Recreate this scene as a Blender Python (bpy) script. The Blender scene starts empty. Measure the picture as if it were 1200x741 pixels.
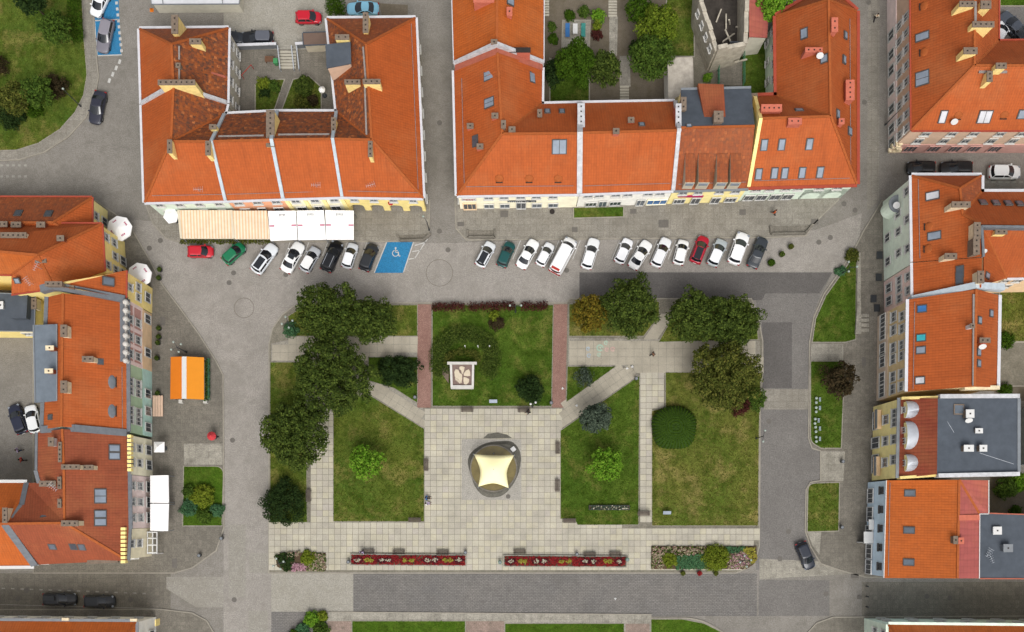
import bpy, math, random
import numpy as np
from mathutils import Vector, Matrix

# ------------------------------------------------------------------ camera, sky, sun, exposure
H, S, NX, NY = 140.0, 8.4, 600.0, 605.0       # camera height (m), photo pixels per metre on the ground, nadir pixel
scn = bpy.context.scene
col = scn.collection
cam_d = bpy.data.cameras.new('camera'); cam = bpy.data.objects.new('camera', cam_d); col.objects.link(cam)
cam.location = ((NX-600)/S, (370.5-NY)/S, H); cam.rotation_euler = (0, 0, 0)
cam_d.sensor_width = 36; cam_d.lens = 36*(S*H)/1200
cam_d.shift_x = (600-NX)/1200; cam_d.shift_y = (NY-370.5)/1200
cam_d.clip_start = 1; cam_d.clip_end = 5000
scn.camera = cam
SUN_EL, SUN_AZ = math.radians(58), math.radians(172)
world = bpy.data.worlds.new('World'); scn.world = world; world.use_nodes = True
wn = world.node_tree.nodes; wl = world.node_tree.links
sky = wn.new('ShaderNodeTexSky'); sky.sky_type = 'NISHITA'; sky.sun_disc = False
sky.sun_elevation = SUN_EL; sky.sun_rotation = SUN_AZ
sky.air_density = 1.0; sky.dust_density = 5.0; sky.ozone_density = 1.0
hs = wn.new('ShaderNodeHueSaturation'); hs.inputs['Saturation'].default_value = 0.22
wl.new(sky.outputs[0], hs.inputs['Color']); wl.new(hs.outputs[0], wn['Background'].inputs[0])
wn['Background'].inputs[1].default_value = 0.13
sun_d = bpy.data.lights.new('sun', 'SUN'); sun_d.energy = 1.3; sun_d.angle = math.radians(32); sun_d.color = (1, .985, .955)
sun = bpy.data.objects.new('sun', sun_d); col.objects.link(sun)
sdir = Vector((math.sin(SUN_AZ)*math.cos(SUN_EL), math.cos(SUN_AZ)*math.cos(SUN_EL), math.sin(SUN_EL)))
sun.rotation_euler = sdir.to_track_quat('Z', 'Y').to_euler(); sun.location = (0, 0, 80)
scn.view_settings.view_transform = 'Standard'; scn.view_settings.look = 'None'
scn.view_settings.gamma = 1; scn.view_settings.use_curve_mapping = False
scn.view_settings.exposure = 0.43
random.seed(7); rng = np.random.default_rng(11)

# ------------------------------------------------------------------ helpers
def W(px, py, z=0.0):
    k = (H-z)/H
    gx, gy = NX+(px-NX)*k, NY+(py-NY)*k
    return Vector(((gx-600)/S, (370.5-gy)/S, z))
def lin(hx, k=1.0):
    hx = hx.lstrip('#'); o = []
    for i in (0, 2, 4):
        c = int(hx[i:i+2], 16)/255
        o.append((c/12.92 if c <= .04045 else ((c+.055)/1.055)**2.4)*k)
    return (*o, 1)
def inside(x, y, poly):
    r = False; n = len(poly); j = n-1
    for i in range(n):
        xi, yi, xj, yj = poly[i][0], poly[i][1], poly[j][0], poly[j][1]
        if (yi > y) != (yj > y) and x < (xj-xi)*(y-yi)/(yj-yi)+xi: r = not r
        j = i
    return r
def area2(p): return sum(p[i][0]*p[(i+1) % len(p)][1]-p[(i+1) % len(p)][0]*p[i][1] for i in range(len(p)))
ORG = {}
def empty(name, loc, label=None, cat=None, group=None, rz=0):
    o = bpy.data.objects.new(name, None); col.objects.link(o); o.location = loc; o.rotation_euler = (0, 0, rz)
    o.empty_display_size = .2
    ORG[o.name] = Vector(loc); tag(o, label, cat, group); return o
def tag(o, label=None, cat=None, group=None, kind=None):
    if label: o['label'] = label
    if cat: o['category'] = cat
    if group: o['group'] = group
    if kind: o['kind'] = kind
    return o
class MB:
    def __init__(s): s.v = []; s.f = []; s.m = []; s.uv = {}
    def poly(s, pts, m=0):
        i = len(s.v); s.v += [Vector(p) for p in pts]; s.f.append(list(range(i, i+len(pts)))); s.m.append(m); return len(s.f)-1
    def hexa(s, b, t, m=0, bottom=True):
        i = len(s.v); n = len(b); s.v += [Vector(p) for p in b]+[Vector(p) for p in t]
        s.f.append(list(range(i+n, i+2*n))); s.m.append(m)
        if bottom: s.f.append(list(range(i+n-1, i-1, -1))); s.m.append(m)
        for k in range(n):
            j = (k+1) % n; s.f.append([i+k, i+j, i+n+j, i+n+k]); s.m.append(m)
    def prism(s, poly, z0, z1, m=0, bottom=False):
        if area2(poly) < 0: poly = poly[::-1]
        s.hexa([(p[0], p[1], z0) for p in poly], [(p[0], p[1], z1) for p in poly], m, bottom)
    def box(s, c, d, M=None, m=0):
        x, y, z = d[0]/2, d[1]/2, d[2]/2; c = Vector(c)
        b = [Vector(q) for q in ((-x, -y, -z), (x, -y, -z), (x, y, -z), (-x, y, -z))]
        t = [Vector(q) for q in ((-x, -y, z), (x, -y, z), (x, y, z), (-x, y, z))]
        if M is not None: b = [M @ q for q in b]; t = [M @ q for q in t]
        s.hexa([c+q for q in b], [c+q for q in t], m)
    def bar(s, a, b, w, h, m=0, up=Vector((0, 0, 1))):
        a, b = Vector(a), Vector(b); d = b-a; L = d.length
        if L < 1e-5: return
        x = d/L; y = up.cross(x)
        if y.length < 1e-4: y = Vector((0, 1, 0)).cross(x)
        y.normalize(); z = x.cross(y)
        M = Matrix((x, y, z)).transposed(); s.box((a+b)/2, (L, w, h), M, m)
    def tube(s, a, b, r0, r1=None, n=8, m=0, cap=True):
        a, b = Vector(a), Vector(b); r1 = r0 if r1 is None else r1
        d = (b-a).normalized(); u = d.orthogonal().normalized(); w = d.cross(u)
        A = [a+(u*math.cos(t)+w*math.sin(t))*r0 for t in np.linspace(0, 2*math.pi, n, endpoint=False)]
        B = [b+(u*math.cos(t)+w*math.sin(t))*r1 for t in np.linspace(0, 2*math.pi, n, endpoint=False)]
        i = len(s.v); s.v += A+B
        for k in range(n):
            j = (k+1) % n; s.f.append([i+k, i+j, i+n+j, i+n+k]); s.m.append(m)
        if cap: s.f.append(list(range(i+n, i+2*n))); s.m.append(m); s.f.append(list(range(i+n-1, i-1, -1))); s.m.append(m)
    def ball(s, c, r, sz=1, nu=10, nv=6, m=0):
        c = Vector(c); i = len(s.v)
        for a in range(nv+1):
            p = math.pi*a/nv
            for b in range(nu):
                q = 2*math.pi*b/nu; s.v.append(c+Vector((r*math.sin(p)*math.cos(q), r*math.sin(p)*math.sin(q), r*sz*math.cos(p))))
        for a in range(nv):
            for b in range(nu):
                e = (b+1) % nu; s.f.append([i+a*nu+b, i+(a+1)*nu+b, i+(a+1)*nu+e, i+a*nu+e]); s.m.append(m)
    def disc(s, c, r, n=20, m=0, h=None):
        c = Vector(c); pts = [(c.x+r*math.cos(t), c.y+r*math.sin(t)) for t in np.linspace(0, 2*math.pi, n, endpoint=False)]
        if h: s.prism(pts, c.z-h, c.z, m)
        else: s.poly([(*p, c.z) for p in pts], m)
    def build(s, name, mats, parent=None, smooth=False, org=None):
        if not isinstance(mats, (list, tuple)): mats = [mats]
        o0 = org if org is not None else (ORG.get(parent.name, Vector()) if parent else Vector())
        me = bpy.data.meshes.new(name)
        if smooth:      # weld so that smooth shading runs across faces
            key = {}; nv = []; mp = []
            for p in s.v:
                k = (round(p.x, 4), round(p.y, 4), round(p.z, 4))
                if k not in key: key[k] = len(nv); nv.append(p)
                mp.append(key[k])
            s.v = nv; nf = [[mp[i] for i in f] for f in s.f]; s.f = [[i for j, i in enumerate(f) if f[j-1] != i] for f in nf]
        me.from_pydata([tuple(p-o0) for p in s.v], [], s.f)
        for m in mats: me.materials.append(M[m] if isinstance(m, str) else m)
        me.polygons.foreach_set('material_index', s.m)
        if smooth: me.polygons.foreach_set('use_smooth', [True]*len(s.f))
        if s.uv:
            ul = me.uv_layers.new(name='UVMap')
            for fi, p in enumerate(me.polygons):
                if fi in s.uv:
                    for li, q in zip(p.loop_indices, s.uv[fi]): ul.data[li].uv = q
        me.update()
        o = bpy.data.objects.new(name, me); col.objects.link(o)
        if parent:
            o.parent = parent; ORG[o.name] = o0
        return o
def mesh_obj(name, me, parent=None, Mx=None, mats=None):
    o = bpy.data.objects.new(name, me); col.objects.link(o)
    if parent: o.parent = parent
    if Mx is not None: o.matrix_local = Mx
    if mats:
        for i, m in enumerate(mats):
            o.material_slots[i].link = 'OBJECT'; o.material_slots[i].material = M[m] if isinstance(m, str) else m
    return o
def copy_tree(o, parent=None):
    c = o.copy(); col.objects.link(c); c.parent = parent
    for ch in list(o.children): copy_tree(ch, c)
    return c

# ------------------------------------------------------------------ materials
M = {}
class NT:
    def __init__(s, name):
        s.mat = bpy.data.materials.new(name); s.mat.use_nodes = True; M[name] = s.mat
        s.n = s.mat.node_tree.nodes; s.l = s.mat.node_tree.links; s.b = s.n['Principled BSDF']
        s.b.inputs['Specular IOR Level'].default_value = 0.25
    def add(s, t, **kw):
        n = s.n.new(t)
        for k, v in kw.items(): setattr(n, k, v)
        return n
    def pos(s): return s.add('ShaderNodeNewGeometry').outputs['Position']
    def noise(s, vec, scale, detail=3, rough=.55):
        n = s.add('ShaderNodeTexNoise'); n.inputs['Scale'].default_value = scale; n.inputs['Detail'].default_value = detail
        n.inputs['Roughness'].default_value = rough; s.l.new(vec, n.inputs['Vector']); return n.outputs['Fac']
    def ramp(s, fac, stops, interp='LINEAR'):
        r = s.add('ShaderNodeValToRGB'); r.color_ramp.interpolation = interp; e = r.color_ramp.elements
        while len(e) < len(stops): e.new(.5)
        for x, (p, c) in zip(e, stops): x.position = p; x.color = c
        s.l.new(fac, r.inputs[0]); return r.outputs[0]
    def mix(s, fac, a, b, mode='MIX'):
        m = s.add('ShaderNodeMix', data_type='RGBA', blend_type=mode)
        for sock, v in ((m.inputs[0], fac), (m.inputs[6], a), (m.inputs[7], b)):
            if hasattr(v, 'links'): s.l.new(v, sock)
            else: sock.default_value = v
        return m.outputs[2]
    def math(s, op, a, b=None):
        m = s.add('ShaderNodeMath', operation=op)
        for sock, v in ((m.inputs[0], a), (m.inputs[1], b)):
            if v is None: continue
            if hasattr(v, 'links'): s.l.new(v, sock)
            else: sock.default_value = v
        return m.outputs[0]
    def bump(s, h, strength, dist):
        b = s.add('ShaderNodeBump'); b.inputs['Strength'].default_value = strength; b.inputs['Distance'].default_value = dist
        s.l.new(h, b.inputs['Height']); s.l.new(b.outputs[0], s.b.inputs['Normal'])
    def out(s, c, rough=.8, spec=None, metal=None):
        if hasattr(c, 'links'): s.l.new(c, s.b.inputs['Base Color'])
        else: s.b.inputs['Base Color'].default_value = c
        s.b.inputs['Roughness'].default_value = rough
        if spec is not None: s.b.inputs['Specular IOR Level'].default_value = spec
        if metal is not None: s.b.inputs['Metallic'].default_value = metal
        return s.mat
K = .66     # albedo for a surface seen at this sRGB value
GRY = lambda v: (v, v, v, 1)
def plain(name, hx, rough=.8, var=.18, scale=1.5, spec=None, metal=None, k=K, bump=0):
    t = NT(name); p = t.pos(); c = lin(hx, k)
    n1 = t.noise(p, scale, 5, .65)
    f = t.ramp(n1, [(.25, GRY(1-var)), (.75, GRY(1+var*.6))])
    if bump: t.bump(t.noise(p, scale*6, 3), bump, .05)
    return t.out(t.mix(1.0, c, f, 'MULTIPLY'), rough, spec, metal)
def tiles(name, hx, old=0.0, dark='#6b4a3a', pale='#e08a50', rowh=.40, colw=.34):
    t = NT(name); uv = t.add('ShaderNodeUVMap').outputs[0]; sp = t.add('ShaderNodeSeparateXYZ'); t.l.new(uv, sp.inputs[0])
    u, v = t.math('DIVIDE', sp.outputs[0], colw), t.math('DIVIDE', sp.outputs[1], rowh)
    fu, fv = t.math('FRACT', u), t.math('FRACT', v)
    cell = t.add('ShaderNodeCombineXYZ'); t.l.new(t.math('FLOOR', u), cell.inputs[0]); t.l.new(t.math('FLOOR', v), cell.inputs[1])
    wn_ = t.add('ShaderNodeTexWhiteNoise', noise_dimensions='2D'); t.l.new(cell.outputs[0], wn_.inputs[0])
    p = t.pos(); base = lin(hx, K)
    c = t.mix(1.0, base, t.ramp(wn_.outputs[0], [(0, GRY(.93)), (1, GRY(1.05))]), 'MULTIPLY')
    c = t.mix(1.0, c, t.ramp(t.noise(p, .3, 6, .65), [(.28, GRY(.88)), (.72, GRY(1.06))]), 'MULTIPLY')
    c = t.mix(t.ramp(t.noise(p, .13, 7, .7), [(.5, GRY(0)), (.68, GRY(.3))]), c, lin('#c98250', K))
    c = t.mix(t.ramp(t.noise(p, .6, 8, .8), [(.56, GRY(0)), (.7, GRY(.35))]), c, lin('#7c4628', K))
    # faint soot streaks running down the slope
    mp = t.add('ShaderNodeMapping'); mp.inputs['Scale'].default_value = (1.6, .12, 1); t.l.new(uv, mp.inputs[0])
    c = t.mix(1.0, c, t.ramp(t.noise(mp.outputs[0], 1.0, 4, .7), [(.28, GRY(.86)), (.5, GRY(1.01))]), 'MULTIPLY')
    # tile joints: lower edge of each row and roll between columns
    edge = t.ramp(fv, [(0, GRY(.66)), (.2, GRY(1.0))])
    c = t.mix(.5, c, edge, 'MULTIPLY')
    roll = t.ramp(fu, [(0, GRY(.72)), (.25, GRY(1.0)), (.8, GRY(1.02)), (1, GRY(.78))])
    c = t.mix(.45, c, roll, 'MULTIPLY')
    if old > 0:
        w2 = t.ramp(wn_.outputs[1], [(0, lin(dark, K)), (.4, lin('#8f4c2c', K)), (.75, lin(hx, K*.85)), (1, lin(pale, K))])
        c = t.mix(t.math('MULTIPLY', t.ramp(t.noise(p, 1.0, 6, .7), [(.3, GRY(.35)), (.52, GRY(1))]), old), c, w2)
        c = t.mix(t.math('MULTIPLY', t.ramp(t.noise(p, 2.2, 5, .75), [(.48, GRY(0)), (.64, GRY(.9))]), old), c, lin('#57443a', K*.8))
    h = t.math('ADD', t.math('MULTIPLY', fv, -.6), t.math('SINE', t.math('MULTIPLY', fu, math.pi)))
    t.bump(h, .35, .05)
    return t.out(c, .75, .3)
def ground(name, a, b, fine=7, patch=.22, dirt='#6a6458', brick=None, bs=1.0, joint=.75, rough=.9, bumpd=.02, sat=.84):
    t = NT(name); p = t.pos()
    n1 = t.noise(p, patch, 6, .6); n2 = t.noise(p, fine, 2, .5); n3 = t.noise(p, 2.2, 5, .7)
    c = t.mix(t.ramp(n1, [(.3, GRY(0)), (.7, GRY(1))]), lin(a, K), lin(b, K))
    c = t.mix(1.0, c, t.ramp(n3, [(.25, GRY(.86)), (.75, GRY(1.08))]), 'MULTIPLY')
    c = t.mix(1.0, c, t.ramp(n2, [(.28, GRY(.72)), (.72, GRY(1.2))]), 'MULTIPLY')
    # traffic grime and damp stains
    c = t.mix(t.ramp(t.noise(p, .8, 8, .72), [(.48, GRY(0)), (.7, GRY(.6))]), c, lin(dirt, K))
    c = t.mix(t.ramp(t.noise(p, .12, 9, .75), [(.5, GRY(0)), (.62, GRY(.4))]), c, lin(dirt, K))
    if brick:
        bk = t.add('ShaderNodeTexBrick'); bk.offset = brick[2]; bk.inputs['Scale'].default_value = 1
        bk.inputs['Brick Width'].default_value = brick[0]; bk.inputs['Row Height'].default_value = brick[1]
        bk.inputs['Mortar Size'].default_value = bs*.03; bk.inputs['Mortar Smooth'].default_value = .3
        bk.inputs['Color1'].default_value = GRY(1.07); bk.inputs['Color2'].default_value = GRY(.9); bk.inputs['Mortar'].default_value = GRY(joint)
        t.l.new(p, bk.inputs['Vector']); c = t.mix(1.0, c, bk.outputs[0], 'MULTIPLY')
    hsv = t.add('ShaderNodeHueSaturation'); hsv.inputs['Saturation'].default_value = sat; t.l.new(c, hsv.inputs['Color']); c = hsv.outputs[0]
    t.bump(n2, .4, bumpd)
    return t.out(c, rough, .15)
def grass(name, a='#587022', b='#7d7d35', dry='#97864a', dryamt=.5):
    t = NT(name); p = t.pos()
    n1 = t.noise(p, .16, 6, .62); n2 = t.noise(p, 1.4, 6, .72); n3 = t.noise(p, 6, 3, .6); n4 = t.noise(p, .3, 8, .68)
    c = t.mix(t.ramp(n1, [(.35, GRY(0)), (.65, GRY(1))]), lin(a, K), lin(b, K))
    c = t.mix(t.ramp(t.noise(p, .5, 8, .75), [(.48, GRY(0)), (.62, GRY(.65))]), c, lin('#34480f', K))
    c = t.mix(t.ramp(n4, [(.5, GRY(0)), (.62, GRY(dryamt))]), c, lin(dry, K))
    c = t.mix(1.0, c, t.ramp(n2, [(.3, GRY(.62)), (.72, GRY(1.2))]), 'MULTIPLY')
    c = t.mix(1.0, c, t.ramp(n3, [(.3, GRY(.66)), (.7, GRY(1.24))]), 'MULTIPLY')
    t.bump(n3, .7, .06)
    return t.out(c, .95, .03)
def island(name, stops, rough=.85, spec=.15, patch=None, trans=0, fine=None):
    t = NT(name); g = t.add('ShaderNodeNewGeometry')
    c = t.ramp(g.outputs['Random Per Island'], [(p, lin(h, K)) for p, h in stops])
    if patch:
        c = t.mix(1.0, c, t.ramp(t.noise(g.outputs['Position'], patch, 5, .65), [(.28, GRY(.78)), (.72, GRY(1.1))]), 'MULTIPLY')
    if fine:
        c = t.mix(1.0, c, t.ramp(t.noise(g.outputs['Position'], fine, 3, .6), [(.3, GRY(.88)), (.7, GRY(1.08))]), 'MULTIPLY')
    return t.out(c, rough, spec)
tiles('roof_orange', '#c56128'); tiles('roof_bright', '#cc6826'); tiles('roof_deep', '#ba5c27'); tiles('roof_brown', '#a25334')
tiles('roof_old', '#b8642f', old=.95); tiles('roof_red', '#a04a34', rowh=.5, colw=.45); tiles('roof_pink', '#b8605a', rowh=.6, colw=.8)
tiles('roof_burnt', '#b05c30', old=.4)
plain('ridge_tile', '#b8622e', .8, .25, 3); plain('ridge_grey', '#a39a94', .8, .25, 3)
plain('gutter_white', '#e6e6ea', .5, .12, 1.2); plain('gutter_grey', '#8f9499', .5, .2, 1.2); plain('gutter_red', '#b5503a', .6, .15)
plain('firewall_white', '#dcdcde', .8, .3, 1.6); plain('firewall_grey', '#7c8085', .7, .25, 1.6); plain('firewall_pink', '#c4705a', .8, .25)
plain('firewall_blue', '#cfdbe2', .7, .2, 1.2)
plain('flat_dark', '#5a616a', .9, .22, .8); plain('flat_metal', '#7d8791', .6, .2, .9); plain('flat_pale', '#c9c0b2', .85, .35, 1.4)
plain('chimney_yellow', '#eed68c', .9, .25, 2, k=1.02); plain('chimney_grey', '#8d7c6c', .9, .35, 3); plain('chimney_cream', '#dccbaa', .9, .25, 2, k=.95)
plain('chimney_pink', '#c8705a', .9, .2, 2, k=.8); plain('soot', '#3d3733', .95, .3, 4)
for n_, h_ in dict(wall_mint='#ccd8c8', wall_salmon='#dc9f7c', wall_cream='#eadfc0', wall_yellow='#ecd68c', wall_pale='#efe8cc', wall_white='#e6e3da',
                   wall_green='#a9c2a2', wall_cyan='#b5d6cb', wall_pink='#dcc0b8', wall_rose='#b98f86', wall_beige='#cdb489', wall_blue='#c0d3e2',
                   wall_lemon='#ecdc9a', wall_sage='#cfdccb', wall_tan='#c7aa93', wall_grey='#bab5a6', wall_peach='#e3c39c', wall_taupe='#c4b09c',
                   wall_powder='#d5e0d0', wall_blush='#e2cdc8', wall_drab='#b0a794').items(): plain(n_, h_, .9, .16, .9, k=1.08)
ground('cobble_light', '#a39c92', '#b1a99f', dirt='#8a8378'); ground('cobble_mid', '#8f897f', '#a0998f', dirt='#7b756a')
ground('cobble_pale', '#b6b0a2', '#aba596', fine=6, dirt='#98917f')
ground('cobble_patchy', '#aaa498', '#a39d90', fine=6, dirt='#8f887a')
ground('setts_dark', '#86827e', '#928c85', brick=(.5, .22, .5), joint=.62, dirt='#75716b')
ground('asphalt', '#807b76', '#8b8680', fine=6, dirt='#736e69'); ground('asphalt_dark', '#6b6763', '#75706c', fine=6, dirt='#625e5a')
ground('paving_brown', '#857e71', '#928a7c', brick=(.6, .6, 0), joint=.86, dirt='#706a5e'); ground('paving_grey', '#9a9385', '#a59e90', brick=(.85, .85, 0), joint=.8, dirt='#857d6f')
ground('paving_light', '#b7b0a0', '#ada695', brick=(.9, .9, 0), joint=.8); ground('brick_path', '#a07a6e', '#ad887b', brick=(.3, .15, .5), joint=.8, dirt='#8d6a5f', sat=1)
ground('pink_paving', '#b39c8f', '#a89285', brick=(.4, .2, .5), joint=.85, sat=1); ground('court_ground', '#88816f', '#948c7a', dirt='#706957')
ground('soil', '#5c4c3a', '#6b5a44', dirt='#4a3d2f', sat=1); ground('earth', '#837663', '#756a58', dirt='#63593f', fine=12)
ground('pad_stone', '#b6b0a4', '#bbb5a8', dirt='#a09a8e'); ground('blue_paint', '#3486b8', '#4092c2', dirt='#3c78a0', fine=6, sat=1)
ground('wet_stone', '#6a675c', '#7a766a', dirt='#55534a', fine=6, bumpd=.1)
ground('mortar', '#8d8674', '#958e7c'); ground('path_base', '#a69f8f', '#aea797'); plain('kerb', '#a9a294', .9, .25, 1.2); plain('line_white', '#d2d0ca', .8, .25, 2.5)
plain('line_worn', '#a9a59b', .85, .3, 2.5); plain('manhole', '#76716a', .8, .2, 4); plain('manhole_ring', '#837c72', .9, .2, 4)
grass('grass_green', '#4c6822', '#5e742a', '#868244', .5); grass('grass_mid', '#56702a', '#6f7832', '#95894e', .6)
grass('grass_dry', '#64742e', '#7a7c3a', '#9a8c54', .75); grass('grass_vivid', '#50701f', '#587426', '#6f7a34', .35)
island('slab_cream', [(0, '#c3bcac'), (.3, '#cbc4b3'), (.6, '#cfc8b4'), (.85, '#d3cbb2'), (1, '#c6beb2')], patch=.3, fine=7)
island('slab_grey', [(0, '#aaa292'), (.5, '#b9b19f'), (1, '#c4bba8')], patch=.35, fine=7)
for n_, st in dict(
    leaf_dark=['#2c3a16', '#3b4b1c', '#4c5c24', '#62702e'], leaf_deep=['#1b2b13', '#243618', '#2e401d', '#374921'],
    leaf_olive=['#363f18', '#48501e', '#5c6228', '#747234'], leaf_mid=['#314517', '#3e561e', '#4e6524', '#5e742c'],
    leaf_lime=['#54651b', '#65751f', '#748126', '#828b2f'], leaf_orange=['#4e4a18', '#66581c', '#7e6a22', '#62641f'],
    leaf_blue=['#343f34', '#424e41', '#505c4c', '#5e6a58'], leaf_red=['#381b1a', '#492420', '#572e27', '#412624'],
    leaf_purple=['#302a1c', '#3c3322', '#4a3c28', '#38341f'], leaf_hedge=['#2c440c', '#365010', '#405a14', '#4a6418'],
    leaf_vivid=['#4a7418', '#5c8820', '#70982c', '#82a436'], leaf_teal=['#34583a', '#416644', '#4d724c', '#5a7c54']).items():
    island(n_, [(i/3, h) for i, h in enumerate(st)], .85, .06)
for n_, st in dict(flower_red=['#82131c', '#9a2028', '#6f1a1c', '#a83a34'], flower_yellow=['#8f8428', '#a89a3a', '#6f7428', '#b5ab50'],
                   flower_white=['#b8b09a', '#cfc6b0', '#8f9070', '#d8d0bc'], flower_maroon=['#3c1218', '#511a22', '#64222a', '#2f0f14'],
                   flower_pink=['#b07a8c', '#c89aa4', '#8a5a6a', '#d0b4b4'], flower_mixed=['#7a4a50', '#b09a84', '#56682e', '#c8b8a0']).items():
    island(n_, [(i/3, h) for i, h in enumerate(st)], .8, .15)
for n_, st in dict(blade_green=['#37500f', '#435e16', '#506820', '#5e6a28'], blade_mid=['#3c5212', '#4c601a', '#5c6824', '#6e6e32'], blade_dry=['#465618', '#586022', '#6a6a2e', '#7c7440'], blade_vivid=['#44641c', '#507220', '#5a7826', '#667a2c'],
                   leaf_limegreen=['#4a5c1a', '#5a6e20', '#6c7f26', '#7c8a2e']).items():
    island(n_, [(i/3, h) for i, h in enumerate(st)], .95, .03, patch=.5)
plain('hedge_core', '#334d10', .95, .35, 3)
plain('bark', '#5a4c3c', .95, .3, 5); plain('wood_dark', '#6a5f55', .8, .2, 4); plain('wood_brown', '#7c5a44', .8, .2, 4)
plain('metal_dark', '#3a3d40', .5, .15, 3, .4); plain('metal_grey', '#8b8f93', .5, .15, 3, .4); plain('metal_silver', '#c2c7ce', .4, .14, 2, .5, .1, k=.7)
plain('metal_green', '#4d8a6a', .5, .15, 3); plain('white_paint', '#ecebe8', .5, .06, 2, .3); plain('frame_white', '#e6e4de', .6, .08, 3)
plain('frame_dark', '#5d5a58', .6, .15, 3); plain('cloth_white', '#f6f4f2', .9, .03, .8, k=.93); plain('cloth_ivory', '#f6ecb8', .9, .04, .8, k=.95)
plain('cloth_cream', '#ece0c6', .9, .08, 1.5); plain('cloth_pink', '#d58aa0', .9, .1, 2); plain('cloth_red', '#d6454a', .9, .1, 2)
plain('orange_tarp', '#f59a22', .7, .08, .8); plain('orange_tarp_deep', '#f0861e', .7, .08, .8); plain('red_paint', '#c23a30', .6, .1); plain('magenta_sign', '#c8246a', .6, .08)
plain('brown_sheet', '#7a6458', .7, .2, 1.2); plain('globe', '#aebab0', .3, .05, 2); plain('stone_white', '#dcd8d0', .8, .18, 2); plain('mosaic_brown', '#87726a', .85, .3, 4)
plain('relief_cream', '#dccdb4', .85, .15, 4); plain('tyre', '#1b1b1c', .9, .1, 3); plain('rim', '#8d9094', .35, .1, 3, .5, .7)
plain('headlamp', '#9298a0', .15, .05, 3, .6); plain('tail_lamp', '#a3201e', .25, .05, 3, .5); plain('skin', '#c99878', .6, .05, 4); plain('hair', '#3b2a20', .8, .2, 8)
plain('denim', '#3c4a63', .9, .15, 6); plain('dark_cloth', '#2c2c31', .9, .15, 6); plain('orange_cloth', '#d9693a', .9, .1, 6); plain('lilac_cloth', '#b9aacb', .9, .1, 6)
plain('green_plastic', '#4c9c62', .5, .1, 3); plain('blue_fabric', '#3f78b4', .8, .1, 3); plain('teal_fabric', '#3f8f86', .8, .1, 3); plain('ruin_wall', '#cfc6b4', .95, .4, 1.4)
plain('ruin_floor', '#4d4742', .95, .5, 1.6); plain('chalk_mint', '#b4cdb8', .9, .3, 3); plain('chalk_pink', '#d2b0a6', .9, .3, 3); plain('chalk_blue', '#b4c2cc', .9, .3, 3)
def glass(name, hx, rough=.08, spec=.6, var=.3):
    plain(name, hx, rough, var, .7, spec)
glass('pane', '#6f7984'); glass('pane_dark', '#565d66'); glass('pane_sky', '#98a3b1', .15, .5, .25); glass('pane_blue', '#3f7fc0'); glass('pane_cyan', '#3ec4cf'); glass('pane_white', '#e6e6ea')
glass('car_glass', '#20242a', .05, .7, .1); glass('shade', '#4a4640', .9, .1)
t = NT('water'); p = t.pos(); t.bump(t.noise(p, 3, 3), .25, .05)
t.out(t.mix(t.ramp(t.noise(p, 1.1, 5, .7), [(.3, GRY(0)), (.7, GRY(1))]), lin('#7b6c44', .6), lin('#958652', .6)), .12, .5)
t = NT('awning_stripe'); p = t.pos(); sp = t.add('ShaderNodeSeparateXYZ'); t.l.new(p, sp.inputs[0])
f = t.math('FRACT', t.math('MULTIPLY', sp.outputs[0], 2.4))
t.out(t.mix(1.0, t.mix(t.ramp(f, [(.35, GRY(0)), (.5, GRY(1)), (.85, GRY(1)), (1, GRY(0))]), lin('#ecdcc4', .8), lin('#dfbd98', .8)), t.ramp(t.noise(p, 1.2, 4), [(.3, GRY(.9)), (.7, GRY(1.05))]), 'MULTIPLY'), .9, .1)
def paint(hx):
    n = 'paint_'+hx
    if n not in M:
        t = NT(n); t.out(lin(hx, .8), .35, .35); t.b.inputs['Coat Weight'].default_value = .35; t.b.inputs['Coat Roughness'].default_value = .06
    return n

# ------------------------------------------------------------------ ground
def struct(o): o['kind'] = 'structure'; return o
def gp(pts, z=0): return [W(p[0], p[1], z) for p in pts]
def rounded(pts, r):
    """pts: (x, y) or (x, y, radius) in photo pixels; rounds the corners that carry a radius"""
    out = []; n = len(pts)
    for i, p in enumerate(pts):
        rr = p[2] if len(p) > 2 else r
        if not rr: out.append((p[0], p[1])); continue
        a, b, c = Vector(pts[i-1][:2]), Vector(p[:2]), Vector(pts[(i+1) % n][:2])
        u, v = (a-b), (c-b); d = min(rr, u.length/2.05, v.length/2.05); u.normalize(); v.normalize()
        A, B = b+u*d, b+v*d
        for k in range(6):
            s = k/5; q = A*(1-s)**2+b*2*s*(1-s)+B*s*s; out.append((q.x, q.y))
    return out
def offset_poly(P, d):
    """inset a world polygon by per-edge distances d (list) or one number; positive is inward"""
    n = len(P); ccw = area2(P) > 0; d = [d]*n if not isinstance(d, (list, tuple)) else d
    L = []
    for i in range(n):
        a, b = Vector((P[i][0], P[i][1])), Vector((P[(i+1) % n][0], P[(i+1) % n][1])); t = (b-a).normalized()
        nn = Vector((-t.y, t.x)) if ccw else Vector((t.y, -t.x)); L.append((a+nn*d[i], t))
    out = []
    for i in range(n):
        (a, t), (b, s) = L[i-1], L[i]; cr = t.x*s.y-t.y*s.x
        if abs(cr) < .05: q = b
        else:
            k = ((b.x-a.x)*s.y-(b.y-a.y)*s.x)/cr; q = a+t*k
        out.append(q)
    return out
def sheet(name, pts, mat, z, r=0):
    m = MB(); P = gp(rounded(pts, r)); P = P if area2(P) > 0 else P[::-1]
    m.poly([(q.x, q.y, z) for q in P]); return struct(m.build(name, mat))
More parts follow.
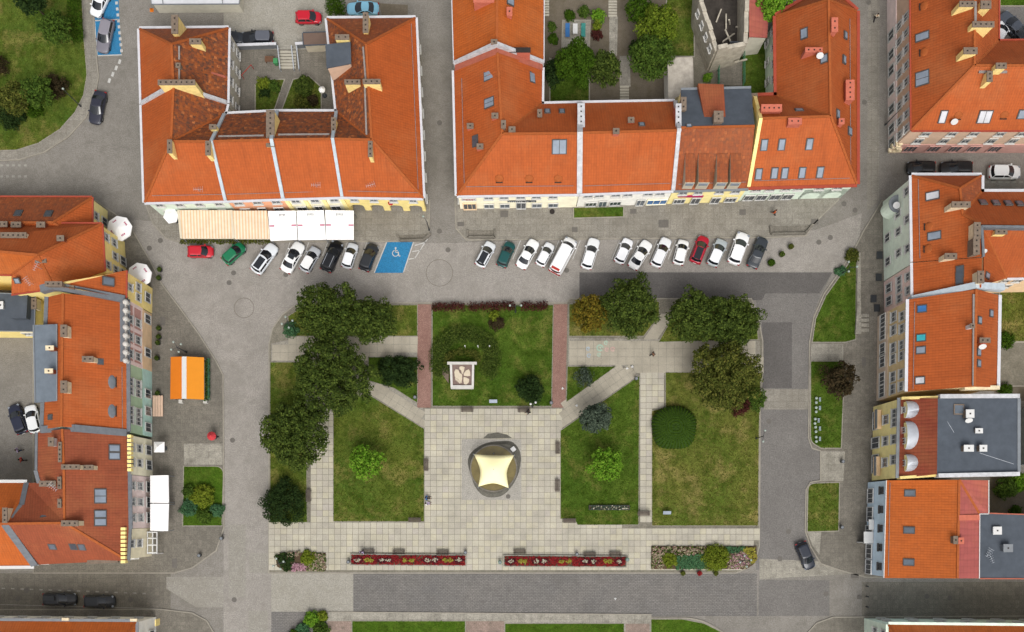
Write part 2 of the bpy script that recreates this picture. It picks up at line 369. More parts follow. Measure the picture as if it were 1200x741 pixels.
def raised(name, pts, mat, z, r=0, kerb='kerb', kw=.16, z0=0.0):
    P = gp(rounded(pts, r)); P = P if area2(P) > 0 else P[::-1]
    m = MB(); m.prism(P, z0-.02, z); o = struct(m.build(name, mat))
    if kerb:
        Q = offset_poly(P, -kw); k = MB(); n = len(P)
        for i in range(n):
            j = (i+1) % n
            k.hexa([(P[i].x, P[i].y, z0-.03), (Q[i].x, Q[i].y, z0-.03), (Q[j].x, Q[j].y, z0-.03), (P[j].x, P[j].y, z0-.03)],
                   [(P[i].x, P[i].y, z+.012), (Q[i].x, Q[i].y, z+.012), (Q[j].x, Q[j].y, z+.012), (P[j].x, P[j].y, z+.012)])
        k.build('kerb', kerb, o)
    return o
g = MB(); g.poly([(-700, -700, -.012), (700, -700, -.012), (700, 700, -.012), (-700, 700, -.012)]); struct(g.build('ground', 'court_ground'))
sheet('road', [(-120, -120), (1320, -120), (1320, 860), (-120, 860)], 'cobble_mid', 0)
sheet('cobbled_square_road', [(120, 255), (500, 285), (530, 285), (955, 270), (1010, 250), (1005, 300), (975, 320), (900, 352), (350, 357), (318, 400), (318, 860), (262, 860), (262, 445), (188, 335)], 'cobble_light', .004)
sheet('asphalt_road', [(679, 319), (976, 319), (962, 345), (952, 372), (948, 402), (948, 520), (962, 528), (962, 564), (944, 574), (944, 622), (950, 640), (957, 655), (940, 668), (886, 668), (886, 352), (679, 352)], 'asphalt', .008, )
for q in ([(679, 320), (975, 320), (960, 344), (897, 344), (893, 352), (679, 352)], [(893, 378), (928, 378), (928, 455), (893, 455)]): sheet('asphalt_patch', q, 'asphalt_dark', .012)
sheet('paved_crossing', [(895, 456), (948, 456), (948, 480), (895, 480)], 'paving_grey', .012)
sheet('paved_crossing', [(890, 655), (1010, 660), (1010, 672), (890, 679)], 'paving_light', .012)
sheet('asphalt_patch', [(889, 680), (972, 680), (972, 722), (889, 722)], 'asphalt', .009)
sheet('side_street', [(1010, 682), (1320, 682), (1320, 722), (1010, 722)], 'paving_brown', .006)
sheet('side_street', [(-120, 672), (200, 672), (200, 722), (-120, 722)], 'paving_brown', .006)
sheet('cobble_patch', [(318, 672), (414, 672), (414, 717), (318, 717)], 'cobble_pale', .012)
sheet('sett_road', [(414, 672), (887, 672), (887, 722), (414, 722)], 'setts_dark', .008)
sheet('sett_road', [(318, 717), (384, 717), (384, 860), (318, 860)], 'setts_dark', .008)
for q in ([(292, 648), (314, 648), (314, 672), (292, 672)], [(268, 615), (288, 615), (288, 700), (268, 700)], [(195, 676), (262, 676), (262, 712), (230, 712), (195, 690)], [(291, 716), (314, 716), (314, 860), (291, 860)]): sheet('cobble_patch', q, 'cobble_patchy', .010)
sheet('slab_strip', [(1018, -60), (1031, -60), (1030, 235), (1016, 248)], 'paving_grey', .008)
SQ = [(316, 671), (316, 404), (320, 386), (331, 370), (344, 360), (360, 356), (664, 356), (668, 351), (880, 351), (888, 372), (893, 400), (893, 432), (890, 480), (889, 640), (885, 655), (876, 665), (862, 671)]
raised('plaza', SQ, 'mortar', .09)
PAV = .11
raised('pavement', [(112, 236), (150, 262), (175, 305), (189, 333), (210, 361), (232, 391), (253, 424), (261, 440), (262, 618), (253, 645), (225, 665), (204, 671), (40, 671), (40, 236)], 'paving_brown', PAV)
raised('pavement', [(170, 236), (180, 262), (195, 279), (212, 283.5), (490, 282.5), (502, 276), (503, 236)], 'paving_grey', PAV)
raised('pavement', [(534, 240), (535, 268), (547, 281), (902, 278), (944, 276), (952, 263), (982, 234), (982, 225), (534, 225)], 'paving_grey', PAV)
raised('pavement', [(1034, 236), (1012, 272), (1003, 290), (985, 318), (966, 345), (954, 372), (949, 402), (948, 514), (952, 525), (962, 528), (962, 564), (950, 566), (945, 574), (944, 622), (950, 640), (962, 660), (985, 668), (1015, 676), (1100, 676), (1100, 236)], 'paving_brown', PAV)
raised('pavement', [(190, 715), (225, 719), (242, 728), (252, 745), (256, 860), (-100, 860), (-100, 715)], 'paving_brown', PAV)
raised('pavement', [(942, 760), (947, 742), (957, 731), (976, 724), (1320, 722), (1320, 860), (942, 860)], 'paving_brown', PAV)
raised('pavement', [(384, 718), (762, 721), (762, 725), (820, 725, 20), (852, 745), (860, 860), (384, 860)], 'paving_light', PAV)
raised('pavement', [(-60, -60), (107, -60), (110, 40), (115, 90), (111, 115), (100, 138), (80, 160), (52, 178), (22, 187), (-60, 190)], 'paving_grey', PAV, kerb='kerb')
for q in ([(950, 403), (988, 403), (988, 423), (950, 423)], [(962, 529), (990, 529), (988, 564), (962, 564)], [(946, 624), (962, 624), (960, 650), (952, 640)], [(216, 520), (261, 520), (261, 545), (216, 545)]): sheet('paving_patch', q, 'paving_light', PAV+.006)
LZ = .15
LAWNS = dict(
    a=([(317, 425), (358, 425), (360, 612), (317, 612)], 'grass_mid'), b=([(391, 611), (391, 470), (434, 464), (497, 503), (497, 611)], 'grass_mid'),
    c=([(338, 371), (360, 358), (489, 358), (489, 394), (340, 394)], 'grass_mid'), d=([(432, 419), (489, 419), (489, 472), (462, 455), (432, 446)], 'grass_green'),
    e=([(507, 358), (648, 358), (646, 476), (507, 476)], 'grass_green'), f=([(665, 430), (721, 430), (664, 471)], 'grass_green'),
    g=([(657, 505), (749, 441), (748, 615), (677, 615), (673, 608), (657, 608)], 'grass_green'), h=([(780, 437), (891, 437), (889, 500), (888, 616), (764, 616), (764, 482), (780, 478)], 'grass_dry'),
    i=([(667, 357), (772, 354), (772, 370), (754, 394), (667, 394)], 'grass_dry'), j=([(792, 354), (878, 354), (886, 376), (888, 398), (772, 401), (785, 378)], 'grass_mid'))
for n_, (q, m_) in LAWNS.items(): raised('lawn', q, m_, LZ, z0=.09, kw=.06)
raised('lawn', [(94, -50), (98, 40), (102, 88), (98, 112), (88, 132), (70, 152), (45, 168), (20, 176), (-50, 178), (-50, -50)], 'grass_mid', LZ, z0=PAV, kw=.1)
raised('lawn', [(1003, 296), (1002, 398), (990, 401), (952, 401), (956, 374), (968, 347), (988, 319)], 'grass_green', LZ, z0=PAV, kw=.12)
raised('lawn', [(950, 424), (989, 424), (985, 525), (962, 525), (950, 518, 6)], 'grass_green', LZ, z0=PAV, kw=.12)
raised('lawn', [(947, 567, 8), (983, 566), (982, 622), (946, 623)], 'grass_mid', LZ, z0=PAV, kw=.12)
raised('lawn', [(216, 547), (262, 547, 10), (260, 616), (215, 616)], 'grass_vivid', LZ, z0=PAV, kw=.12)
for q in ([(413, 728), (545, 728), (545, 860), (413, 860)], [(592, 731), (731, 731), (731, 860), (592, 860)], [(763, 726), (800, 726), (825, 731), (845, 741), (858, 860), (763, 860)]): raised('lawn', q, 'grass_vivid', LZ, z0=PAV, kw=.08)
for q in ([(384, 728), (412, 728), (412, 860), (384, 860)], [(546, 728), (591, 728), (591, 860), (546, 860)], [(733, 731), (761, 731), (761, 860), (733, 860)]): sheet('pink_path', q, 'pink_paving', PAV+.006)
for q in ([(489.5, 357), (505.5, 357), (505, 478), (489, 478)], [(649, 357), (665, 357), (662.5, 478), (647, 478)]): sheet('brick_path', q, 'brick_path', .125)
def slab_field(region, cell, ang=0, holes=(), z=.125, mat='slab_cream', single=None, origin=None, name='slab'):
    """stone slabs with open joints; region and holes in photo pixels"""
    P = gp(region); Hs = [gp(h) for h in holes]
    ca, sa = math.cos(ang), math.sin(ang); o = W(*(origin or region[0]))
    uu = [((p.x-o.x)*ca+(p.y-o.y)*sa, -(p.x-o.x)*sa+(p.y-o.y)*ca) for p in P]
    u0, u1 = min(u[0] for u in uu), max(u[0] for u in uu); v0, v1 = min(u[1] for u in uu), max(u[1] for u in uu)
    m = MB(); r = .022; me = None
    for i in range(int(u0//cell)-1, int(u1//cell)+2):
        for j in range(int(v0//cell)-1, int(v1//cell)+2):
            cs = [(i*cell+a, j*cell+b) for a, b in ((r, r), (cell-r, r), (cell-r, cell-r), (r, cell-r))]
            w = [(o.x+a*ca-b*sa, o.y+a*sa+b*ca) for a, b in cs]
            c = ((w[0][0]+w[2][0])/2, (w[0][1]+w[2][1])/2)
            if not inside(*c, P): continue
            if any(inside(*c, h) and all(inside(*q, h) for q in w) for h in Hs): continue
            dz = random.uniform(-.004, .004)
            if single is None: m.hexa([(*q, z-.05) for q in w], [(*q, z+dz) for q in w], 0, False)
            else:
                if me is None:
                    b = MB(); hh = cell/2-r; b.hexa([(-hh, -hh, -.05), (hh, -hh, -.05), (hh, hh, -.05), (-hh, hh, -.05)], [(-hh, -hh, 0), (hh, -hh, 0), (hh, hh, 0), (-hh, hh, 0)])
                    ob = b.build(name, mat, single); me = ob.data; ob.location = (*c, z+dz); ob.rotation_euler.z = ang
                else: ob = mesh_obj(name, me, single); ob.location = (*c, z+dz); ob.rotation_euler.z = ang
    return m
LH = [v[0] for v in LAWNS.values()]
plaza = bpy.data.objects['plaza']
BEDS = [[(322, 648), (382, 648), (382, 669), (330, 669)], [(763, 640), (887, 640), (887, 660), (872, 667), (763, 667)]]
fld = [[(318, 613), (763, 616), (763, 617), (887, 617), (887, 636), (880, 660), (866, 669), (318, 669)], [(498, 480), (656, 480), (656, 613), (498, 613)], [(361, 480), (390, 480), (390, 612), (361, 612)], [(749.5, 479), (764, 479), (764, 615), (749.5, 615)], [(750, 436), (779.5, 436), (779.5, 479), (750, 479)]]
mm = MB()
for r_ in fld:
    q = slab_field(r_, .835, 0, LH+BEDS+[[(541, 515), (611, 515), (611, 586), (541, 586)]], origin=(497.5, 479))
    b0 = len(mm.v); mm.v += q.v; mm.f += [[i+b0 for i in f] for f in q.f]; mm.m += q.m
tag(mm.build('slab_paving', 'slab_cream', plaza), kind='stuff')
hp = raised('paved_path', [(666, 396), (890, 400), (891, 436), (781, 436), (780, 440), (722, 429), (666, 429)], 'path_base', .098, kerb=None, z0=.05)
slab_field([(667, 397), (889, 401), (891, 435), (781, 435), (750, 435), (730, 430), (720, 428), (667, 428)], 1.13, 0, single=hp, mat='slab_grey', origin=(667, 428))
dp = raised('paved_path', [(657, 503), (749, 440), (732, 430), (722, 430), (662, 472), (657, 480)], 'path_base', .098, kerb=None, z0=.05)
slab_field([(657.5, 502), (748, 439.5), (733, 430), (722, 430), (663, 472.5), (657.5, 482)], 1.0, math.radians(34.5), single=dp, mat='slab_grey', origin=(657, 503))
wp = raised('paved_path', [(435, 463), (432, 447), (462, 456), (489, 473), (497, 480), (497, 502)], 'path_base', .098, kerb=None, z0=.05)
slab_field([(436, 462), (434, 449), (461, 457), (489, 474), (496, 481), (496, 500)], 1.0, math.radians(-32), single=wp, mat='slab_grey', origin=(497, 502))
up = raised('paved_path', [(318, 403), (350, 396), (489, 396), (489, 418), (352, 424), (318, 424)], 'path_base', .098, kerb=None, z0=.05)
slab_field([(319, 404), (350, 397), (488, 397), (488, 417), (352, 423), (319, 423)], 1.13, 0, single=up, mat='slab_grey', origin=(319, 423))
# garden stairs between the two upper lawns
st = struct(empty('garden_stairs', W(775, 375)))
for k in range(6):
    y = 368+k*5; m = MB(); x0, x1 = 774-k*3.4, 790-k*3.3
    m.prism(gp([(x0, y), (x1, y), (x1-3, y+5), (x0-3, y+5)]), .05, .22-k*.015); m.build('step', 'slab_grey', st)
# painted bays, lines, drains
def strip(a, b, w, z=.016, name='road_marking', mat='line_white'):
    m = MB(); A, B = W(*a), W(*b); d = (B-A).normalized(); n = Vector((-d.y, d.x, 0))*w/2
    m.poly([q+Vector((0, 0, z)) for q in (A-n, B-n, B+n, A+n)]); return struct(m.build(name, mat))
sheet('disabled_parking_bay', [(454, 284), (484, 283), (472, 320), (439, 320)], 'blue_paint', .014)
for a, b in (((453, 284), (438.5, 320)), ((485, 283), (473, 319)), ((486, 288), (499, 284)), ((483, 295), (493, 293.5)), ((479, 304), (485, 303)), ((501, 280), (486, 303))): strip(a, b, .14, .02)
for x in (340, 362, 384, 407, 430): strip((x, 284), (x-6, 300), .11, .016)
for x in (610, 632, 655, 680, 726, 748, 770, 792, 815, 838, 860): strip((x, 282), (x-9, 304), .11, .016)
m = MB(); c = W(463.5, 297); R = 4.2/S   # wheelchair symbol
def arc(mb, cx, cy, r, w, a0, a1, z, n=16):
    for k in range(n):
        t0, t1 = a0+(a1-a0)*k/n, a0+(a1-a0)*(k+1)/n
        mb.poly([(cx+(r-w)*math.cos(t0), cy+(r-w)*math.sin(t0), z), (cx+r*math.cos(t0), cy+r*math.sin(t0), z), (cx+r*math.cos(t1), cy+r*math.sin(t1), z), (cx+(r-w)*math.cos(t1), cy+(r-w)*math.sin(t1), z)])
arc(m, c.x, c.y, .48, .11, math.radians(110), math.radians(395), .022)
m.disc((c.x+.02, c.y+.72, .022), .13, 10)
for a, b in (((0, .6), (.02, .12)), ((.02, .14), (.36, .1)), ((.36, .12), (.5, -.42)), ((.5, -.42), (.68, -.36)), ((.0, .38), (.3, .36))):
    A, B = Vector((c.x+a[0], c.y+a[1], .021)), Vector((c.x+b[0], c.y+b[1], .021)); d = (B-A).normalized(); n = Vector((-d.y, d.x, 0))*.065; m.poly([A-n, B-n, B+n, A+n])
struct(m.build('wheelchair_symbol', 'line_white'))
sheet('disabled_parking_bay', [(106, -20), (138, -20), (142, 64), (114, 65)], 'blue_paint', .012)
for a, b in (((114, 65.5), (143, 64.5)), ((110, 24.5), (139, 23)), ((108, -10), (114, 66))): strip(a, b, .16, .02)
for k in range(9): strip((136.5+k*.72, 2+k*7), (136.9+k*.72, 5.5+k*7), .35, .02)
for k in range(4): strip((141-k*4, 70+k*7.4), (139.4-k*4, 75+k*7.4), .35, .02)
for k in range(16): strip((2+k*11, 689.5+k*.4), (6+k*11, 689.7+k*.4), .18, .016, mat='line_worn')
for a, b in (((0, 708.5), (190, 713.5)), ((0, 667.5), (190, 672))): strip(a, b, .1, .016, mat='line_worn')
for k in range(5): strip((0+k*7, 194), (3.5+k*7, 194), .3, .016, mat='line_worn'); strip((0+k*7, 207), (3.5+k*7, 207), .3, .016, mat='line_worn')
for k in range(7): strip((1154+k*8, 213.5), (1159+k*8, 213.5), .2, .016, mat='line_worn')
def manhole(px, py, r=.36, z=.013, mat='manhole'):
    o = MB(); o.disc((*W(px, py)[:2], z), r, 16); struct(o.build('manhole_cover', mat))
for q in ((268.5, 331.5), (175, 291), (188, 282), (335, 322), (273.7, 320), (515, 144), (515, 271), (525, 293), (664, 317), (965, 238), (989, 239), (1002, 246.5), (959.5, 284), (973, 278.5), (1086, 699), (1113, 701), (914, 655), (968, 696), (272.5, 516), (274.5, 703), (21, 702), (31, 692), (153, 703), (83, 692), (1013, 120), (924, 623), (901, 494), (1018, 3)): manhole(*q)
def ringmark(px, py, r, w=.09):
    o = MB(); c = W(px, py); arc(o, c.x, c.y, r, w, 0, 2*math.pi, .014, 36); struct(o.build('cobble_ring', 'manhole_ring'))
ringmark(286, 361, 1.42); ringmark(515, 320, 1.9)
# grates and small plates in the pavements
for px, py, w_, d_ in ((191, 376.5, .7, 1.2), (540, 263, .9, .6), (777.5, 262.5, 1.4, 1.1), (591, 251, 1.1, .9), (742, 248, .9, .7), (673.5, 269.5, .8, .7), (954.5, 260, 1.0, .7), (1007, 700, .6, .5), (1001.6, 675, 1.0, .6), (205, 660, .7, 1.3), (1143-131, 424, .6, 1.2), (870, 249, .9, .8)):
    o = MB(); o.prism([(q.x, q.y) for q in [W(px, py)+Vector(d) for d in ((-w_/2, -d_/2, 0), (w_/2, -d_/2, 0), (w_/2, d_/2, 0), (-w_/2, d_/2, 0))]], PAV-.02, PAV+.012); struct(o.build('pavement_grate', 'manhole'))
# ------------------------------------------------------------------ buildings
WINC = {}
def window_meshes(w, h, style, fm, pm):
    k = (round(w, 2), round(h, 2), style, fm, pm)
    if k in WINC: return WINC[k]
    fr, pn, sl = MB(), MB(), MB(); t = .1
    fr.box((0, .05, h/2-t/2), (w, .16, t)); fr.box((0, .05, -h/2+t/2), (w, .16, t))
    for s in (-1, 1): fr.box((s*(w/2-t/2), .05, 0), (t, .15, h-2*t))
    if style in ('win', 'shop'):
        n = 1 if w < 1.6 else 2
        for i in range(n): fr.box((-w/2+w*(i+1)/(n+1), .04, 0), (.06, .1, h-2*t))
        if style == 'win': fr.box((0, .035, h*.18), (w-2*t, .08, .05))
    pn.box((0, .01, 0), (w-2*t, .05, h-2*t)); sl.box((0, .11, -h/2-.05), (w+.16, .26, .07))
    if style == 'door':
        fr.box((0, .03, 0), (.07, .09, h-2*t))
    ms = []
    for b, nm, mt in ((fr, 'window' if style != 'door' else 'door', fm), (pn, 'pane', pm), (sl, 'sill', fm)):
        o = b.build(nm, mt); ms.append(o.data); bpy.data.objects.remove(o)
    WINC[k] = ms; return ms
def put_window(root, P, nrm, w, h, style='win', fm='frame_white', pm='pane_dark'):
    f, p_, s_ = window_meshes(w, h, style, fm, pm)
    x = Vector((nrm.y, -nrm.x, 0)).normalized()*-1; Mx = Matrix.Translation(P-ORG[root.name]) @ Matrix((x, nrm, Vector((0, 0, 1)))).transposed().to_4x4()
    if Mx.to_3x3().determinant() < 0: x = -x; Mx = Matrix.Translation(P-ORG[root.name]) @ Matrix((x, nrm, Vector((0, 0, 1)))).transposed().to_4x4()
    o = mesh_obj('door' if style == 'door' else 'window', f, root, Mx); mesh_obj('pane', p_, o)
    if style == 'win': mesh_obj('sill', s_, o)
    return o
class House:
    def __init__(s, name, label, pts, n, faces, wall, fac=None, party=(), gut='gutter_white', inset=.15, gw=.3, base=None, arcade=(), cat='house', group=None, caps='ridge_tile', nogut=(), skirt=.22, wz=-.06, basemat=None):
        """pts: (photo x, photo y, height) of roof vertices, first n = outline; faces: (indices, material)"""
        s.px = pts; s.P = [W(*p) for p in pts]; s.n = n; P = s.P
        c = sum((q for q in P[:n]), Vector())/n
        s.root = empty(name, (c.x, c.y, 0), label, cat, group)
        s.faces = [f for f, _ in faces]
        mats = []; m = MB()
        for f, mt in faces:
            if mt not in mats: mats.append(mt)
            q = [P[i] for i in f]
            nn = Vector()
            for i in range(len(q)): nn += q[i].cross(q[(i+1) % len(q)])
            if nn.z < 0: f = f[::-1]; q = q[::-1]; nn = -nn
            nn.normalize(); fi = m.poly(q, mats.index(mt))
            u = Vector((0, 0, 1)).cross(nn)
            u = u.normalized() if u.length > .02 else Vector((1, 0, 0)); v = nn.cross(u)
            m.uv[fi] = [(a.dot(u), a.dot(v)) for a in q]
        # thickness at the rim
        ec = {}
        for f in s.faces:
            for i in range(len(f)):
                e = tuple(sorted((f[i], f[(i+1) % len(f)]))); ec[e] = ec.get(e, 0)+1
        for (a, b), k in ec.items():
            if k == 1:
                d = Vector((0, 0, skirt)); m.poly([P[a], P[b], P[b]-d, P[a]-d], 0)
        s.roof = m.build('roof', mats, s.root)
        # ridge, hip and valley caps
        if caps:
            for (a, b), k in ec.items():
                if k == 2 and (P[a]-P[b]).length > .5:
                    cm = MB(); up = Vector((0, 0, .03)); cm.bar(P[a]+up, P[b]+up, .3, .1); cm.build('ridge_cap', caps, s.roof)
        # walls
        ccw = area2([(q.x, q.y) for q in P[:n]]) > 0; s.ccw = ccw
        ins = [(.03 if i in party else inset) for i in range(n)]
        s.I = offset_poly(P[:n], ins); s.I = [Vector((q.x, q.y, P[i].z+wz)) for i, q in enumerate(s.I)]
        insA = [2.7 if i in arcade else ins[i] for i in range(n)]
        J = offset_poly(P[:n], insA); wm = MB()
        for i in range(n):
            j = (i+1) % n; wm.poly([(J[i].x, J[i].y, -.05), (J[j].x, J[j].y, -.05), (J[j].x, J[j].y, P[j].z+wz), (J[i].x, J[i].y, P[i].z+wz)])
        s.wallo = wm.build('wall', wall, s.root)
        # gutters
        for i in range(n):
            if i in party or i in nogut or gut is None: continue
            a, b = P[i], P[(i+1) % n]
            if abs(a.z-b.z) > .5: continue
            d = (b-a).normalized(); nn = s.nrm(i); gm = MB(); up = Vector((0, 0, .02))
            gm.bar(a+nn*gw/2+up, b+nn*gw/2+up, gw, .14); gm.build('gutter', gut, s.root)
        for i, rows in (fac or {}).items(): s.facade(i, rows, i in arcade)
        if base:
            for i, hh, mt in base:
                a, b = s.I[i], s.I[(i+1) % n]; nn = s.nrm(i); bm = MB()
                bm.bar(Vector((a.x, a.y, hh/2))+nn*.03, Vector((b.x, b.y, hh/2))+nn*.03, .16, hh); bm.build('ground_floor_wall', mt, s.root)
    def nrm(s, i):
        a, b = s.P[i], s.P[(i+1) % s.n]; d = Vector((b.x-a.x, b.y-a.y, 0)).normalized()
        return Vector((d.y, -d.x, 0)) if s.ccw else Vector((-d.y, d.x, 0))
    def facade(s, i, rows, arc_=False):
        a, b = s.I[i].copy(), s.I[(i+1) % s.n].copy(); nn = s.nrm(i); a.z = b.z = 0
        for r in rows:
            z, w, h, ts = r[:4]; style = r[4] if len(r) > 4 else 'win'; fm = r[5] if len(r) > 5 else 'frame_white'; pm = r[6] if len(r) > 6 else 'pane_dark'
            h *= 1.14; w *= 1.08; z = min(z, s.P[i].z-.35-h/2) if z > 3 else max(z, h/2+.12)
            if isinstance(ts, int): ts = [(k+.5)/ts for k in range(ts)]
            off = .1 if style in ('shop', 'door') or z < 2.6 else .02
            for t_ in ts: put_window(s.root, a.lerp(b, t_)+nn*off+Vector((0, 0, z)), nn, w, h, style, fm, pm)
    def arcade_front(s, i, bays, zs, ztop, wall, t0=0, t1=1, pier=.5):
        a, b = s.I[i].copy(), s.I[(i+1) % s.n].copy(); nn = s.nrm(i); a.z = b.z = 0
        a, b = a.lerp(b, t0), a.lerp(b, t1); L = (b-a).length; d = (b-a)/L; bw = L/bays; m = MB()
        def q(u, z, o): return a+d*u+nn*o+Vector((0, 0, z))
        for k in range(bays):
            u0, u1 = k*bw+pier/2, (k+1)*bw-pier/2; r = (u1-u0)/2; cu = (u0+u1)/2
            for side in (k*bw, u1):
                m.hexa([q(side, 0, -.5), q(side+pier/2, 0, -.5), q(side+pier/2, 0, 0), q(side, 0, 0)], [q(side, ztop, -.5), q(side+pier/2, ztop, -.5), q(side+pier/2, ztop, 0), q(side, ztop, 0)])
            N = 10
            for e in range(N):
                x0, x1 = u0+(u1-u0)*e/N, u0+(u1-u0)*(e+1)/N
                h0 = zs+.75*r*math.sqrt(max(0, 1-((x0-cu)/r)**2)); h1 = zs+.75*r*math.sqrt(max(0, 1-((x1-cu)/r)**2))
                m.poly([q(x0, h0, 0), q(x1, h1, 0), q(x1, ztop, 0), q(x0, ztop, 0)]); m.poly([q(x0, h0, -.5), q(x1, h1, -.5), q(x1, h1, 0), q(x0, h0, 0)])
        m.build('arcade', wall, s.root)
    # --- things on the roof
    def roofz(s, x, y):
        best = None
        for f in s.faces:
            q = [s.P[i] for i in f]
            if inside(x, y, q):
                for k in range(1, len(q)-1):
                    nn = (q[k]-q[0]).cross(q[k+1]-q[0])
                    if abs(nn.z) > 1e-3: break
                z = q[0].z-(nn.x*(x-q[0].x)+nn.y*(y-q[0].y))/nn.z
                if best is None or z > best[0]:
                    nn.normalize(); nn = nn if nn.z > 0 else -nn; best = (z, nn)
        return best
    def hit(s, px, py, above=0):
        z = 26.0
        while z > 0:
            p = W(px, py, z); r = s.roofz(p.x, p.y)
            if r and z-r[0] <= above: return p, r
            z -= .04
        return None
    def chimney(s, px, py, w, d, hh=1.2, mat='chimney_yellow', rz=0, pots=0, cap='chimney_grey'):
        h_ = s.hit(px, py, hh)
        if not h_: print('NO ROOF', s.root.name, px, py); return
        p, r = h_; R = Matrix.Rotation(rz, 3, 'Z'); m = MB(); zb = r[0]-max(1.2, max(w, d)*.6)
        m.box((p.x, p.y, (p.z+zb)/2), (w, d, p.z-zb), R); o = m.build('chimney', mat, s.root)
        m = MB(); m.box((p.x, p.y, p.z+.06), (w+.14, d+.14, .13), R); m.build('cap', cap, o)
        L = max(w, d); k = max(1, int(L/.6))
        for i in range(k):
            t_ = (i+.5)/k-.5; q = R @ Vector((t_*w if w >= d else 0, t_*d if d > w else 0, 0))
            m = MB(); m.box((p.x+q.x, p.y+q.y, p.z+.14), (.18, .18, .06), R); m.build('flue', 'soot', o)
        return o
    def skylight(s, px, py, w=.8, h=1.3, fm='frame_dark', pm='pane_sky', n=1, blind=None):
        h_ = s.hit(px, py, .05)
        if not h_: print('NO ROOF sky', s.root.name, px, py); return
        p, (z, nn) = h_; u = Vector((0, 0, 1)).cross(nn); u = u.normalized() if u.length > .02 else Vector((1, 0, 0)); v = nn.cross(u)
        R = Matrix((u, v, nn)).transposed()
        m = MB(); m.box(p, (w+.22, h+.22, .2), R); o = m.build('skylight', fm, s.root)
        for k in range(n):
            m = MB(); ww = w/n; cx = (k+.5)*ww-w/2; m.box(p+R @ Vector((cx, 0, .08)), (ww-.08, h, .08), R); m.build('pane', pm, o)
        return o
    def dish(s, px, py, r=.45, up=.9):
        h_ = s.hit(px, py, up); p = h_[0]; m = MB(); m.tube((p.x, p.y, p.z-up-.3), p, .03)
        o = m.build('satellite_dish', 'metal_grey', s.root); m = MB(); ax = Vector((-.1, -.8, .6)).normalized()
        m.tube(p, p+ax*.08, r*.5, r, 14); m.build('dish', 'white_paint', o)
    def antenna(s, px, py, hh=1.6, ang=.5):
        h_ = s.hit(px, py, hh)
        if not h_: return
        p = h_[0]; m = MB(); m.tube((p.x, p.y, p.z-hh-.3), p, .025); d = Vector((math.cos(ang), math.sin(ang), 0)); e = Vector((-d.y, d.x, 0))
        m.tube(p-d*.6, p+d*.6, .02)
        for k in range(5): m.tube(p+d*(k*.28-.55)-e*(.22+.05*k), p+d*(k*.28-.55)+e*(.22+.05*k), .014)
        m.build('antenna', 'metal_silver', s.root)
    def firewall(s, path, w=.4, hh=.4, mat='firewall_white', cap=None):
        m = MB(); Q = [W(*p) for p in path]
        for a, b in zip(Q, Q[1:]):
            d = Vector((b.x-a.x, b.y-a.y, 0)).normalized(); nn = Vector((-d.y, d.x, 0))*w/2; lo, hi = Vector((0, 0, -.9)), Vector((0, 0, hh))
            m.hexa([a-nn+lo, b-nn+lo, b+nn+lo, a+nn+lo], [a-nn+hi, b-nn+hi, b+nn+hi, a+nn+hi])
        m.build('firewall', mat, s.root)
    def snow(s, a, b, mat='gutter_grey'):
        p, q = s.hit(*a, .12), s.hit(*b, .12)
        if p and q: m = MB(); m.bar(p[0], q[0], .05, .05); m.build('snow_rail', mat, s.root)
    def eyebrow(s, px, py, r=.6, mat='ridge_tile'):
        h_ = s.hit(px, py, .02); p, (z, nn) = h_; u = Vector((0, 0, 1)).cross(nn).normalized(); v = nn.cross(u); R = Matrix((u, v, nn)).transposed()
        m = MB(); m.ball((0, 0, 0), 1, 1, 14, 8); m.v = [p+R @ Vector((q.x*r, q.y*.55+.3, q.z*.16)) for q in m.v]; o = m.build('eyebrow_vent', mat, s.root, smooth=True)
        m = MB(); m.box(p+R @ Vector((0, -.2, .06)), (r*1.5, .12, .16), R); m.build('slit', 'soot', o)
    def part(s, name, mb, mat): return mb.build(name, mat, s.root)
ZE, ZR = 6.3, 11.8
# --- block with the striped terrace (upper left)
GA = 'houses in the row with the striped terrace'
A1 = House('town_house', 'hipped corner house with half old mottled roof and long yellow chimney wall', [(163.4, 34, ZE), (166, 122, ZE), (203.5, 101, ZR), (266.5, 121, ZE), (268, 33, ZE), (201, 52, ZR)], 5,
    [([0, 1, 2, 5], 'roof_orange'), ([2, 3, 4, 5], 'roof_old'), ([4, 0, 5], 'roof_burnt')], 'wall_grey', {3: [(4.6, 1, 1.3, 4), (1.7, 1, 1.3, 4)], 0: [(4.6, 1, 1.3, 5), (1.7, 1, 1.3, 5)]}, party=(1, 2), group=GA)
A1.firewall([(166, 122, ZE), (203.5, 100, ZR+.2), (266.5, 121, ZE)], .45, .45)
A1.chimney(205, 29, .75, 2.3, 2.2); A1.chimney(229, 49, 1.4, .6, 1.4); A1.chimney(207, 97, 4.6, .55, 2.2); A1.chimney(209, 77, .5, .5, .5, 'chimney_grey')
A1.firewall([(227, 80, ZE+3.1), (265, 91, ZE+.2)], .25, .25, 'firewall_pink')
m = MB(); m.bar(A1.hit(210, 54, .1)[0], A1.hit(210, 70, .1)[0], .22, .1); A1.part('ridge_ladder', m, 'ridge_grey'); m = MB(); m.bar(A1.hit(210, 80, .1)[0], A1.hit(210, 94, .1)[0], .22, .1); A1.part('ridge_ladder', m, 'ridge_grey')
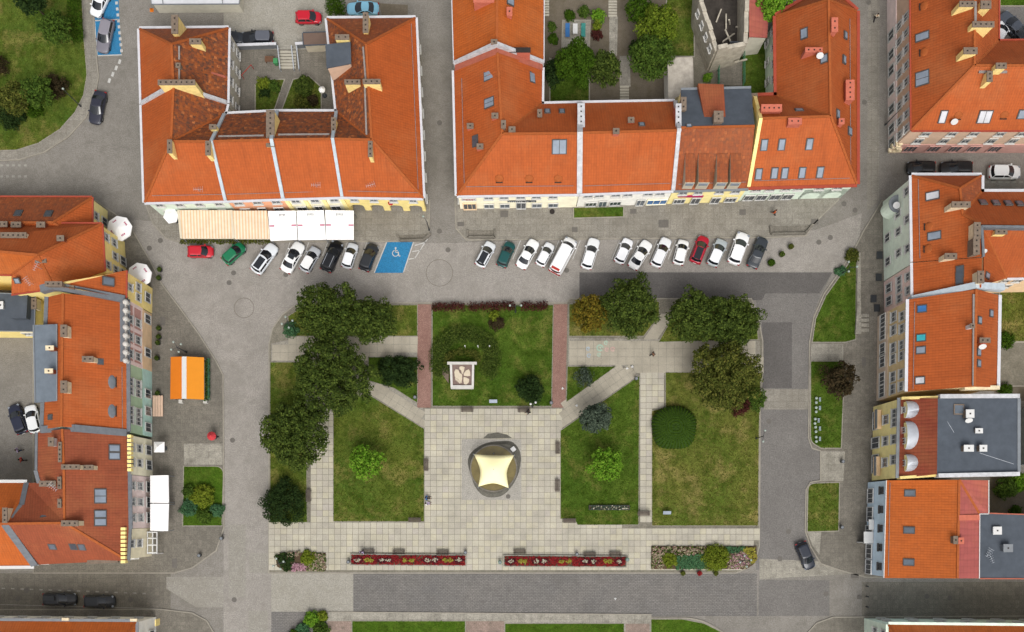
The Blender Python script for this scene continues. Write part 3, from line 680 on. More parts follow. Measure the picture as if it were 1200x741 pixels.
A2 = House('town_house', 'mint corner house behind the wide striped awning', [(166, 123, ZE), (169.5, 237.5, ZE), (264.5, 235.5, ZE), (248, 166, ZR), (263.5, 134, ZE), (266.5, 122, ZE), (203.5, 102, ZR), (200.5, 166, ZR)], 7,
    [([0, 1, 7, 6], 'roof_orange'), ([1, 2, 3, 7], 'roof_orange'), ([7, 3, 4], 'roof_old'), ([6, 7, 4, 5], 'roof_old')], 'wall_mint', {1: [(4.9, 1.0, 1.35, 4), (1.6, 1.1, 1.7, [.15, .4, .85], 'shop'), (1.3, 1.1, 2.3, [.62], 'door')], 0: [(4.9, 1, 1.3, 6), (1.6, 1.1, 1.6, 6)]}, party=(2, 3, 5, 6), group=GA)
A2.firewall([(264.5, 235.5, ZE), (248, 166, ZR), (263.5, 134, ZE)], .4, .35, 'firewall_blue')
A2.chimney(199, 172, .5, 1.6, 1.5); A2.chimney(244, 174, .55, 1.7, 1.5); A2.chimney(249.5, 149, .8, .5, 1.2); A2.chimney(252, 165, .8, .4, 1.3)
A2.snow((178, 229.5), (262, 228)); A2.antenna(232, 222, .8, 0)
A3 = House('town_house', 'salmon house behind the narrow striped awning', [(264.5, 235.5, ZE), (332, 233, ZE), (318.5, 164, ZR), (325, 131, ZE), (263.5, 134, ZE), (248, 166, ZR)], 6,
    [([0, 1, 2, 5], 'roof_orange'), ([5, 2, 3, 4], 'roof_old')], 'wall_salmon', {0: [(4.9, 1.15, 1.35, 3), (1.6, 1.3, 1.8, [.2, .8], 'shop'), (1.3, 1.1, 2.3, [.5], 'door')], 3: [(4.6, 1, 1.2, 3)]}, party=(1, 2, 4, 5), group=GA, gut='gutter_white')
A3.firewall([(332, 233, ZE), (318.5, 164, ZR), (325, 131, ZE)], .45, .4, 'firewall_blue'); A3.chimney(317, 151, .95, 4.6, 1.1, pots=8); A3.snow((266, 228), (330, 226))
m = MB(); m.bar(A3.hit(256, 160, .1)[0], A3.hit(309, 159, .1)[0], .22, .1); A3.part('ridge_ladder', m, 'ridge_grey')
A4 = House('town_house', 'pale cream house behind the white awnings', [(332, 233, ZE), (401, 231, ZE), (390, 163, ZR), (394.5, 131, ZE), (325, 131, ZE), (318.5, 164, ZR)], 6,
    [([0, 1, 2, 5], 'roof_orange'), ([5, 2, 3, 4], 'roof_old')], 'wall_pale', {0: [(4.9, 1.1, 1.35, 3), (1.6, 1.3, 1.8, [.2, .8], 'shop'), (1.3, 1.1, 2.3, [.5], 'door')], 3: [(4.6, 1, 1.2, 3)]}, party=(1, 2, 4, 5), group=GA)
for t_ in (.02, .34, .66, .98):
    a = A4.I[0].lerp(A4.I[1], t_); n = A4.nrm(0); m = MB(); m.box((a.x+n.x*.08, a.y+n.y*.08, 3.1), (.5, .2, 6.0)); A4.part('pilaster', m, 'wall_lemon')
A4.firewall([(401, 231, ZE), (390, 163, ZR), (394.5, 131, ZE)], .4, .35, 'firewall_blue'); A4.chimney(391, 155, .5, 3.6, 1.2)
m = MB(); m.bar(A4.hit(326, 158, .1)[0], A4.hit(386, 157.5, .1)[0], .22, .1); A4.part('ridge_ladder', m, 'ridge_grey'); A4.snow((334, 226), (400, 224)); A4.antenna(370, 217, .8, 0)
A5 = House('town_house', 'yellow arcaded corner house with grey box dormer', [(383, 22, ZE), (487, 21, ZE), (496, 232.5, ZE), (401, 231, ZE), (390, 163, ZR), (394.5, 131, ZE), (429, 52, ZR), (435.5, 164, ZR)], 6,
    [([0, 1, 6], 'roof_burnt'), ([1, 2, 7, 6], 'roof_orange'), ([0, 6, 7, 5], 'roof_old'), ([5, 7, 4], 'roof_old'), ([3, 4, 7, 2], 'roof_orange')], 'wall_yellow',
    {2: [(4.95, 1.0, 1.2, 4)], 1: [(4.8, 1, 1.3, 9), (1.6, 1.1, 1.5, 8)], 5: [(4.6, 1, 1.2, 5), (1.6, 1, 1.2, 5)]}, party=(3, 4), arcade=(2,), group=GA)
A5.arcade_front(2, 4, 1.9, 6.2, 'wall_yellow', pier=.9)
a = A5.I[2].lerp(A5.I[3], .42); m = MB(); m.ball((a.x, a.y-.1, 3.95), .38, .8); A5.part('sign', m, 'red_paint')
A5.chimney(428.5, 27, .6, 2.5, 1.6, cap='chimney_grey'); A5.chimney(413, 96.5, 1.9, .5, 1.5); A5.chimney(435.5, 96, 2.1, .5, 1.3); A5.chimney(434, 175, .45, 1.9, 1.2); A5.chimney(401, 44, 1.7, .55, 2.2)
m = MB(); m.bar(A5.hit(425.5, 55, .1)[0], A5.hit(428.5, 94, .1)[0], .22, .12); A5.part('ridge_ladder', m, 'ridge_grey'); m = MB(); m.bar(A5.hit(427.5, 100, .1)[0], A5.hit(429.5, 158, .1)[0], .22, .12); A5.part('ridge_ladder', m, 'ridge_grey')
# grey box dormer
q = [W(382.5, 54, 10.2), W(410, 50.5, 10.4), W(410.5, 74, 10.4), W(384, 80, 10.2)]; m = MB(); m.hexa([(p.x, p.y, 6.6) for p in q], q); dm = A5.part('dormer', m, 'wall_tan'); m = MB(); m.hexa([(p.x, p.y, p.z+.01) for p in offset_poly(q, -.1) for p in [Vector((p.x, p.y, 10.25))]], [(p.x, p.y, 10.45) for p in offset_poly(q, -.1)]); m.build('dormer_roof', 'flat_dark', dm)
A5.snow((408, 224), (490, 226)); A5.snow((482, 28), (490, 222)); A5.antenna(434, 217, .8, .3)
# --- block behind the parked cars (upper middle)
GB = 'houses in the row behind the parked cars'
B0 = House('town_house', 'bright orange gabled house behind a white stepped firewall', [(528, -70, ZE), (532, 75, ZE), (582.5, 53, ZR), (637, 74, ZE), (637.5, -70, ZE), (582.5, -92, ZR)], 6,
    [([0, 1, 2, 5], 'roof_bright'), ([5, 2, 3, 4], 'roof_bright')], 'wall_white', {0: [(4.6, 1, 1.3, 6)], 3: [(4.6, 1, 1.3, 6)]}, party=(1, 2), group=GB, gut='gutter_white', gw=.12)
B0.firewall([(532, 75, ZE), (579, 53, ZR+.2), (584, 53, ZR+.2), (637, 74, ZE)], .4, .5); B0.firewall([(533, 80, ZE), (582, 60, ZR-.2), (636, 79, ZE)], .9, .12, 'firewall_pink')
B0.chimney(579, 49.5, .7, .5, 1.0, 'chimney_pink', cap='chimney_grey'); B0.chimney(599, 59, 4.9, .5, 1.5, 'chimney_pink', cap='soot')
B0.chimney(597, 14, .6, 1.0, .8, 'chimney_pink', cap='chimney_pink'); B0.skylight(598, 2, .8, 1.0); B0.chimney(570, -1, 3.2, .9, .7, 'chimney_pink', cap='chimney_pink')
B1 = House('town_house', 'cream shop house with black name board and paired roof windows', [(532, 83, ZE), (535.5, 229.5, ZE), (678.6, 227.5, ZE), (679.3, 156.5, ZR), (679.3, 121, ZE), (635, 122, ZE), (635.5, 79.5, ZE), (583, 62, ZR), (588.5, 157, ZR)], 8,
    [([0, 1, 8, 7], 'roof_orange'), ([1, 2, 3, 8], 'roof_orange'), ([8, 3, 4, 5], 'roof_orange'), ([7, 8, 5, 6], 'roof_orange')], 'wall_pale',
    {1: [(4.95, 1.15, 1.15, [.25, .38, .52, .65, .79]), (1.5, 1.3, 1.6, [.25, .385, .66, .8], 'shop', 'frame_white', 'pane'), (1.35, 1.3, 2.5, [.525], 'door'), (1.4, 1.7, 2.4, [.085], 'shop', 'wall_peach', 'pane_dark')], 0: [(4.8, 1, 1.3, 9), (1.6, 1, 1.4, 8)]}, party=(2, 3, 6, 7), group=GB)
m = MB(); a = B1.I[1].lerp(B1.I[2], .53); m.box((a.x, a.y-.08, 3.3), (3.9, .12, .5)); sg = B1.part('shop_sign', m, 'metal_dark')
m = MB()
for k in range(13):
    if k not in (7, 10): m.box((a.x-1.7+k*.28, a.y-.16, 3.3), (.16, .03, .22))
m.build('lettering', 'white_paint', sg)
m = MB(); a = B1.I[1].lerp(B1.I[2], .085); m.box((a.x, a.y-.06, 4.4), (2.0, .1, 1.0)); sg = B1.part('shop_sign', m, 'white_paint'); m = MB()
for k in range(8): m.box((a.x-.75+k*.21, a.y-.13, 4.6-.03*(k % 3)), (.13, .03, .2))
for k in range(5): m.box((a.x-.35+k*.2, a.y-.13, 4.2), (.12, .03, .14))
m.build('lettering', 'red_paint', sg)
B1.skylight(573, 88.5, 1.1, 1.5, n=2); B1.skylight(573.5, 120.5, 1.1, 1.5, n=2); B1.skylight(623.5, 91, 1.2, .8); B1.skylight(655.5, 172, 1.75, 1.75, n=2); B1.skylight(557, 165.5, 1.3, .8, pm='pane_dark', n=2)
for q in ((590, 146), (632.5, 133), ): B1.chimney(*q, .5, .9, .7, 'chimney_grey')
for q in ((551, 148), (580, 136), (600, 152), (562.5, 172)): B1.chimney(*q, .75, .6, .6, 'chimney_pink')
B1.skylight(641.5, 130.5, .6, .9); B1.skylight(658.5, 130.5, .6, .9); B1.snow((546, 219), (672, 218)); B1.snow((541, 92), (544, 215))
for q in ((585, 212), (620, 212), (654, 212)):
    B1.eyebrow(*q)
B2 = House('town_house', 'white and cream house with the green strip garden at its foot', [(679, 227.4, ZE), (789, 223.5, ZE), (796, 153, ZR), (791, 119, ZE), (679.6, 121, ZE), (679.6, 156, ZR)], 6,
    [([0, 1, 2, 5], 'roof_orange'), ([5, 2, 3, 4], 'roof_orange')], 'wall_white', {0: [(4.95, 1.15, 1.15, [.1, .22, .4, .53, .75, .88]), (1.5, 1.5, 1.6, [.15, .42], 'shop'), (1.3, 1.1, 2.3, [.28, .7], 'door', 'frame_white', 'pane'), (1.5, 2.6, 1.9, [.88], 'shop', 'wall_pale', 'pane_blue')]}, party=(1, 2, 4, 5), group=GB)
B2.firewall([(679, 228, ZE), (679.5, 156, ZR), (679.5, 121, ZE)], .7, .35); B2.firewall([(788.5, 224, ZE), (795.5, 152, ZR), (791, 119, ZE)], .5, .4)
B2.chimney(681, 140, .8, 3.9, .9, 'chimney_pink', cap='firewall_white'); B2.chimney(795, 138, .6, 3.4, 1.0, 'chimney_pink', cap='firewall_white')
for q in ((739.5, 141), (722, 154)): B2.chimney(*q, .7, .6, .6, 'chimney_pink')
B2.skylight(752, 146, .6, .7); B2.snow((685, 218), (785, 215))
B3 = House('town_house', 'pale yellow house with four shed dormers and magenta fascia', [(789.3, 223.5, ZE), (876.6, 221, ZE), (884.5, 148, ZR-.6), (880, 104, 8.6), (798, 106, 8.6), (796.5, 150, ZR-.6)], 6,
    [([0, 1, 2, 5], 'roof_burnt'), ([5, 2, 3, 4], 'flat_dark')], 'wall_lemon', {0: [(4.95, 1.1, 1.3, [.15, .36, .65, .87]), (1.5, 1.5, 1.7, [.15, .87], 'shop'), (1.3, 1.2, 2.3, [.38, .66], 'door')]}, party=(1, 2, 4, 5), group=GB, gut='gutter_grey')
m = MB(); a = B3.I[0].lerp(B3.I[1], .28); m.box((a.x, a.y-.1, 3.45), (3.4, .14, .6)); B3.part('fascia_sign', m, 'magenta_sign')
for t_, (x0, x1) in enumerate(((803, 814.5), (818.5, 832), (840, 853), (856, 869))):
    y0, y1 = 180, 214; zt = B3.hit((x0+x1)/2, y0, .05)[0].z; q = [W(x0, y1, 9.0), W(x1, y1, 9.0), W(x1, y0, zt), W(x0, y0, zt)]; m = MB()
    m.hexa([(p.x, p.y, 6.2) for p in q], [p-Vector((0, 0, .1)) for p in q]); dm = B3.part('dormer', m, 'wall_drab')
    m = MB(); fi = m.poly([p+Vector((0, 0, .04)) for p in q]); d_ = (q[3]-q[0]).length; w_ = (q[1]-q[0]).length; m.uv[fi] = [(0, 0), (w_, 0), (w_, d_), (0, d_)]; m.build('dormer_roof', 'roof_burnt', dm)
    m = MB(); c = (q[0]+q[1])/2; m.box((c.x, c.y-.05, 8.3), (w_*.75, .08, .7)); m.build('pane', 'pane_sky', dm)
q = [W(818, 98, 9.4), W(848, 99, 9.4), W(851, 150, 10.9), W(828, 152, 10.9)]; m = MB(); fi = m.poly(q); m.uv[fi] = [(0, 0), (3.4, 0), (3.4, 5.5), (0, 5.5)]; m.hexa([(p.x, p.y, 6) for p in q], [p-Vector((0, 0, .02)) for p in q]); B3.part('rear_roof', m, 'roof_brown')
B3.chimney(801, 122, .6, 1.6, 1.0, 'chimney_grey'); B3.chimney(842, 137, 1.1, 1.3, 1.2, 'chimney_grey'); B3.skylight(807.5, 147.5, .6, .4); B3.snow((795, 216), (874, 213.5))
B4 = House('town_house', 'pale green arcaded corner house with rows of roof windows', [(909, 19, ZE), (952, -6, ZE), (985, -4, ZE), (1004, 13, ZE), (1004, 216, ZE), (877, 219.5, ZE), (891, 139, ZR), (884, 113, ZE), (910, 112, ZE), (971, 0, ZR), (973.5, 136.5, ZR)], 9,
    [([0, 1, 9], 'roof_deep'), ([1, 2, 9], 'roof_deep'), ([2, 3, 9], 'roof_deep'), ([3, 4, 10, 9], 'roof_deep'), ([4, 5, 6, 10], 'roof_orange'), ([10, 6, 7, 8], 'roof_deep'), ([9, 10, 8, 0], 'roof_deep')], 'wall_sage',
    {4: [(4.9, 1.15, 1.3, [.13, .3, .5, .62, .77, .9]), (1.6, 1.4, 2.0, [.55, .67, .8, .92], 'shop')], 8: [(4.6, .8, 1.2, 5), (1.7, .8, 1.2, 4)], 3: [(4.6, 1, 1.3, 8), (1.6, 1, 1.4, 8)]}, party=(5, 6), group=GB, gut='gutter_red', gw=.4)
B4.arcade_front(4, 2, 1.7, 3.9, 'wall_powder', 0, .42, .7)
B4.firewall([(877, 219.5, ZE), (891, 140, ZR), (884, 113, ZE)], .45, .35, 'chimney_yellow')
for q in ((895.5, 170), (916, 169.5), (948.5, 169)): B4.skylight(*q, .75, 1.3)
for q in ((889, 204), (907.5, 203), (919.5, 203), (940, 202.5), (961, 202)): B4.skylight(*q, .75, 1.3)
B4.skylight(942.5, 39.5, 1.2, .8); B4.skylight(966, 69, .9, .8); B4.skylight(991, 41.5, .8, .55); B4.skylight(989.5, 70, .9, .55); B4.skylight(996, 154, .9, .8); B4.skylight(936.5, 129, .9, .55); B4.skylight(982, 134, 1.0, .6)
B4.chimney(954, 59, 2.2, .5, 1.0, 'chimney_pink', cap='chimney_pink'); B4.chimney(904, 127, 2.5, .8, 1.2, 'chimney_pink', cap='chimney_pink'); B4.chimney(931.5, 142.5, 1.6, .7, .9, 'chimney_pink', cap='chimney_pink'); B4.chimney(978, 29.5, .7, 1.7, .9, 'chimney_pink', cap='chimney_pink'); B4.chimney(996, 106, 1.0, 2.5, 1.2, 'chimney_pink', cap='chimney_pink'); B4.chimney(986, 142.5, .6, .6, 1, 'chimney_pink', cap='chimney_pink'); B4.chimney(884, 119, .7, 2.0, 1.0, 'chimney_cream')
B4.dish(961, 65); B4.snow((884, 212), (996, 209)); B4.snow((996, 22), (997, 200))
# --- north east block
C1 = House('town_house', 'tan three storey corner house with yellow chimneys on its roof', [(1066.5, -90, 8.3), (1068, 153, 8.3), (1330, 153, 8.3), (1330, 46, 8.3), (1170, 48, 8.3), (1170, -90, 8.3), (1142, -62, 14), (1142, 77, 14), (1330, 77, 14)], 6,
    [([0, 1, 7, 6], 'roof_deep'), ([1, 2, 8, 7], 'roof_orange'), ([7, 8, 3, 4], 'roof_deep'), ([6, 7, 4, 5], 'roof_deep'), ([5, 0, 6], 'roof_deep')], 'wall_tan',
    {0: [(6.6, 1, 1.4, [.42, .5, .58, .66, .74, .82, .9, .97]), (4.2, 1, 1.5, [.42, .5, .58, .66, .74, .82, .9, .97]), (1.5, 1.3, 1.9, [.42, .52, .6, .7, .8, .9, .97], 'shop')],
     1: [(6.9, 1.1, 1.2, [.08, .2, .3, .42, .52]), (4.4, 1.1, 1.5, [.08, .2, .3, .42, .52]), (1.6, 1.6, 1.9, [.08, .19, .29, .38, .48], 'shop', 'wall_rose')]}, gut='gutter_red', gw=.2, base=[(0, 3.2, 'wall_blush'), (1, 3.0, 'wall_rose')])
for q, w_, d_ in (((1133, 5), 1.8, .6), ((1155, 6), 1.2, .9), ((1152, 29), 2.6, .6), ((1137, 60), 1.6, .7), ((1173, 77.5), 1.2, .6), ((1159.5, 90), .6, 1.2)): C1.chimney(*q, w_, d_, 1.5)
C1.skylight(1081, 43, .9, 1.6); C1.skylight(1081, 92, 1.7, 1.6, n=2); C1.skylight(1105, 137, .8, 1.5, pm='pane_white'); C1.skylight(1154, 137, 1.6, 1.5, pm='pane_white', n=2); C1.skylight(1198, 134, 1, 1); C1.dish(1118.5, 142.5)
for q in ((1080, 8), (1080, 62)): C1.eyebrow(*q)
for q in ((1122, 138), (1176, 137.5)): C1.eyebrow(*q)
m = MB(); m.bar(C1.hit(1143, 2, .15)[0], C1.hit(1143, 26, .15)[0], .3, .15); C1.part('ridge_ladder', m, 'ridge_grey'); m = MB(); m.bar(C1.hit(1147, 84.5, .15)[0], C1.hit(1180, 84.5, .15)[0], .3, .15); C1.part('ridge_ladder', m, 'ridge_grey')
q = C1.I[1]; m = MB()
for k in range(26): m.box((q.x+random.uniform(-.1, .8), q.y+random.uniform(-.25, .5), random.uniform(.1, 3.4)), (random.uniform(.4, .7), random.uniform(.4, .7), random.uniform(.3, .5)), Matrix.Rotation(random.uniform(-.3, .3), 3, 'Z'))
C1.part('rusticated_corner', m, 'chimney_cream')
# --- east row
GD = 'houses in the row along the asphalt road'
ZD = 10.5
D1 = House('town_house', 'pale mint corner house with a cross wing and round bay', [(1068, 206, ZD), (1069.5, 307, ZD), (1151, 301, 16), (1149, 263, 16), (1330, 267, 16), (1330, 225, ZD), (1150, 225, ZD), (1150, 206, ZD), (1125, 221, 14.4), (1128, 251, 14.6)], 8,
    [([0, 1, 2, 3, 9, 8], 'roof_orange'), ([7, 0, 8], 'roof_deep'), ([6, 7, 8, 9], 'roof_burnt'), ([5, 6, 9, 3, 4], 'roof_deep')], 'wall_powder', {0: [(8.8, 1, 1.4, [.12, .45, .8]), (5.7, 1, 1.6, [.3, .52, .78]), (2.0, 1.1, 1.7, [.5, .8], 'shop')], 7: [(8.8, 1, 1.3, 4), (5.7, 1, 1.3, 4), (2, 1, 1.5, 4)]}, party=(1, 2, 3), group=GD, gw=.35, gut='gutter_white')
D1.chimney(1126, 240, 2.2, .6, 1.4, 'chimney_cream'); D1.chimney(1114, 300.5, 1.4, .6, 1.3, 'chimney_cream'); D1.chimney(1145, 270.5, .7, 1.9, 1.4, 'chimney_cream'); D1.chimney(1144, 288.5, .7, 2.0, 1.4, 'chimney_grey'); D1.firewall([(1139, 264.5, 15.4), (1139, 297, 15.3)], .35, .7)
D1.firewall([(1150, 266, 16), (1330, 268, 16)], .3, .25, 'firewall_grey'); D1.firewall([(1150, 265, 16), (1152, 301, 16)], .3, .2, 'firewall_grey')
D1.skylight(1093, 229.5, .9, 1.5, pm='pane_white'); D1.skylight(1095, 276.5, .9, 1.5)
for q in ((1152, 237), (1167, 237.5), (1181.5, 238), (1195, 238.5)): D1.skylight(*q, .7, .9, pm='pane')
for q in ((1085.5, 266), (1085, 292)): D1.eyebrow(*q)
a = D1.I[0].lerp(D1.I[1], .18); m = MB(); m.tube((a.x-.1, a.y, 2.4), (a.x-.1, a.y, 5.6), 1.1, n=16); b_ = D1.part('bay', m, 'wall_powder'); m = MB(); m.tube((a.x-.1, a.y, 5.6), (a.x-.1, a.y, 5.75), 1.2, n=16); m.build('bay_roof', 'gutter_grey', b_)
m = MB(); m.tube((a.x-.5, a.y-.4, 6.4), (a.x-.6, a.y-.5, 6.6), .1, .45, 14); D1.part('satellite_dish', m, 'white_paint'); D1.snow((1076, 210), (1078, 303))
DB = House('rear_wing', 'orange rear roof in the corner behind the mint house', [(1153, 269, 15), (1330, 270, 15), (1330, 323, 9.5), (1180, 326, 9.5), (1153, 334, 13.5)], 5, [([0, 1, 2, 3], 'roof_deep'), ([0, 3, 4], 'roof_deep')], 'wall_peach', {2: [(7.5, 1, 1.3, [.85, .95]), (4.5, 1, 1.3, [.85, .95])]}, party=(0, 1, 4), group=GD)
DB.chimney(1173, 272, 1.4, .5, .9); DB.skylight(1182, 310, .8, 1.9); DB.skylight(1157, 323, .6, .9); DB.dish(1153.5, 294, .35, .6)
D2 = House('town_house', 'narrow rose pink house with twin roof windows', [(1069.5, 308, ZD), (1070, 349, ZD), (1150, 337, 16), (1151, 302, 16)], 4, [([0, 1, 2, 3], 'roof_orange')], 'wall_pink',
    {0: [(8.8, 1, 1.3, [.3, .7]), (5.8, 1, 1.5, [.25, .5, .8]), (2.2, 1.2, 1.8, [.3, .7], 'shop')]}, party=(1, 2, 3), group=GD, gw=.35)
D2.firewall([(1067, 351, ZD), (1142, 335, 15.7), (1176, 337, 13.6)], .8, .4, 'firewall_blue'); D2.skylight(1125, 318.5, 1.3, .75, pm='pane_dark'); D2.skylight(1124.5, 326.5, 1.3, .75, pm='pane_dark'); D2.chimney(1149, 325, .7, 1.4, 1.1, 'chimney_cream')
D3 = House('town_house', 'long beige house with three storeys of white framed windows', [(1065, 351, 11.2), (1063.5, 459, 11.2), (1142, 453, 16), (1168, 454, 13.2), (1170, 346, 13.2), (1144, 339, 16)], 6, [([0, 1, 2, 5], 'roof_orange'), ([5, 2, 3, 4], 'roof_deep')], 'wall_beige',
    {0: [(8.9, 1.15, 1.35, [.14, .28, .46, .58, .78, .92]), (6.0, 1.3, 1.6, [.1, .25, .45, .58, .78, .92]), (2.2, 1.7, 1.8, [.08, .23, .42, .55, .76, .9], 'shop')]}, party=(1, 2, 4, 5), group=GD, gw=.4, gut='gutter_white', base=[(0, 3.9, 'wall_taupe')])
m = MB(); m.bar(D3.hit(1141.5, 345, .1)[0], D3.hit(1141, 452, .1)[0], .35, .14); D3.part('ridge_ladder', m, 'ridge_grey')
for q, pm in (((1080.7, 362), 'pane_blue'), ((1079.6, 396), 'pane_cyan'), ((1079.3, 410.5), 'pane_sky'), ((1078.3, 446), 'pane_white')): D3.skylight(*q, .8, 1.0, pm=pm)
for q in ((1148, 375.5), (1161.5, 367.5), (1147, 413), (1147, 426)): D3.skylight(*q, .75, .6)
D3.chimney(1139.5, 382, .45, .45, 1.2, 'white_paint'); D3.chimney(1154, 399, 1.2, .5, 1.0, 'chimney_pink'); D3.dish(1151.5, 406, .45); D3.firewall([(1128, 455, 14.5), (1169, 455, 13)], .5, .6, 'chimney_cream'); D3.snow((1072, 354), (1070, 456))
D4 = House('town_house', 'lemon yellow house with three silver domed dormers and flat dark roof', [(1055, 466.5, 10.2), (1053, 560.5, 10.2), (1098, 556, 14.2), (1192, 553, 13.8), (1192, 467, 13.8), (1099, 467, 14.2)], 6, [([0, 1, 2, 5], 'roof_red'), ([5, 2, 3, 4], 'flat_dark')], 'wall_lemon',
    {0: [(8.2, 1.2, 1.6, [.17, .28, .5, .76]), (5.2, 1.2, 1.7, [.22, .5, .78]), (1.7, 2.4, 2.2, [.2, .78], 'shop'), (1.5, 1.5, 2.6, [.5], 'door')]}, party=(1, 2, 4, 5), group=GD, gut='gutter_grey', gw=.4, caps=None)
D4.firewall([(1100, 465, 14), (1193, 464.5, 13.8)], .5, .5, 'firewall_white'); D4.firewall([(1098, 557.5, 14), (1193, 555.5, 13.8)], .5, .5, 'firewall_white'); D4.firewall([(1056, 467, 10.4), (1098, 466, 13.6)], .35, .3, 'chimney_yellow'); D4.firewall([(1054, 560, 10.4), (1098, 557, 13.6)], .35, .3, 'chimney_yellow')
for py, w_, xs in ((481, 2.2, 1080), (511, 3.6, 1086), (543, 2.2, 1080)):
    a = W(1057, py, 10.4); b = W(xs, py, 13.0); dm_ = MB(); N = 10; hw = w_/2
    def dome(x, k): t_ = math.pi*k/N; return Vector((x, a.y-hw*math.cos(t_), 11.3+.95*math.sin(t_)))
    m = MB(); m.box((a.x+.9, a.y, 10.7), (1.5, w_*.92, 1.9)); f = [dome(a.x+.16, k) for k in range(N+1)]; m.poly([Vector((p.x, a.y+(p.y-a.y)*.95, p.z-.05)) for p in f]); dm = D4.part('dormer', m, 'wall_lemon')
    tip = Vector((b.x, a.y, 12.25)); m = MB()
    for k in range(N):
        p0, p1 = dome(a.x, k), dome(a.x, k+1); q0, q1 = dome(a.x+1.9, k), dome(a.x+1.9, k+1); m.poly([p0, p1, q1, q0]); m.poly([q0, q1, tip])
    m.build('dormer_roof', 'metal_silver', dm, smooth=True)
    for s in ((0,) if w_ < 3 else (-.7, .7)): put_window(dm, Vector((a.x+.12, a.y+s, 10.95)), Vector((-1, 0, 0)), .8, 1.1)
D4.skylight(1123.5, 480, 1.1, 1.1, pm='pane', fm='chimney_grey'); D4.chimney(1136.5, 485, .9, .9, 1.0, 'chimney_grey', cap='white_paint'); D4.dish(1135.5, 492.5, .45, .8); D4.chimney(1147, 505, .8, .5, .4, 'chimney_grey', cap='white_paint'); D4.chimney(1135, 525.5, 1.1, .7, .9, 'chimney_grey', cap='white_paint'); D4.chimney(1152, 525.5, .8, .7, .9, 'chimney_grey', cap='white_paint')
m = MB(); m.tube(D4.hit(1098, 474, .05)[0], D4.hit(1118, 507, .05)[0], .025); D4.part('cable', m, 'metal_silver'); m = MB(); m.tube(D4.hit(1148, 531, .05)[0], D4.hit(1188, 544, .05)[0], .025); D4.part('cable', m, 'metal_silver')
a, b = D4.I[0].lerp(D4.I[1], .82), D4.I[0].lerp(D4.I[1], .2)
for q in (a, b): m = MB(); m.box((q.x-.5, q.y, 3.3), (.9, 2.6, .2)); bl = D4.part('balcony', m, 'wall_peach'); m = MB(); m.box((q.x-.92, q.y, 3.8), (.07, 2.6, .8)); m.build('railing', 'metal_grey', bl)
D5 = House('town_house', 'powder blue house under a bright orange roof', [(1039, 563, 7.5), (1036, 677.5, 7.5), (1122, 678, 12), (1147, 678, 10.6), (1147.5, 602, 10.6), (1158, 602, 10.4), (1158, 563, 10.4), (1124, 562.5, 12)], 8, [([0, 1, 2, 7], 'roof_bright'), ([7, 2, 3, 4], 'roof_pink'), ([7, 4, 5, 6], 'roof_pink')], 'wall_blue',
    {0: [(5.6, .9, 1.1, 5, 'win', 'frame_dark'), (1.6, 1.9, 2.0, [.15, .35, .75, .92], 'shop', 'white_paint'), (1.4, 1.2, 2.4, [.52], 'door')]}, party=(6, 7), group=GD, gut='white_paint', gw=.1)
for q in ((1066.5, 578), (1065.5, 621.5), (1065, 659)): D5.skylight(*q, 1.2 if 0 else .75, 1.2, pm='pane')
D5.chimney(1119.5, 633, .45, .9, .8, 'chimney_grey'); D5.chimney(1126, 634, .6, .7, .5, 'chimney_pink', cap='chimney_pink'); m = MB(); m.bar(D5.hit(1123, 607, .1)[0], D5.hit(1147, 606.5, .1)[0], .7, .3); D5.part('parapet', m, 'chimney_pink'); D5.snow((1043, 566), (1041, 675))
a = D5.I[0].lerp(D5.I[1], .6); m = MB(); m.box((a.x-.7, a.y, 2.9), (1.3, 1.6, .18)); m.box((a.x-.7, a.y-.7, 1.45), (1.3, .12, 2.9)); D5.part('porch', m, 'white_paint'); a = D5.I[0].lerp(D5.I[1], .46); m = MB(); m.box((a.x-.4, a.y, 3.0), (.7, 1.4, .15)); D5.part('canopy', m, 'white_paint')
D7 = House('annex', 'dark flat roofed annex behind the powder blue house', [(1148, 602, 8.6), (1330, 608, 8.6), (1330, 678, 8.6), (1148, 677.5, 8.6)], 4, [([0, 1, 2, 3], 'flat_dark')], 'wall_drab', {}, gut='firewall_pink', gw=.15, inset=.1, caps=None, cat='building')
D7.chimney(1168.5, 622, 1.0, .9, .35, 'white_paint', cap='white_paint'); D7.chimney(1181, 642.5, 1.1, .9, .8, 'metal_grey', cap='metal_grey'); D7.antenna(1159, 648, .5, 1); D7.antenna(1162, 655, .4, 2)
m = MB(); q = gp([(1193, 480), (1225, 480), (1225, 545), (1193, 545)]); m.prism(q, 0, 5); o = m.build('shed', 'flat_metal'); tag(o, 'grey metal shed behind the flat dark roof', 'shed')
D6 = House('town_house', 'pale green corner house on the side street opposite the blue house', [(1041, 732, 9.5), (1330, 735, 9.5), (1330, 850, 9.5), (1041, 850, 9.5), (1078, 790, 14.5), (1330, 790, 14.5)], 4, [([0, 1, 5, 4], 'roof_bright'), ([1, 2, 5], 'roof_bright'), ([2, 3, 4, 5], 'roof_bright'), ([3, 0, 4], 'roof_bright')], 'wall_sage',
    {0: [(7.6, 1, 1.3, 9), (4.6, 1, 1.4, 9), (1.7, 1.2, 1.6, 8, 'shop')], 3: [(7.6, 1, 1.3, [.9, .7]), (4.6, 1, 1.4, [.9, .7])]}, gut='wall_sage', gw=.35)
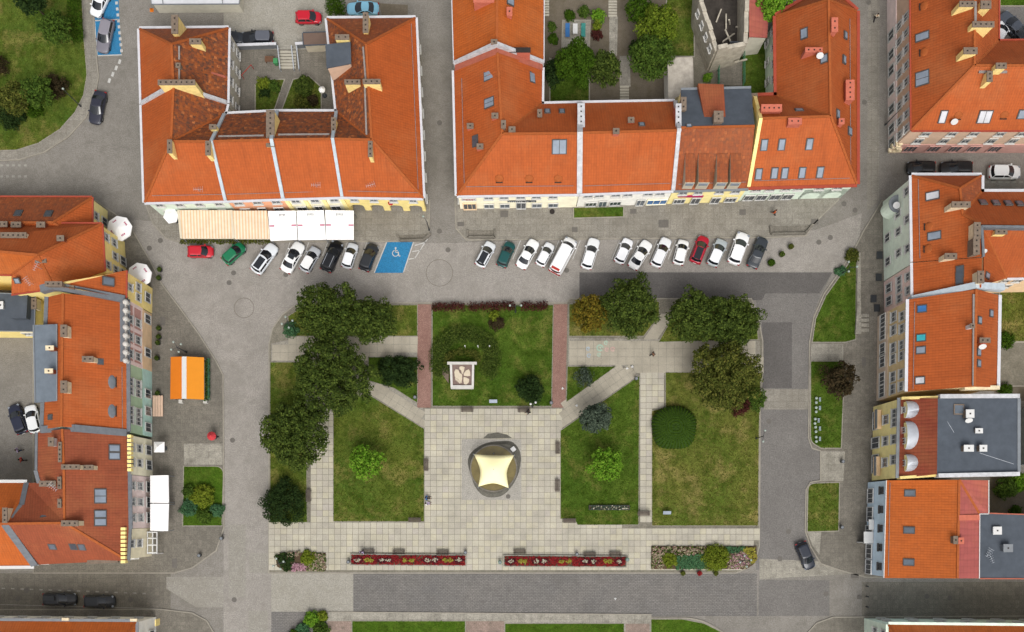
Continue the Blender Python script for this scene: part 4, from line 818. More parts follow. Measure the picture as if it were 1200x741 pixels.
# --- west row
GW = 'houses in the row with the white terrace parasols'
W1a = House('town_house', 'low yellow house at the end of the terrace row', [(-100, 231, 5.6), (108, 231.5, 5.6), (108, 290, 5.6), (-100, 290, 5.6), (62, 261, 9), (-100, 261, 9)], 4, [([0, 1, 4, 5], 'roof_burnt'), ([1, 2, 4], 'roof_orange'), ([4, 2, 3, 5], 'roof_orange'), ([3, 0, 5], 'roof_orange')], 'wall_lemon', {1: [(4.2, 1, 1.2, [.3, .7]), (1.5, 1.1, 1.6, [.3, .7], 'shop')]}, group=GW, gut='gutter_red', gw=.2)
W1a.skylight(21.5, 250, .8, 1.0, pm='pane_dark'); W1a.skylight(57, 250.5, .8, 1.0, pm='pane_dark')
W1b = House('town_house', 'yellow house with two square roof windows facing the square', [(-100, 262, 8.2), (119.5, 262.5, 8.2), (122.7, 318, 8.2), (64, 338, 9.5), (13.5, 345, 9), (13.5, 322, 10), (-100, 320, 10), (44, 299, 13), (-100, 286, 13.2)], 7, [([0, 1, 7, 8], 'roof_deep'), ([1, 2, 3, 7], 'roof_orange'), ([7, 3, 4, 5], 'roof_orange'), ([7, 5, 6, 8], 'roof_bright')], 'wall_yellow', {1: [(6.8, 1, 1.3, [.2, .8]), (4.2, 1, 1.4, [.2, .5, .8]), (1.5, 1.2, 1.8, [.5, .8], 'shop')]}, party=(2,), group=GW, gut='gutter_red', gw=.2)
W1b.skylight(101, 285, .95, 1.35); W1b.skylight(101.5, 296, .95, 1.35)
for q in ((30, 271.5), (55.5, 271), (66.5, 271)): W1b.skylight(*q, .8, .9, pm='pane_dark')
for q, w_ in (((16, 276), 3.2), ((3, 263), 1.2), ((19, 263.5), 1.2), ((48, 263.5), 1.0), ((48, 305), 1.3), ((71, 279.5), .8)): W1b.chimney(*q, w_, .6, 1.0, 'chimney_cream' if w_ > 1.2 else 'roof_brown')
W1b.antenna(42, 312, 1.6, 1.1); W1b.antenna(32, 330, 1.4, 2.2); W1b.skylight(20, 329, .6, .6)
W1c = House('town_house', 'slim yellow house with dark grey gable behind the second parasol', [(148, 317, 10), (147.5, 349.5, 10), (92, 339, 14), (60, 334, 15), (75, 330, 15)], 5, [([0, 1, 2, 3, 4], 'roof_orange')], 'wall_yellow', {0: [(8.5, .9, 1.3, [.5]), (5.6, 1, 1.4, [.3, .7]), (2.2, 1.3, 1.8, [.5], 'shop')]}, party=(1, 2, 3, 4), group=GW, gut='gutter_red', gw=.2)
W1c.skylight(127, 330, .95, 1.3, pm='pane'); W1c.firewall([(48, 339, 14), (62, 335, 14.6), (90, 340, 13.4), (147, 351, 10)], .9, .3, 'firewall_grey'); W1c.chimney(63, 333, 2.0, .5, .9, 'chimney_grey'); W1c.chimney(76, 339, 3.2, .5, .8, 'chimney_grey')
W2 = House('town_house', 'striped rose and pale green fronted house with white parapet vases', [(148, 351, 9.5), (148.7, 506, 9.5), (72, 500, 14.2), (51, 503, 12), (57, 348, 12), (74, 344, 14.2)], 6, [([0, 1, 2, 5], 'roof_orange'), ([5, 2, 3, 4], 'roof_orange')], 'wall_green',
    {0: [(8.0, 1.05, 1.5, [.13, .265, .395, .61, .68, .83, .9]), (5.3, 1.05, 1.6, [.13, .265, .395, .61, .68, .83, .9]), (1.8, 1.2, 2.0, [.06, .33, .66, .8, .93], 'shop')]}, party=(1, 2, 4, 5), group=GW, gut='firewall_grey', gw=.5)
a, b = W2.I[0].copy(), W2.I[0].lerp(W2.I[1], .47); e = W2.I[1].copy(); n = W2.nrm(0)
def band(hs, p, q, z0, z1, mat, name='wall_band', off=.0):
    m = MB(); u = Vector((0, 0, (z0+z1)/2)); m.bar(Vector((p.x, p.y, 0))+u+n*off, Vector((q.x, q.y, 0))+u+n*off, .04, z1-z0); hs.part(name, m, mat)
band(W2, a, b, 3.6, 9.3, 'wall_rose'); band(W2, a, b, 6.45, 6.95, 'wall_blush', off=.03); band(W2, a, b, 3.6, 4.0, 'wall_blush', off=.03); band(W2, a, b, 0, 3.6, 'wall_peach', 'ground_floor_wall', .06); band(W2, b, e, 0, 3.6, 'wall_cyan', 'ground_floor_wall', .06)
for t_ in (.01, .42, .7, .98): q = a.lerp(b, t_); m = MB(); m.box((q.x+.02, q.y, 6.4), (.1, .5, 5.8)); W2.part('pilaster', m, 'wall_blush')
W2.firewall([(142, 353, 9.9), (142.5, 424, 9.9)], .9, .1, 'firewall_grey')
for k in range(8):
    p = W(147, 354+k*9.8, 10.4); m = MB(); m.tube((p.x, p.y, 9.4), (p.x, p.y, 10.1), .3, .22, 8); m.ball((p.x, p.y, 10.35), .38, 1, 8, 6); W2.part('parapet_vase', m, 'stone_white')
m = MB(); p, q = W(147, 353, 10), W(147.3, 424, 10); m.bar((p.x, p.y, 9.75), (q.x, q.y, 9.75), .22, .5); W2.part('parapet', m, 'stone_white')
for q in ((75, 388), (103, 421), (75, 453.5)): W2.chimney(*q, .7 if q[0] < 90 else 1.3, 1.4 if q[0] < 90 else .6, 1.2, 'chimney_cream')
for q in ((134, 448), (134, 482)): W2.eyebrow(*q, .95, 'firewall_grey')
W2.skylight(59, 489, .5, .7, pm='pane_dark'); W2.skylight(117.5, 424, .6, .6, pm='pane_dark'); W2.firewall([(48, 503.5, 12), (88, 502, 13.4), (149, 507.5, 9.5)], .9, .2, 'firewall_grey'); W2.chimney(66, 502.5, 4.0, .6, .8, 'chimney_cream'); W2.snow((143, 430), (143.5, 504))
W2b = House('rear_wing', 'blue grey metal lean-to roof behind the striped rose house', [(40, 381, 12.8), (66, 380, 13.6), (66, 470, 13.6), (42, 472, 12.8)], 4, [([0, 1, 2, 3], 'flat_metal')], 'wall_drab', {}, gut='gutter_grey', gw=.15, inset=.1, caps=None, cat='annex')
for q in ((58.5, 408), (57.5, 435)): W2b.chimney(*q, .9, .45, 1.2, 'roof_brown', cap='chimney_cream')
W2c = House('rear_wing', 'dark flat roof with yellow wall in the west courtyard', [(-60, 342, 6), (41, 346, 6), (40, 388, 6), (-60, 387, 6)], 4, [([0, 1, 2, 3], 'flat_dark')], 'wall_yellow', {2: [(3.6, 1.6, 1.4, [.15])]}, gut='gutter_grey', gw=.12, inset=.1, caps=None, cat='annex')
W2c.chimney(1, 358, .6, .9, .4, 'white_paint', cap='white_paint'); W2c.chimney(43-3, 356, .6, 1.4, 1.4, 'chimney_cream')
m = MB(); q = gp([(44, 350), (62, 350), (60, 385), (43, 385)]); m.prism(q, 0, 7.2); o = m.build('annex', 'flat_dark'); tag(o, 'dark brown annex strip beside the blue grey metal roof', 'annex')
W3 = House('town_house', 'pale yellow house with small gold parapet blocks', [(149, 509, 9.5), (150, 556, 9.5), (75, 552, 14), (44, 551, 11), (44.5, 507, 11), (73, 503, 14)], 6, [([0, 1, 2, 5], 'roof_brown'), ([5, 2, 3, 4], 'roof_brown')], 'wall_pale', {0: [(7.9, 1, 1.4, [.3, .68]), (5.2, 1, 1.5, [.3, .68]), (1.8, 1.3, 1.9, [.3, .7], 'shop')]}, party=(1, 2, 4, 5), group=GW, gut='firewall_grey', gw=.35)
for k in range(9): p = W(152, 511.5+k*4.9, 9.9); m = MB(); m.box((p.x, p.y, 9.7), (.5, .38, .8)); W3.part('parapet_block', m, 'chimney_yellow')
for q in ((134, 525.5), (134, 534.5)): W3.skylight(*q, .8, 1.2)
W3.chimney(83, 547.5, 2.2, .5, 1.0, 'chimney_cream'); W3.chimney(103, 548, 1.3, .5, 1.0, 'chimney_cream'); W3.chimney(60, 518, .6, 1.0, 1.2, 'white_paint'); W3.chimney(70.5, 530, .3, 2.4, .4, 'ridge_grey')
W4 = House('town_house', 'blush fronted house with two big white terrace awnings', [(150, 556, 9.5), (151, 620, 9.5), (75.5, 613, 14), (48, 566, 10.5), (44, 551, 11), (75, 552, 14)], 6, [([0, 1, 2, 5], 'roof_brown'), ([5, 2, 3, 4], 'roof_brown')], 'wall_blush', {0: [(7.9, 1, 1.5, [.2, .5, .8]), (5.2, 1, 1.6, [.2, .5, .8]), (1.8, 1.4, 2.2, [.2, .5, .8], 'shop')]}, party=(1, 2, 4, 5), group=GW, gut='firewall_grey', gw=.5)
for q in ((117.5, 577.5), (117.5, 585.5), (117.5, 602.5), (117.5, 612)): W4.skylight(*q, .85, 1.3, pm='pane_sky')
W4.chimney(56, 567, 2.0, .6, 1.1, 'chimney_cream'); W4.antenna(62, 571, 1.8, 2.4); W4.chimney(82, 613.5, 2.0, .6, 1.1, 'chimney_cream'); W4.chimney(70, 590, .35, 1.0, .4, 'ridge_grey'); W4.chimney(70, 566, .35, 1.4, .4, 'ridge_grey')
W5 = House('town_house', 'cream corner house with gold parapet blocks and white pergola', [(151, 620, 9.5), (149, 657, 9.5), (41, 662, 8.6), (6, 614, 13.4), (16, 606, 12.6), (31, 566, 9.4), (48, 566, 10.5), (75.5, 613, 14)], 8, [([0, 1, 7], 'roof_brown'), ([1, 2, 3, 7], 'roof_brown'), ([7, 3, 4, 5, 6], 'roof_brown')], 'wall_cream', {0: [(7.9, 1, 1.4, [.5]), (5.2, 1, 1.5, [.5])], 1: [(7, 1, 1.3, 5), (4, 1, 1.3, 5)]}, party=(2, 3, 4, 6, 7), group=GW, gut='firewall_grey', gw=.4, inset=.2)
for k in range(9): p = W(145, 620+k*4.8, 9.9); m = MB(); m.box((p.x, p.y, 9.7), (.6, .38, .9)); W5.part('parapet_block', m, 'chimney_yellow')
W5.skylight(52, 604, .7, .6, pm='pane'); W5.skylight(76.5, 625, .7, .7, pm='pane_white'); W5.skylight(61.5, 640.5, .8, .8, pm='pane'); W5.skylight(86, 640.5, .75, .9, pm='pane_dark'); W5.skylight(96, 641, .75, .9, pm='pane'); W5.firewall([(6, 615, 13.3), (41, 663, 8.8)], .9, .15, 'firewall_grey')
m = MB(); p, q = W(103, 659, 9.2), W(139, 657, 9.2); m.bar(p, q, .5, .5); W5.part('parapet', m, 'chimney_grey')
W6 = House('town_house', 'bright orange roofed house beside the dark diagonal firewall', [(-100, 566, 9.2), (32, 566, 9.2), (17, 608, 12.6), (6, 614, 13.4), (40, 663, 8.6), (-100, 664, 8.6), (-100, 612, 13.4)], 6, [([0, 1, 2, 3, 6], 'roof_bright'), ([6, 3, 4, 5], 'roof_bright')], 'wall_white', {0: [(6, 1, 1.2, 5)], 4: [(6, 1, 1.2, 5), (3, 1, 1.2, 5)]}, party=(1, 2, 3), gut='white_paint', gw=.4, inset=.1)
W6.firewall([(31.5, 566, 9.3), (26, 592, 11.4), (16, 608, 12.5)], .7, .2, 'firewall_grey'); W6.chimney(6, 604, .5, 1.8, 1.2, 'chimney_cream'); W6.chimney(13, 612.5, 1.8, .5, 1.2, 'chimney_cream')
W7 = House('town_house', 'long orange roofed house on the side street by the two black cars', [(-100, 727, 8.1), (159, 729, 8.1), (160, 850, 8.1), (-100, 850, 8.1), (122, 788, 13), (-100, 788, 13)], 4, [([0, 1, 4, 5], 'roof_bright'), ([1, 2, 4], 'roof_bright'), ([4, 2, 3, 5], 'roof_bright'), ([3, 0, 5], 'roof_bright')], 'wall_white', {0: [(6.2, 1, 1.3, 9), (3, 1, 1.3, 9)], 1: [(6, 1, 1.3, 3), (2.2, 1.2, 1.8, 3, 'shop')]}, gut='gutter_grey', gw=.35)
for q in ((77, 725.8), (157, 726.8)): p = W(q[0], q[1], 8.3); m = MB(); m.box(p, (.9, .35, .35)); W7.part('vent', m, 'chimney_cream')
m = MB(); p = W(180, 730, 5); m.box((p.x+.3, p.y, 4.4), (.12, .9, 1.6)); W7.part('hanging_sign', m, 'chimney_yellow')
# --- small buildings at the top edge
G0 = House('garage', 'long pale metal garage roof behind the hipped corner house', [(172, -40, 2.8), (282, -40, 2.8), (280, 4.5, 2.6), (178, 5, 2.6)], 4, [([0, 1, 2, 3], 'gutter_white')], 'wall_grey', {}, gut='gutter_grey', gw=.1, inset=.1, caps=None, cat='garage')
for x in (190, 260): m = MB(); p, q = W(x-4, -30, 2.8), W(x+1, 4.5, 2.68); m.bar(p, q, .1, .1); G0.part('seam', m, 'metal_grey')
G1 = House('garage', 'brown sheet roofed shed beside the courtyard wall', [(355, 39, 2.5), (384, 38, 2.5), (384, 52, 2.3), (356, 53, 2.3)], 4, [([0, 1, 2, 3], 'brown_sheet')], 'wall_drab', {}, gut='flat_dark', gw=.12, inset=.1, caps=None, cat='shed')
G2 = House('annex', 'pale flat roofed annex in the garden behind the row', [(783, 69, 4.5), (811, 68, 4.5), (812, 104, 4.5), (784, 118, 4.5)], 4, [([0, 1, 2, 3], 'flat_pale')], 'wall_white', {}, gut='flat_pale', gw=.1, inset=.08, caps=None, cat='annex')
rz_ = empty('ruined_house', W(862, 25), 'roofless pale ruin with crumbling walls behind the row', 'ruin')
rp = [(823, 0), (842, 55), (875, 48), (876, 0)]; Q = [W(a, b, 7) for a, b in rp]; J_ = [W(826, -55, 7), W(876, -55, 7)]
loop = [J_[0]]+Q+[J_[1]]
for a, b in zip(loop, loop[1:]+loop[:1]):
    m = MB(); n = max(2, int((b-a).length/1.2))
    for k in range(n): p, q = a.lerp(b, k/n), a.lerp(b, (k+1)/n); h_ = random.uniform(6.0, 7.3); m.bar((p.x, p.y, h_/2), (q.x, q.y, h_/2), .55, h_)
    m.build('wall', 'ruin_wall', rz_)
m = MB(); m.poly([(p.x, p.y, 2.2) for p in loop]); m.build('floor', 'ruin_floor', rz_)
for k in range(10): a = Vector((random.uniform(Q[1].x, Q[2].x), random.uniform(Q[1].y, Q[0].y), 2.4)); m = MB(); m.bar(a, a+Vector((random.uniform(-2, 2), random.uniform(-2, 2), random.uniform(0, 2))), .18, .18); m.build('beam', 'ruin_wall', rz_)
for k in range(4): p = Q[0].lerp(Q[1], .1+k*.25); put_window(rz_, Vector((p.x-.3, p.y, 4.6)), Vector((-.95, -.3, 0)).normalized(), .8, 1.2)
m = MB(); p = W(868, 48, 5); m.box((p.x-.8, p.y-.28, 5), (1.4, .1, .6)); m.build('window', 'pane_dark', rz_)
G3 = House('annex', 'dark red roofed shed between the ruin and the corner house', [(877, -50, 6), (905, -50, 5), (899, 44, 5), (878, 43, 6)], 4, [([0, 1, 2, 3], 'roof_pink')], 'wall_grey', {}, gut=None, inset=.1, caps=None, cat='shed')
p = empty('garden_passage', W(851, 85), 'narrow paved passage with green railings below the ruin', 'passage'); m = MB(); m.prism(gp([(841, 66), (869, 66), (869, 102), (842, 102)]), -.02, .5); m.build('floor', 'paving_brown', p)
for x in (840.5, 870):
    m = MB()
    for k in range(9): a = W(x, 66+k*4.5, 0); m.tube((a.x, a.y, .2), (a.x, a.y, 1.6), .04, n=5)
    for z in (.6, 1.1, 1.6): a, b = W(x, 66), W(x, 102); m.bar((a.x, a.y, z), (b.x, b.y, z), .06, .06)
    m.build('railing', 'metal_green', p)
# ------------------------------------------------------------------ courtyards
sheet('courtyard', [(262, -20), (400, -20), (400, 58), (262, 58)], 'cobble_pale', .006); sheet('courtyard', [(270, 58), (395, 58), (395, 140), (270, 140)], 'paving_brown', .006)
sheet('garden_ground', [(630, -60), (800, -60), (800, 130), (630, 130)], 'earth', .005); sheet('garden_ground', [(800, -60), (840, -60), (845, 130), (800, 130)], 'court_ground', .006)
sheet('courtyard', [(1165, -40), (1260, -40), (1260, 60), (1165, 60)], 'asphalt', .005); sheet('courtyard', [(-60, 385), (60, 385), (60, 570), (-60, 570)], 'cobble_mid', .006); sheet('garden_ground', [(1165, 340), (1330, 340), (1330, 470), (1165, 470)], 'earth', .006)
sheet('courtyard', [(870, 45), (915, 45), (915, 120), (870, 120)], 'grass_green', .007); sheet('garden_ground', [(1160, 555), (1330, 555), (1330, 610), (1160, 610)], 'earth', .006)
raised('lawn', [(300, 100), (306, 94), (333, 94), (320, 132), (300, 132)], 'grass_mid', .1); raised('lawn', [(344, 94), (362, 90), (376, 103), (376, 132), (330, 132)], 'grass_mid', .1)
raised('lawn', [(787, -50), (812, -50), (813, 66), (775, 66)], 'grass_mid', .08); raised('lawn', [(645, 70), (690, 95), (690, 125), (645, 125)], 'grass_green', .08)
raised('terrace', [(660, 25), (691, 25), (690, 55), (659, 55)], 'paving_light', .1); raised('lawn', [(1172, 342), (1330, 342), (1330, 400), (1172, 400)], 'grass_dry', .06); raised('garden_path', [(1166, 402), (1330, 402), (1330, 452), (1166, 452)], 'court_ground', .07)
raised('lawn', [(1172, -40), (1330, -40), (1330, 7), (1172, 7)], 'grass_vivid', .12)
raised('garden_path', [(714, 20), (724, 20), (723, 66), (714, 66)], 'paving_light', .08, kerb=None); raised('garden_path', [(726, 66), (738, 66), (739, 102), (726, 102)], 'paving_grey', .08, kerb=None)
def steps(name, x0, x1, y0, y1, n, mat='slab_cream', z=.12):
    r = struct(empty(name, W((x0+x1)/2, (y0+y1)/2)))
    for k in range(n):
        a = y0+(y1-y0)*k/n; b = y0+(y1-y0)*(k+.72)/n; m = MB(); m.prism(gp([(x0, a), (x1, a), (x1, b), (x0, b)]), 0, z+.0*k); m.build('step', mat, r)
    return r
steps('garden_steps', 713, 723, -2, 21, 7); steps('garden_steps', 726.5, 737, 101, 118, 5); steps('garden_steps', 637.5, 643.5, -2, 20, 7)
c_ = steps('courtyard_stairs', 328, 347, 60, 82, 6); 
for x in (327, 343, 349): m = MB(); a, b = W(x, 57), W(x+2.5, 84); m.bar((a.x, a.y, .9), (b.x, b.y, .6), .14, .14); [m.tube((q.x, q.y, 0), (q.x, q.y, .9), .05, n=6) for q in (a, b)]; m.build('handrail', 'metal_silver', c_)
for a, b in (((270, 58), (326, 56)), ((348, 56), (383, 54))):
    m = MB(); p, q = W(*a), W(*b); m.bar((p.x, p.y, .55), (q.x, q.y, .55), .3, 1.1); o = m.build('retaining_wall', 'firewall_grey'); tag(o, 'grey retaining wall topped by a pale rail, '+('beside the parked black estate car' if a[0] < 300 else 'beside the brown shed'), 'wall'); m = MB(); m.bar((p.x, p.y, 1.2), (q.x, q.y, 1.2), .36, .12); m.build('coping', 'gutter_white', o)
o = steps('pavement_stairs', 1008, 1017.5, 368, 391, 4, 'paving_light', .22)
m = MB(); m.prism(gp([(1003.5, 297), (1007, 297), (1008, 392), (1001, 392), (1003, 360)]), 0, .5); o = m.build('low_wall', 'paving_light'); tag(o, 'low pale stone wall along the sloping lawn by the pavement stairs', 'wall')

for pts_, l in ([(466, 277), (469, 283), (497, 282), (505, 275)], 'low stone planter wall at the pavement end by the arcaded house'), ([(548, 271), (548, 279), (580, 279), (580, 271)], 'low stone planter wall at the pavement corner of the cream shop house'), ([(902.5, 266), (903, 275), (943, 274.5), (951, 265)], 'low stone planter wall at the pavement end by the pale green arcade'):
    Q = gp(pts_); c = sum(Q, Vector())/len(Q); root = empty('low_wall', (c.x, c.y, PAV), l, 'wall'); m = MB(); m.prism(Q, .1, .2); m.build('soil', 'paving_brown', root)
    for a, b in zip(Q, Q[1:]): m = MB(); m.bar((a.x, a.y, .3), (b.x, b.y, .3), .28, .45); m.build('wall_section', 'paving_brown', root)
sheet('sandy_patch', [(444, 4), (478, 6), (478, 19), (448, 20)], 'earth', .01)
p = W(177, 11, .3); root = empty('traffic_cone', (p.x, p.y, .006), 'orange traffic cone by the pale garage', 'cone'); m = MB(); m.tube((0, 0, .04), (0, 0, .6), .18, .04, 12); m.build('cone', 'orange_tarp_deep', root, org=Vector()); m = MB(); m.box((0, 0, .03), (.5, .5, .05)); m.build('base', 'orange_tarp_deep', root, org=Vector())
# ------------------------------------------------------------------ vehicles
CARM = {}
TYPES = {  # length, width, height, hood z, belt z, cabin belt rear/front, roof rear/front (fractions of length), trunk z
    'hatch': (3.95, 1.72, 1.48, .88, .95, -.465, .29, -.40, .06, .95), 'mini': (3.55, 1.62, 1.5, .9, .97, -.465, .31, -.40, .09, .97),
    'sedan': (4.6, 1.8, 1.45, .86, .93, -.37, .25, -.21, .03, .93), 'estate': (4.7, 1.82, 1.5, .88, .95, -.47, .25, -.41, .03, .95),
    'suv': (4.5, 1.87, 1.66, 1.02, 1.08, -.47, .26, -.41, .04, 1.08), 'van': (5.5, 2.0, 2.35, 1.2, 1.25, -.49, .36, -.485, .22, 1.25)}
def car_meshes(ty):
    if ty in CARM: return CARM[ty]
    L, Wd, Ht, hz, bz, cb0, cb1, cr0, cr1, tz = TYPES[ty]; w = Wd/2; out = {}
    plan = [(-.5, .55), (-.494, .74), (-.478, .86), (-.45, .93), (-.4, .975), (-.33, 1), (-.2, 1), (0, 1), (.2, 1), (.3, .99), (.37, .965), (.42, .92), (.455, .85), (.478, .74), (.492, .58), (.5, .34)]
    def top(f):
        if f > cb1-.02: return hz-(hz-.66)*max(0, (f-cb1)/(.5-cb1))**1.6
        if f < cb0+.02: return tz-.12*max(0, (cb0-f)/(.5+cb0+1e-6))
        return bz
    m = MB(); rings = []
    for f, pw in plan:
        zt = top(f); hw = w*pw; zb = .24 if abs(f) < .46 else .32
        if abs(f) > .49: zt -= .08
        half = [(hw*.9, zb), (hw, zb+.14), (hw*1.0, (zb+zt)/2), (hw*.985, zt-.13), (hw*.93, zt-.03), (hw*.75, zt+.01), (0, zt+.035)]
        rings.append([Vector((f*L, y, z)) for y, z in half]+[Vector((f*L, -y, z)) for y, z in half[-2::-1]])
    n = len(rings[0])
    for a, b in zip(rings, rings[1:]):
        for k in range(n-1): m.poly([a[k], b[k], b[k+1], a[k+1]])
        m.poly([a[-1], b[-1], b[0], a[0]])
    m.poly(rings[0]); m.poly(rings[-1][::-1]); out['body'] = (m, True)
    def loop(x0, x1, hw, z, bow0, bow1):
        P = []
        for s, x, bw in ((1, x1, bow1), (-1, x0, bow0)):
            for t_ in np.linspace(-1, 1, 7):
                y = s*t_*hw; P.append(Vector((x-s*bw*abs(t_)**2.2, y, z)))
        return P
    bl = loop(cb0*L, cb1*L, w*.90, bz-.02, .22, .3); tl = loop(cr0*L, cr1*L, w*.76, Ht-.07, .14, .16)
    g_ = MB(); N = len(bl)
    for k in range(N): j = (k+1) % N; g_.poly([bl[k], bl[j], tl[j], tl[k]])
    out['windows'] = (g_, False)
    r = MB(); c = Vector(((cr0+cr1)/2*L, 0, Ht)); rl = [Vector((c.x+(p.x-c.x)*1.02, p.y*1.03, p.z+.015)) for p in tl]; il = [Vector((c.x+(p.x-c.x)*.82, p.y*.8, Ht-.012)) for p in tl]
    for k in range(N): j = (k+1) % N; r.poly([rl[k], rl[j], il[j], il[k]])
    r.poly(il)
    lo = [p-Vector((0, 0, .05)) for p in rl]
    for k in range(N): j = (k+1) % N; r.poly([lo[k], lo[j], rl[j], rl[k]])
    out['roof'] = (r, False)
    pl = MB()
    for k in (0, 6, 7, 13):
        pl.bar(bl[k]*1.0+Vector((0, 0, .01)), tl[k], .09, .07)
    for s in (1, -1):
        for f in ((-.08,) if ty != 'van' else (.08, -.2)): pl.bar((f*L, s*w*.905, bz), (f*L-.03, s*w*.765, Ht-.08), .09, .05)
    if ty in ('van',):
        for s in (1, -1): a = [(-.485*L, s*w*.915, bz-.03), (.06*L, s*w*.915, bz-.03), (.06*L, s*w*.785, Ht-.08), (-.48*L, s*w*.785, Ht-.08)]; pl.poly(a)
    out['pillars'] = (pl, False)
    CARM[ty] = out; return out
CARMESH = {}
def car(px, py, ang, ty, paintc, label, roof=None, cat=None, extra=None, scale=1.0, group='parked cars'):
    L, Wd, Ht = TYPES[ty][:3]; p = W(px, py, .75)
    nm = {'van': 'van'}.get(ty, 'parked_car'); root = empty(nm, (p.x, p.y, .012), label, cat or ('van' if ty == 'van' else 'car'), group, math.radians(ang)); root.scale = (scale,)*3
    if ty not in CARMESH:
        d = {}
        for k, (mb, sm) in car_meshes(ty).items(): o = mb.build(k, 'white_paint', None, smooth=sm); d[k] = o.data; bpy.data.objects.remove(o)
        m = MB(); m.tube((0, -.11, 0), (0, .11, 0), .32, n=16); o = m.build('tyre', 'tyre'); d['tyre'] = o.data; bpy.data.objects.remove(o)
        m = MB(); m.tube((0, -.12, 0), (0, .12, 0), .2, n=12); o = m.build('rim', 'rim'); d['rim'] = o.data; bpy.data.objects.remove(o)
        for nm_, sz, mt in (('headlight', (.3, .26, .1), 'headlamp'), ('tail_light', (.14, .3, .22), 'tail_lamp'), ('mirror', (.16, .2, .14), 'white_paint'), ('number_plate', (.03, .5, .11), 'white_paint'), ('grille', (.06, .7, .14), 'metal_dark')):
            m = MB(); m.box((0, 0, 0), sz); o = m.build(nm_, mt); d[nm_] = o.data; bpy.data.objects.remove(o)
        CARMESH[ty] = d
    d = CARMESH[ty]; pm = paint(paintc); rm = paint(roof) if roof else pm
    mesh_obj('body', d['body'], root, mats=[pm]); mesh_obj('windows', d['windows'], root, mats=['car_glass']); rf = mesh_obj('roof', d['roof'], root, mats=[rm]); mesh_obj('pillars', d['pillars'], root, mats=[pm])
    for sx in (-.30, .31):
        for s in (-1, 1): wh = mesh_obj('tyre', d['tyre'], root, Matrix.Translation((sx*L, s*(Wd/2-.12), .32))); wh.name = 'wheel'; mesh_obj('rim', d['rim'], wh)
    hz = TYPES[ty][3]
    for s in (-1, 1):
        mesh_obj('headlight', d['headlight'], root, Matrix.Translation((.43*L, s*Wd*.38, hz-.21)) @ Matrix.Rotation(-s*.5, 4, 'Z')); mesh_obj('tail_light', d['tail_light'], root, Matrix.Translation((-.487*L, s*Wd*.38, hz-.14)))
        mesh_obj('mirror', d['mirror'], root, Matrix.Translation((TYPES[ty][6]*L-.42, s*(Wd/2+.07), hz+.06)), mats=[pm])
    mesh_obj('number_plate', d['number_plate'], root, Matrix.Translation((-.5*L-.01, 0, .6))); mesh_obj('grille', d['grille'], root, Matrix.Translation((.498*L, 0, .52)))
    cx = (TYPES[ty][7]+TYPES[ty][8])/2*L
    if extra == 'sunroof': m = MB(); m.box((cx+.35, 0, Ht+.004), (.7, .9, .03)); m.build('sunroof', 'car_glass', root, org=Vector())
    if extra == 'glassroof': m = MB(); m.box((cx-.05, 0, Ht+.004), (1.7, .95, .03)); m.build('glass_roof', 'car_glass', root, org=Vector())
    if extra == 'rails':
        for s in (-1, 1): m = MB(); m.bar((cx-.85, s*.5, Ht+.06), (cx+.85, s*.5, Ht+.06), .05, .05); m.build('roof_rail', 'metal_silver', root, org=Vector())
    if extra == 'box': m = MB(); m.box((cx-.2, .2, Ht+.12), (1.5, .55, .22)); m.build('roof_box', 'metal_dark', root, org=Vector())
    if extra == 'stripe': m = MB(); m.box((-.5*L-.01, 0, 1.0), (.05, Wd*.8, .5)); m.box((-.44*L, 0, Ht+.01), (.35, Wd*.6, .02)); m.build('red_stripe', 'red_paint', root, org=Vector())
    return root
WH, SV, BK, GY = '#f0f0ee', '#b9bcc0', '#121316', '#4b4d52'
car(235, 295, 0, 'mini', '#c31d2c', 'small red hatchback parked lengthways beneath the striped awning')
car(274, 297, 42, 'mini', '#12714a', 'small bright green hatchback parked beside the red hatchback by the awning')
car(310, 303, 54, 'estate', '#e4e8ec', 'white car with dark glass roof parked beside the bright green hatchback', extra='glassroof')
car(343, 301.5, 61, 'sedan', WH, 'white saloon with sunroof parked between a glass roofed car and a silver hatchback', extra='sunroof')
car(363.5, 304, 60, 'hatch', SV, 'silver hatchback with white roof parked left of the glossy black car', roof=WH, scale=.95)
car(389, 300.5, 66, 'suv', '#0d0e14', 'glossy black car with a roof rack in front of the white awnings', extra='rails')
car(410, 299.5, 72, 'hatch', '#cfd2d6', 'silver white hatchback parked between two black cars near the disabled bay', roof='#f2f3f5', scale=.92)
car(432, 301.5, 69, 'hatch', '#26282c', 'black hatchback parked directly next to the blue disabled bay', scale=1.0)
car(569, 298, 62, 'hatch', '#dcdfe2', 'pale hatchback with dark roof glass parked next to the dark green car', extra='glassroof', scale=.95)
car(593, 298, 67, 'hatch', '#0f4a48', 'dark teal green hatchback in the row of parked cars', scale=.93)
car(618.5, 297.5, 61, 'sedan', WH, 'white saloon parked between the teal hatchback and a small white hatchback', scale=.95)
car(639, 298, 62, 'hatch', '#e9eaec', 'small white hatchback parked next to the long white van', scale=.88)
car(660, 300, 62, 'van', '#f4f4f4', 'long white van with red rear stripe parked in the row', extra='stripe')
car(692, 297, 73, 'estate', '#eceded', 'white estate car parked on the open side of the white van', extra=None, scale=.94)
car(731, 294, 66, 'hatch', '#f0f0f2', 'white hatchback at the end of the row of six pale cars, above the dark asphalt', scale=.93)
car(750.5, 298.5, 58, 'sedan', WH, 'white saloon set at a wider angle than its white neighbours', scale=.95)
car(775, 295.5, 66, 'estate', '#e8e9ea', 'white estate car with black window line left of a small white car', scale=.92)
car(798, 295.5, 75, 'mini', WH, 'very small white car parked next to the crimson car')
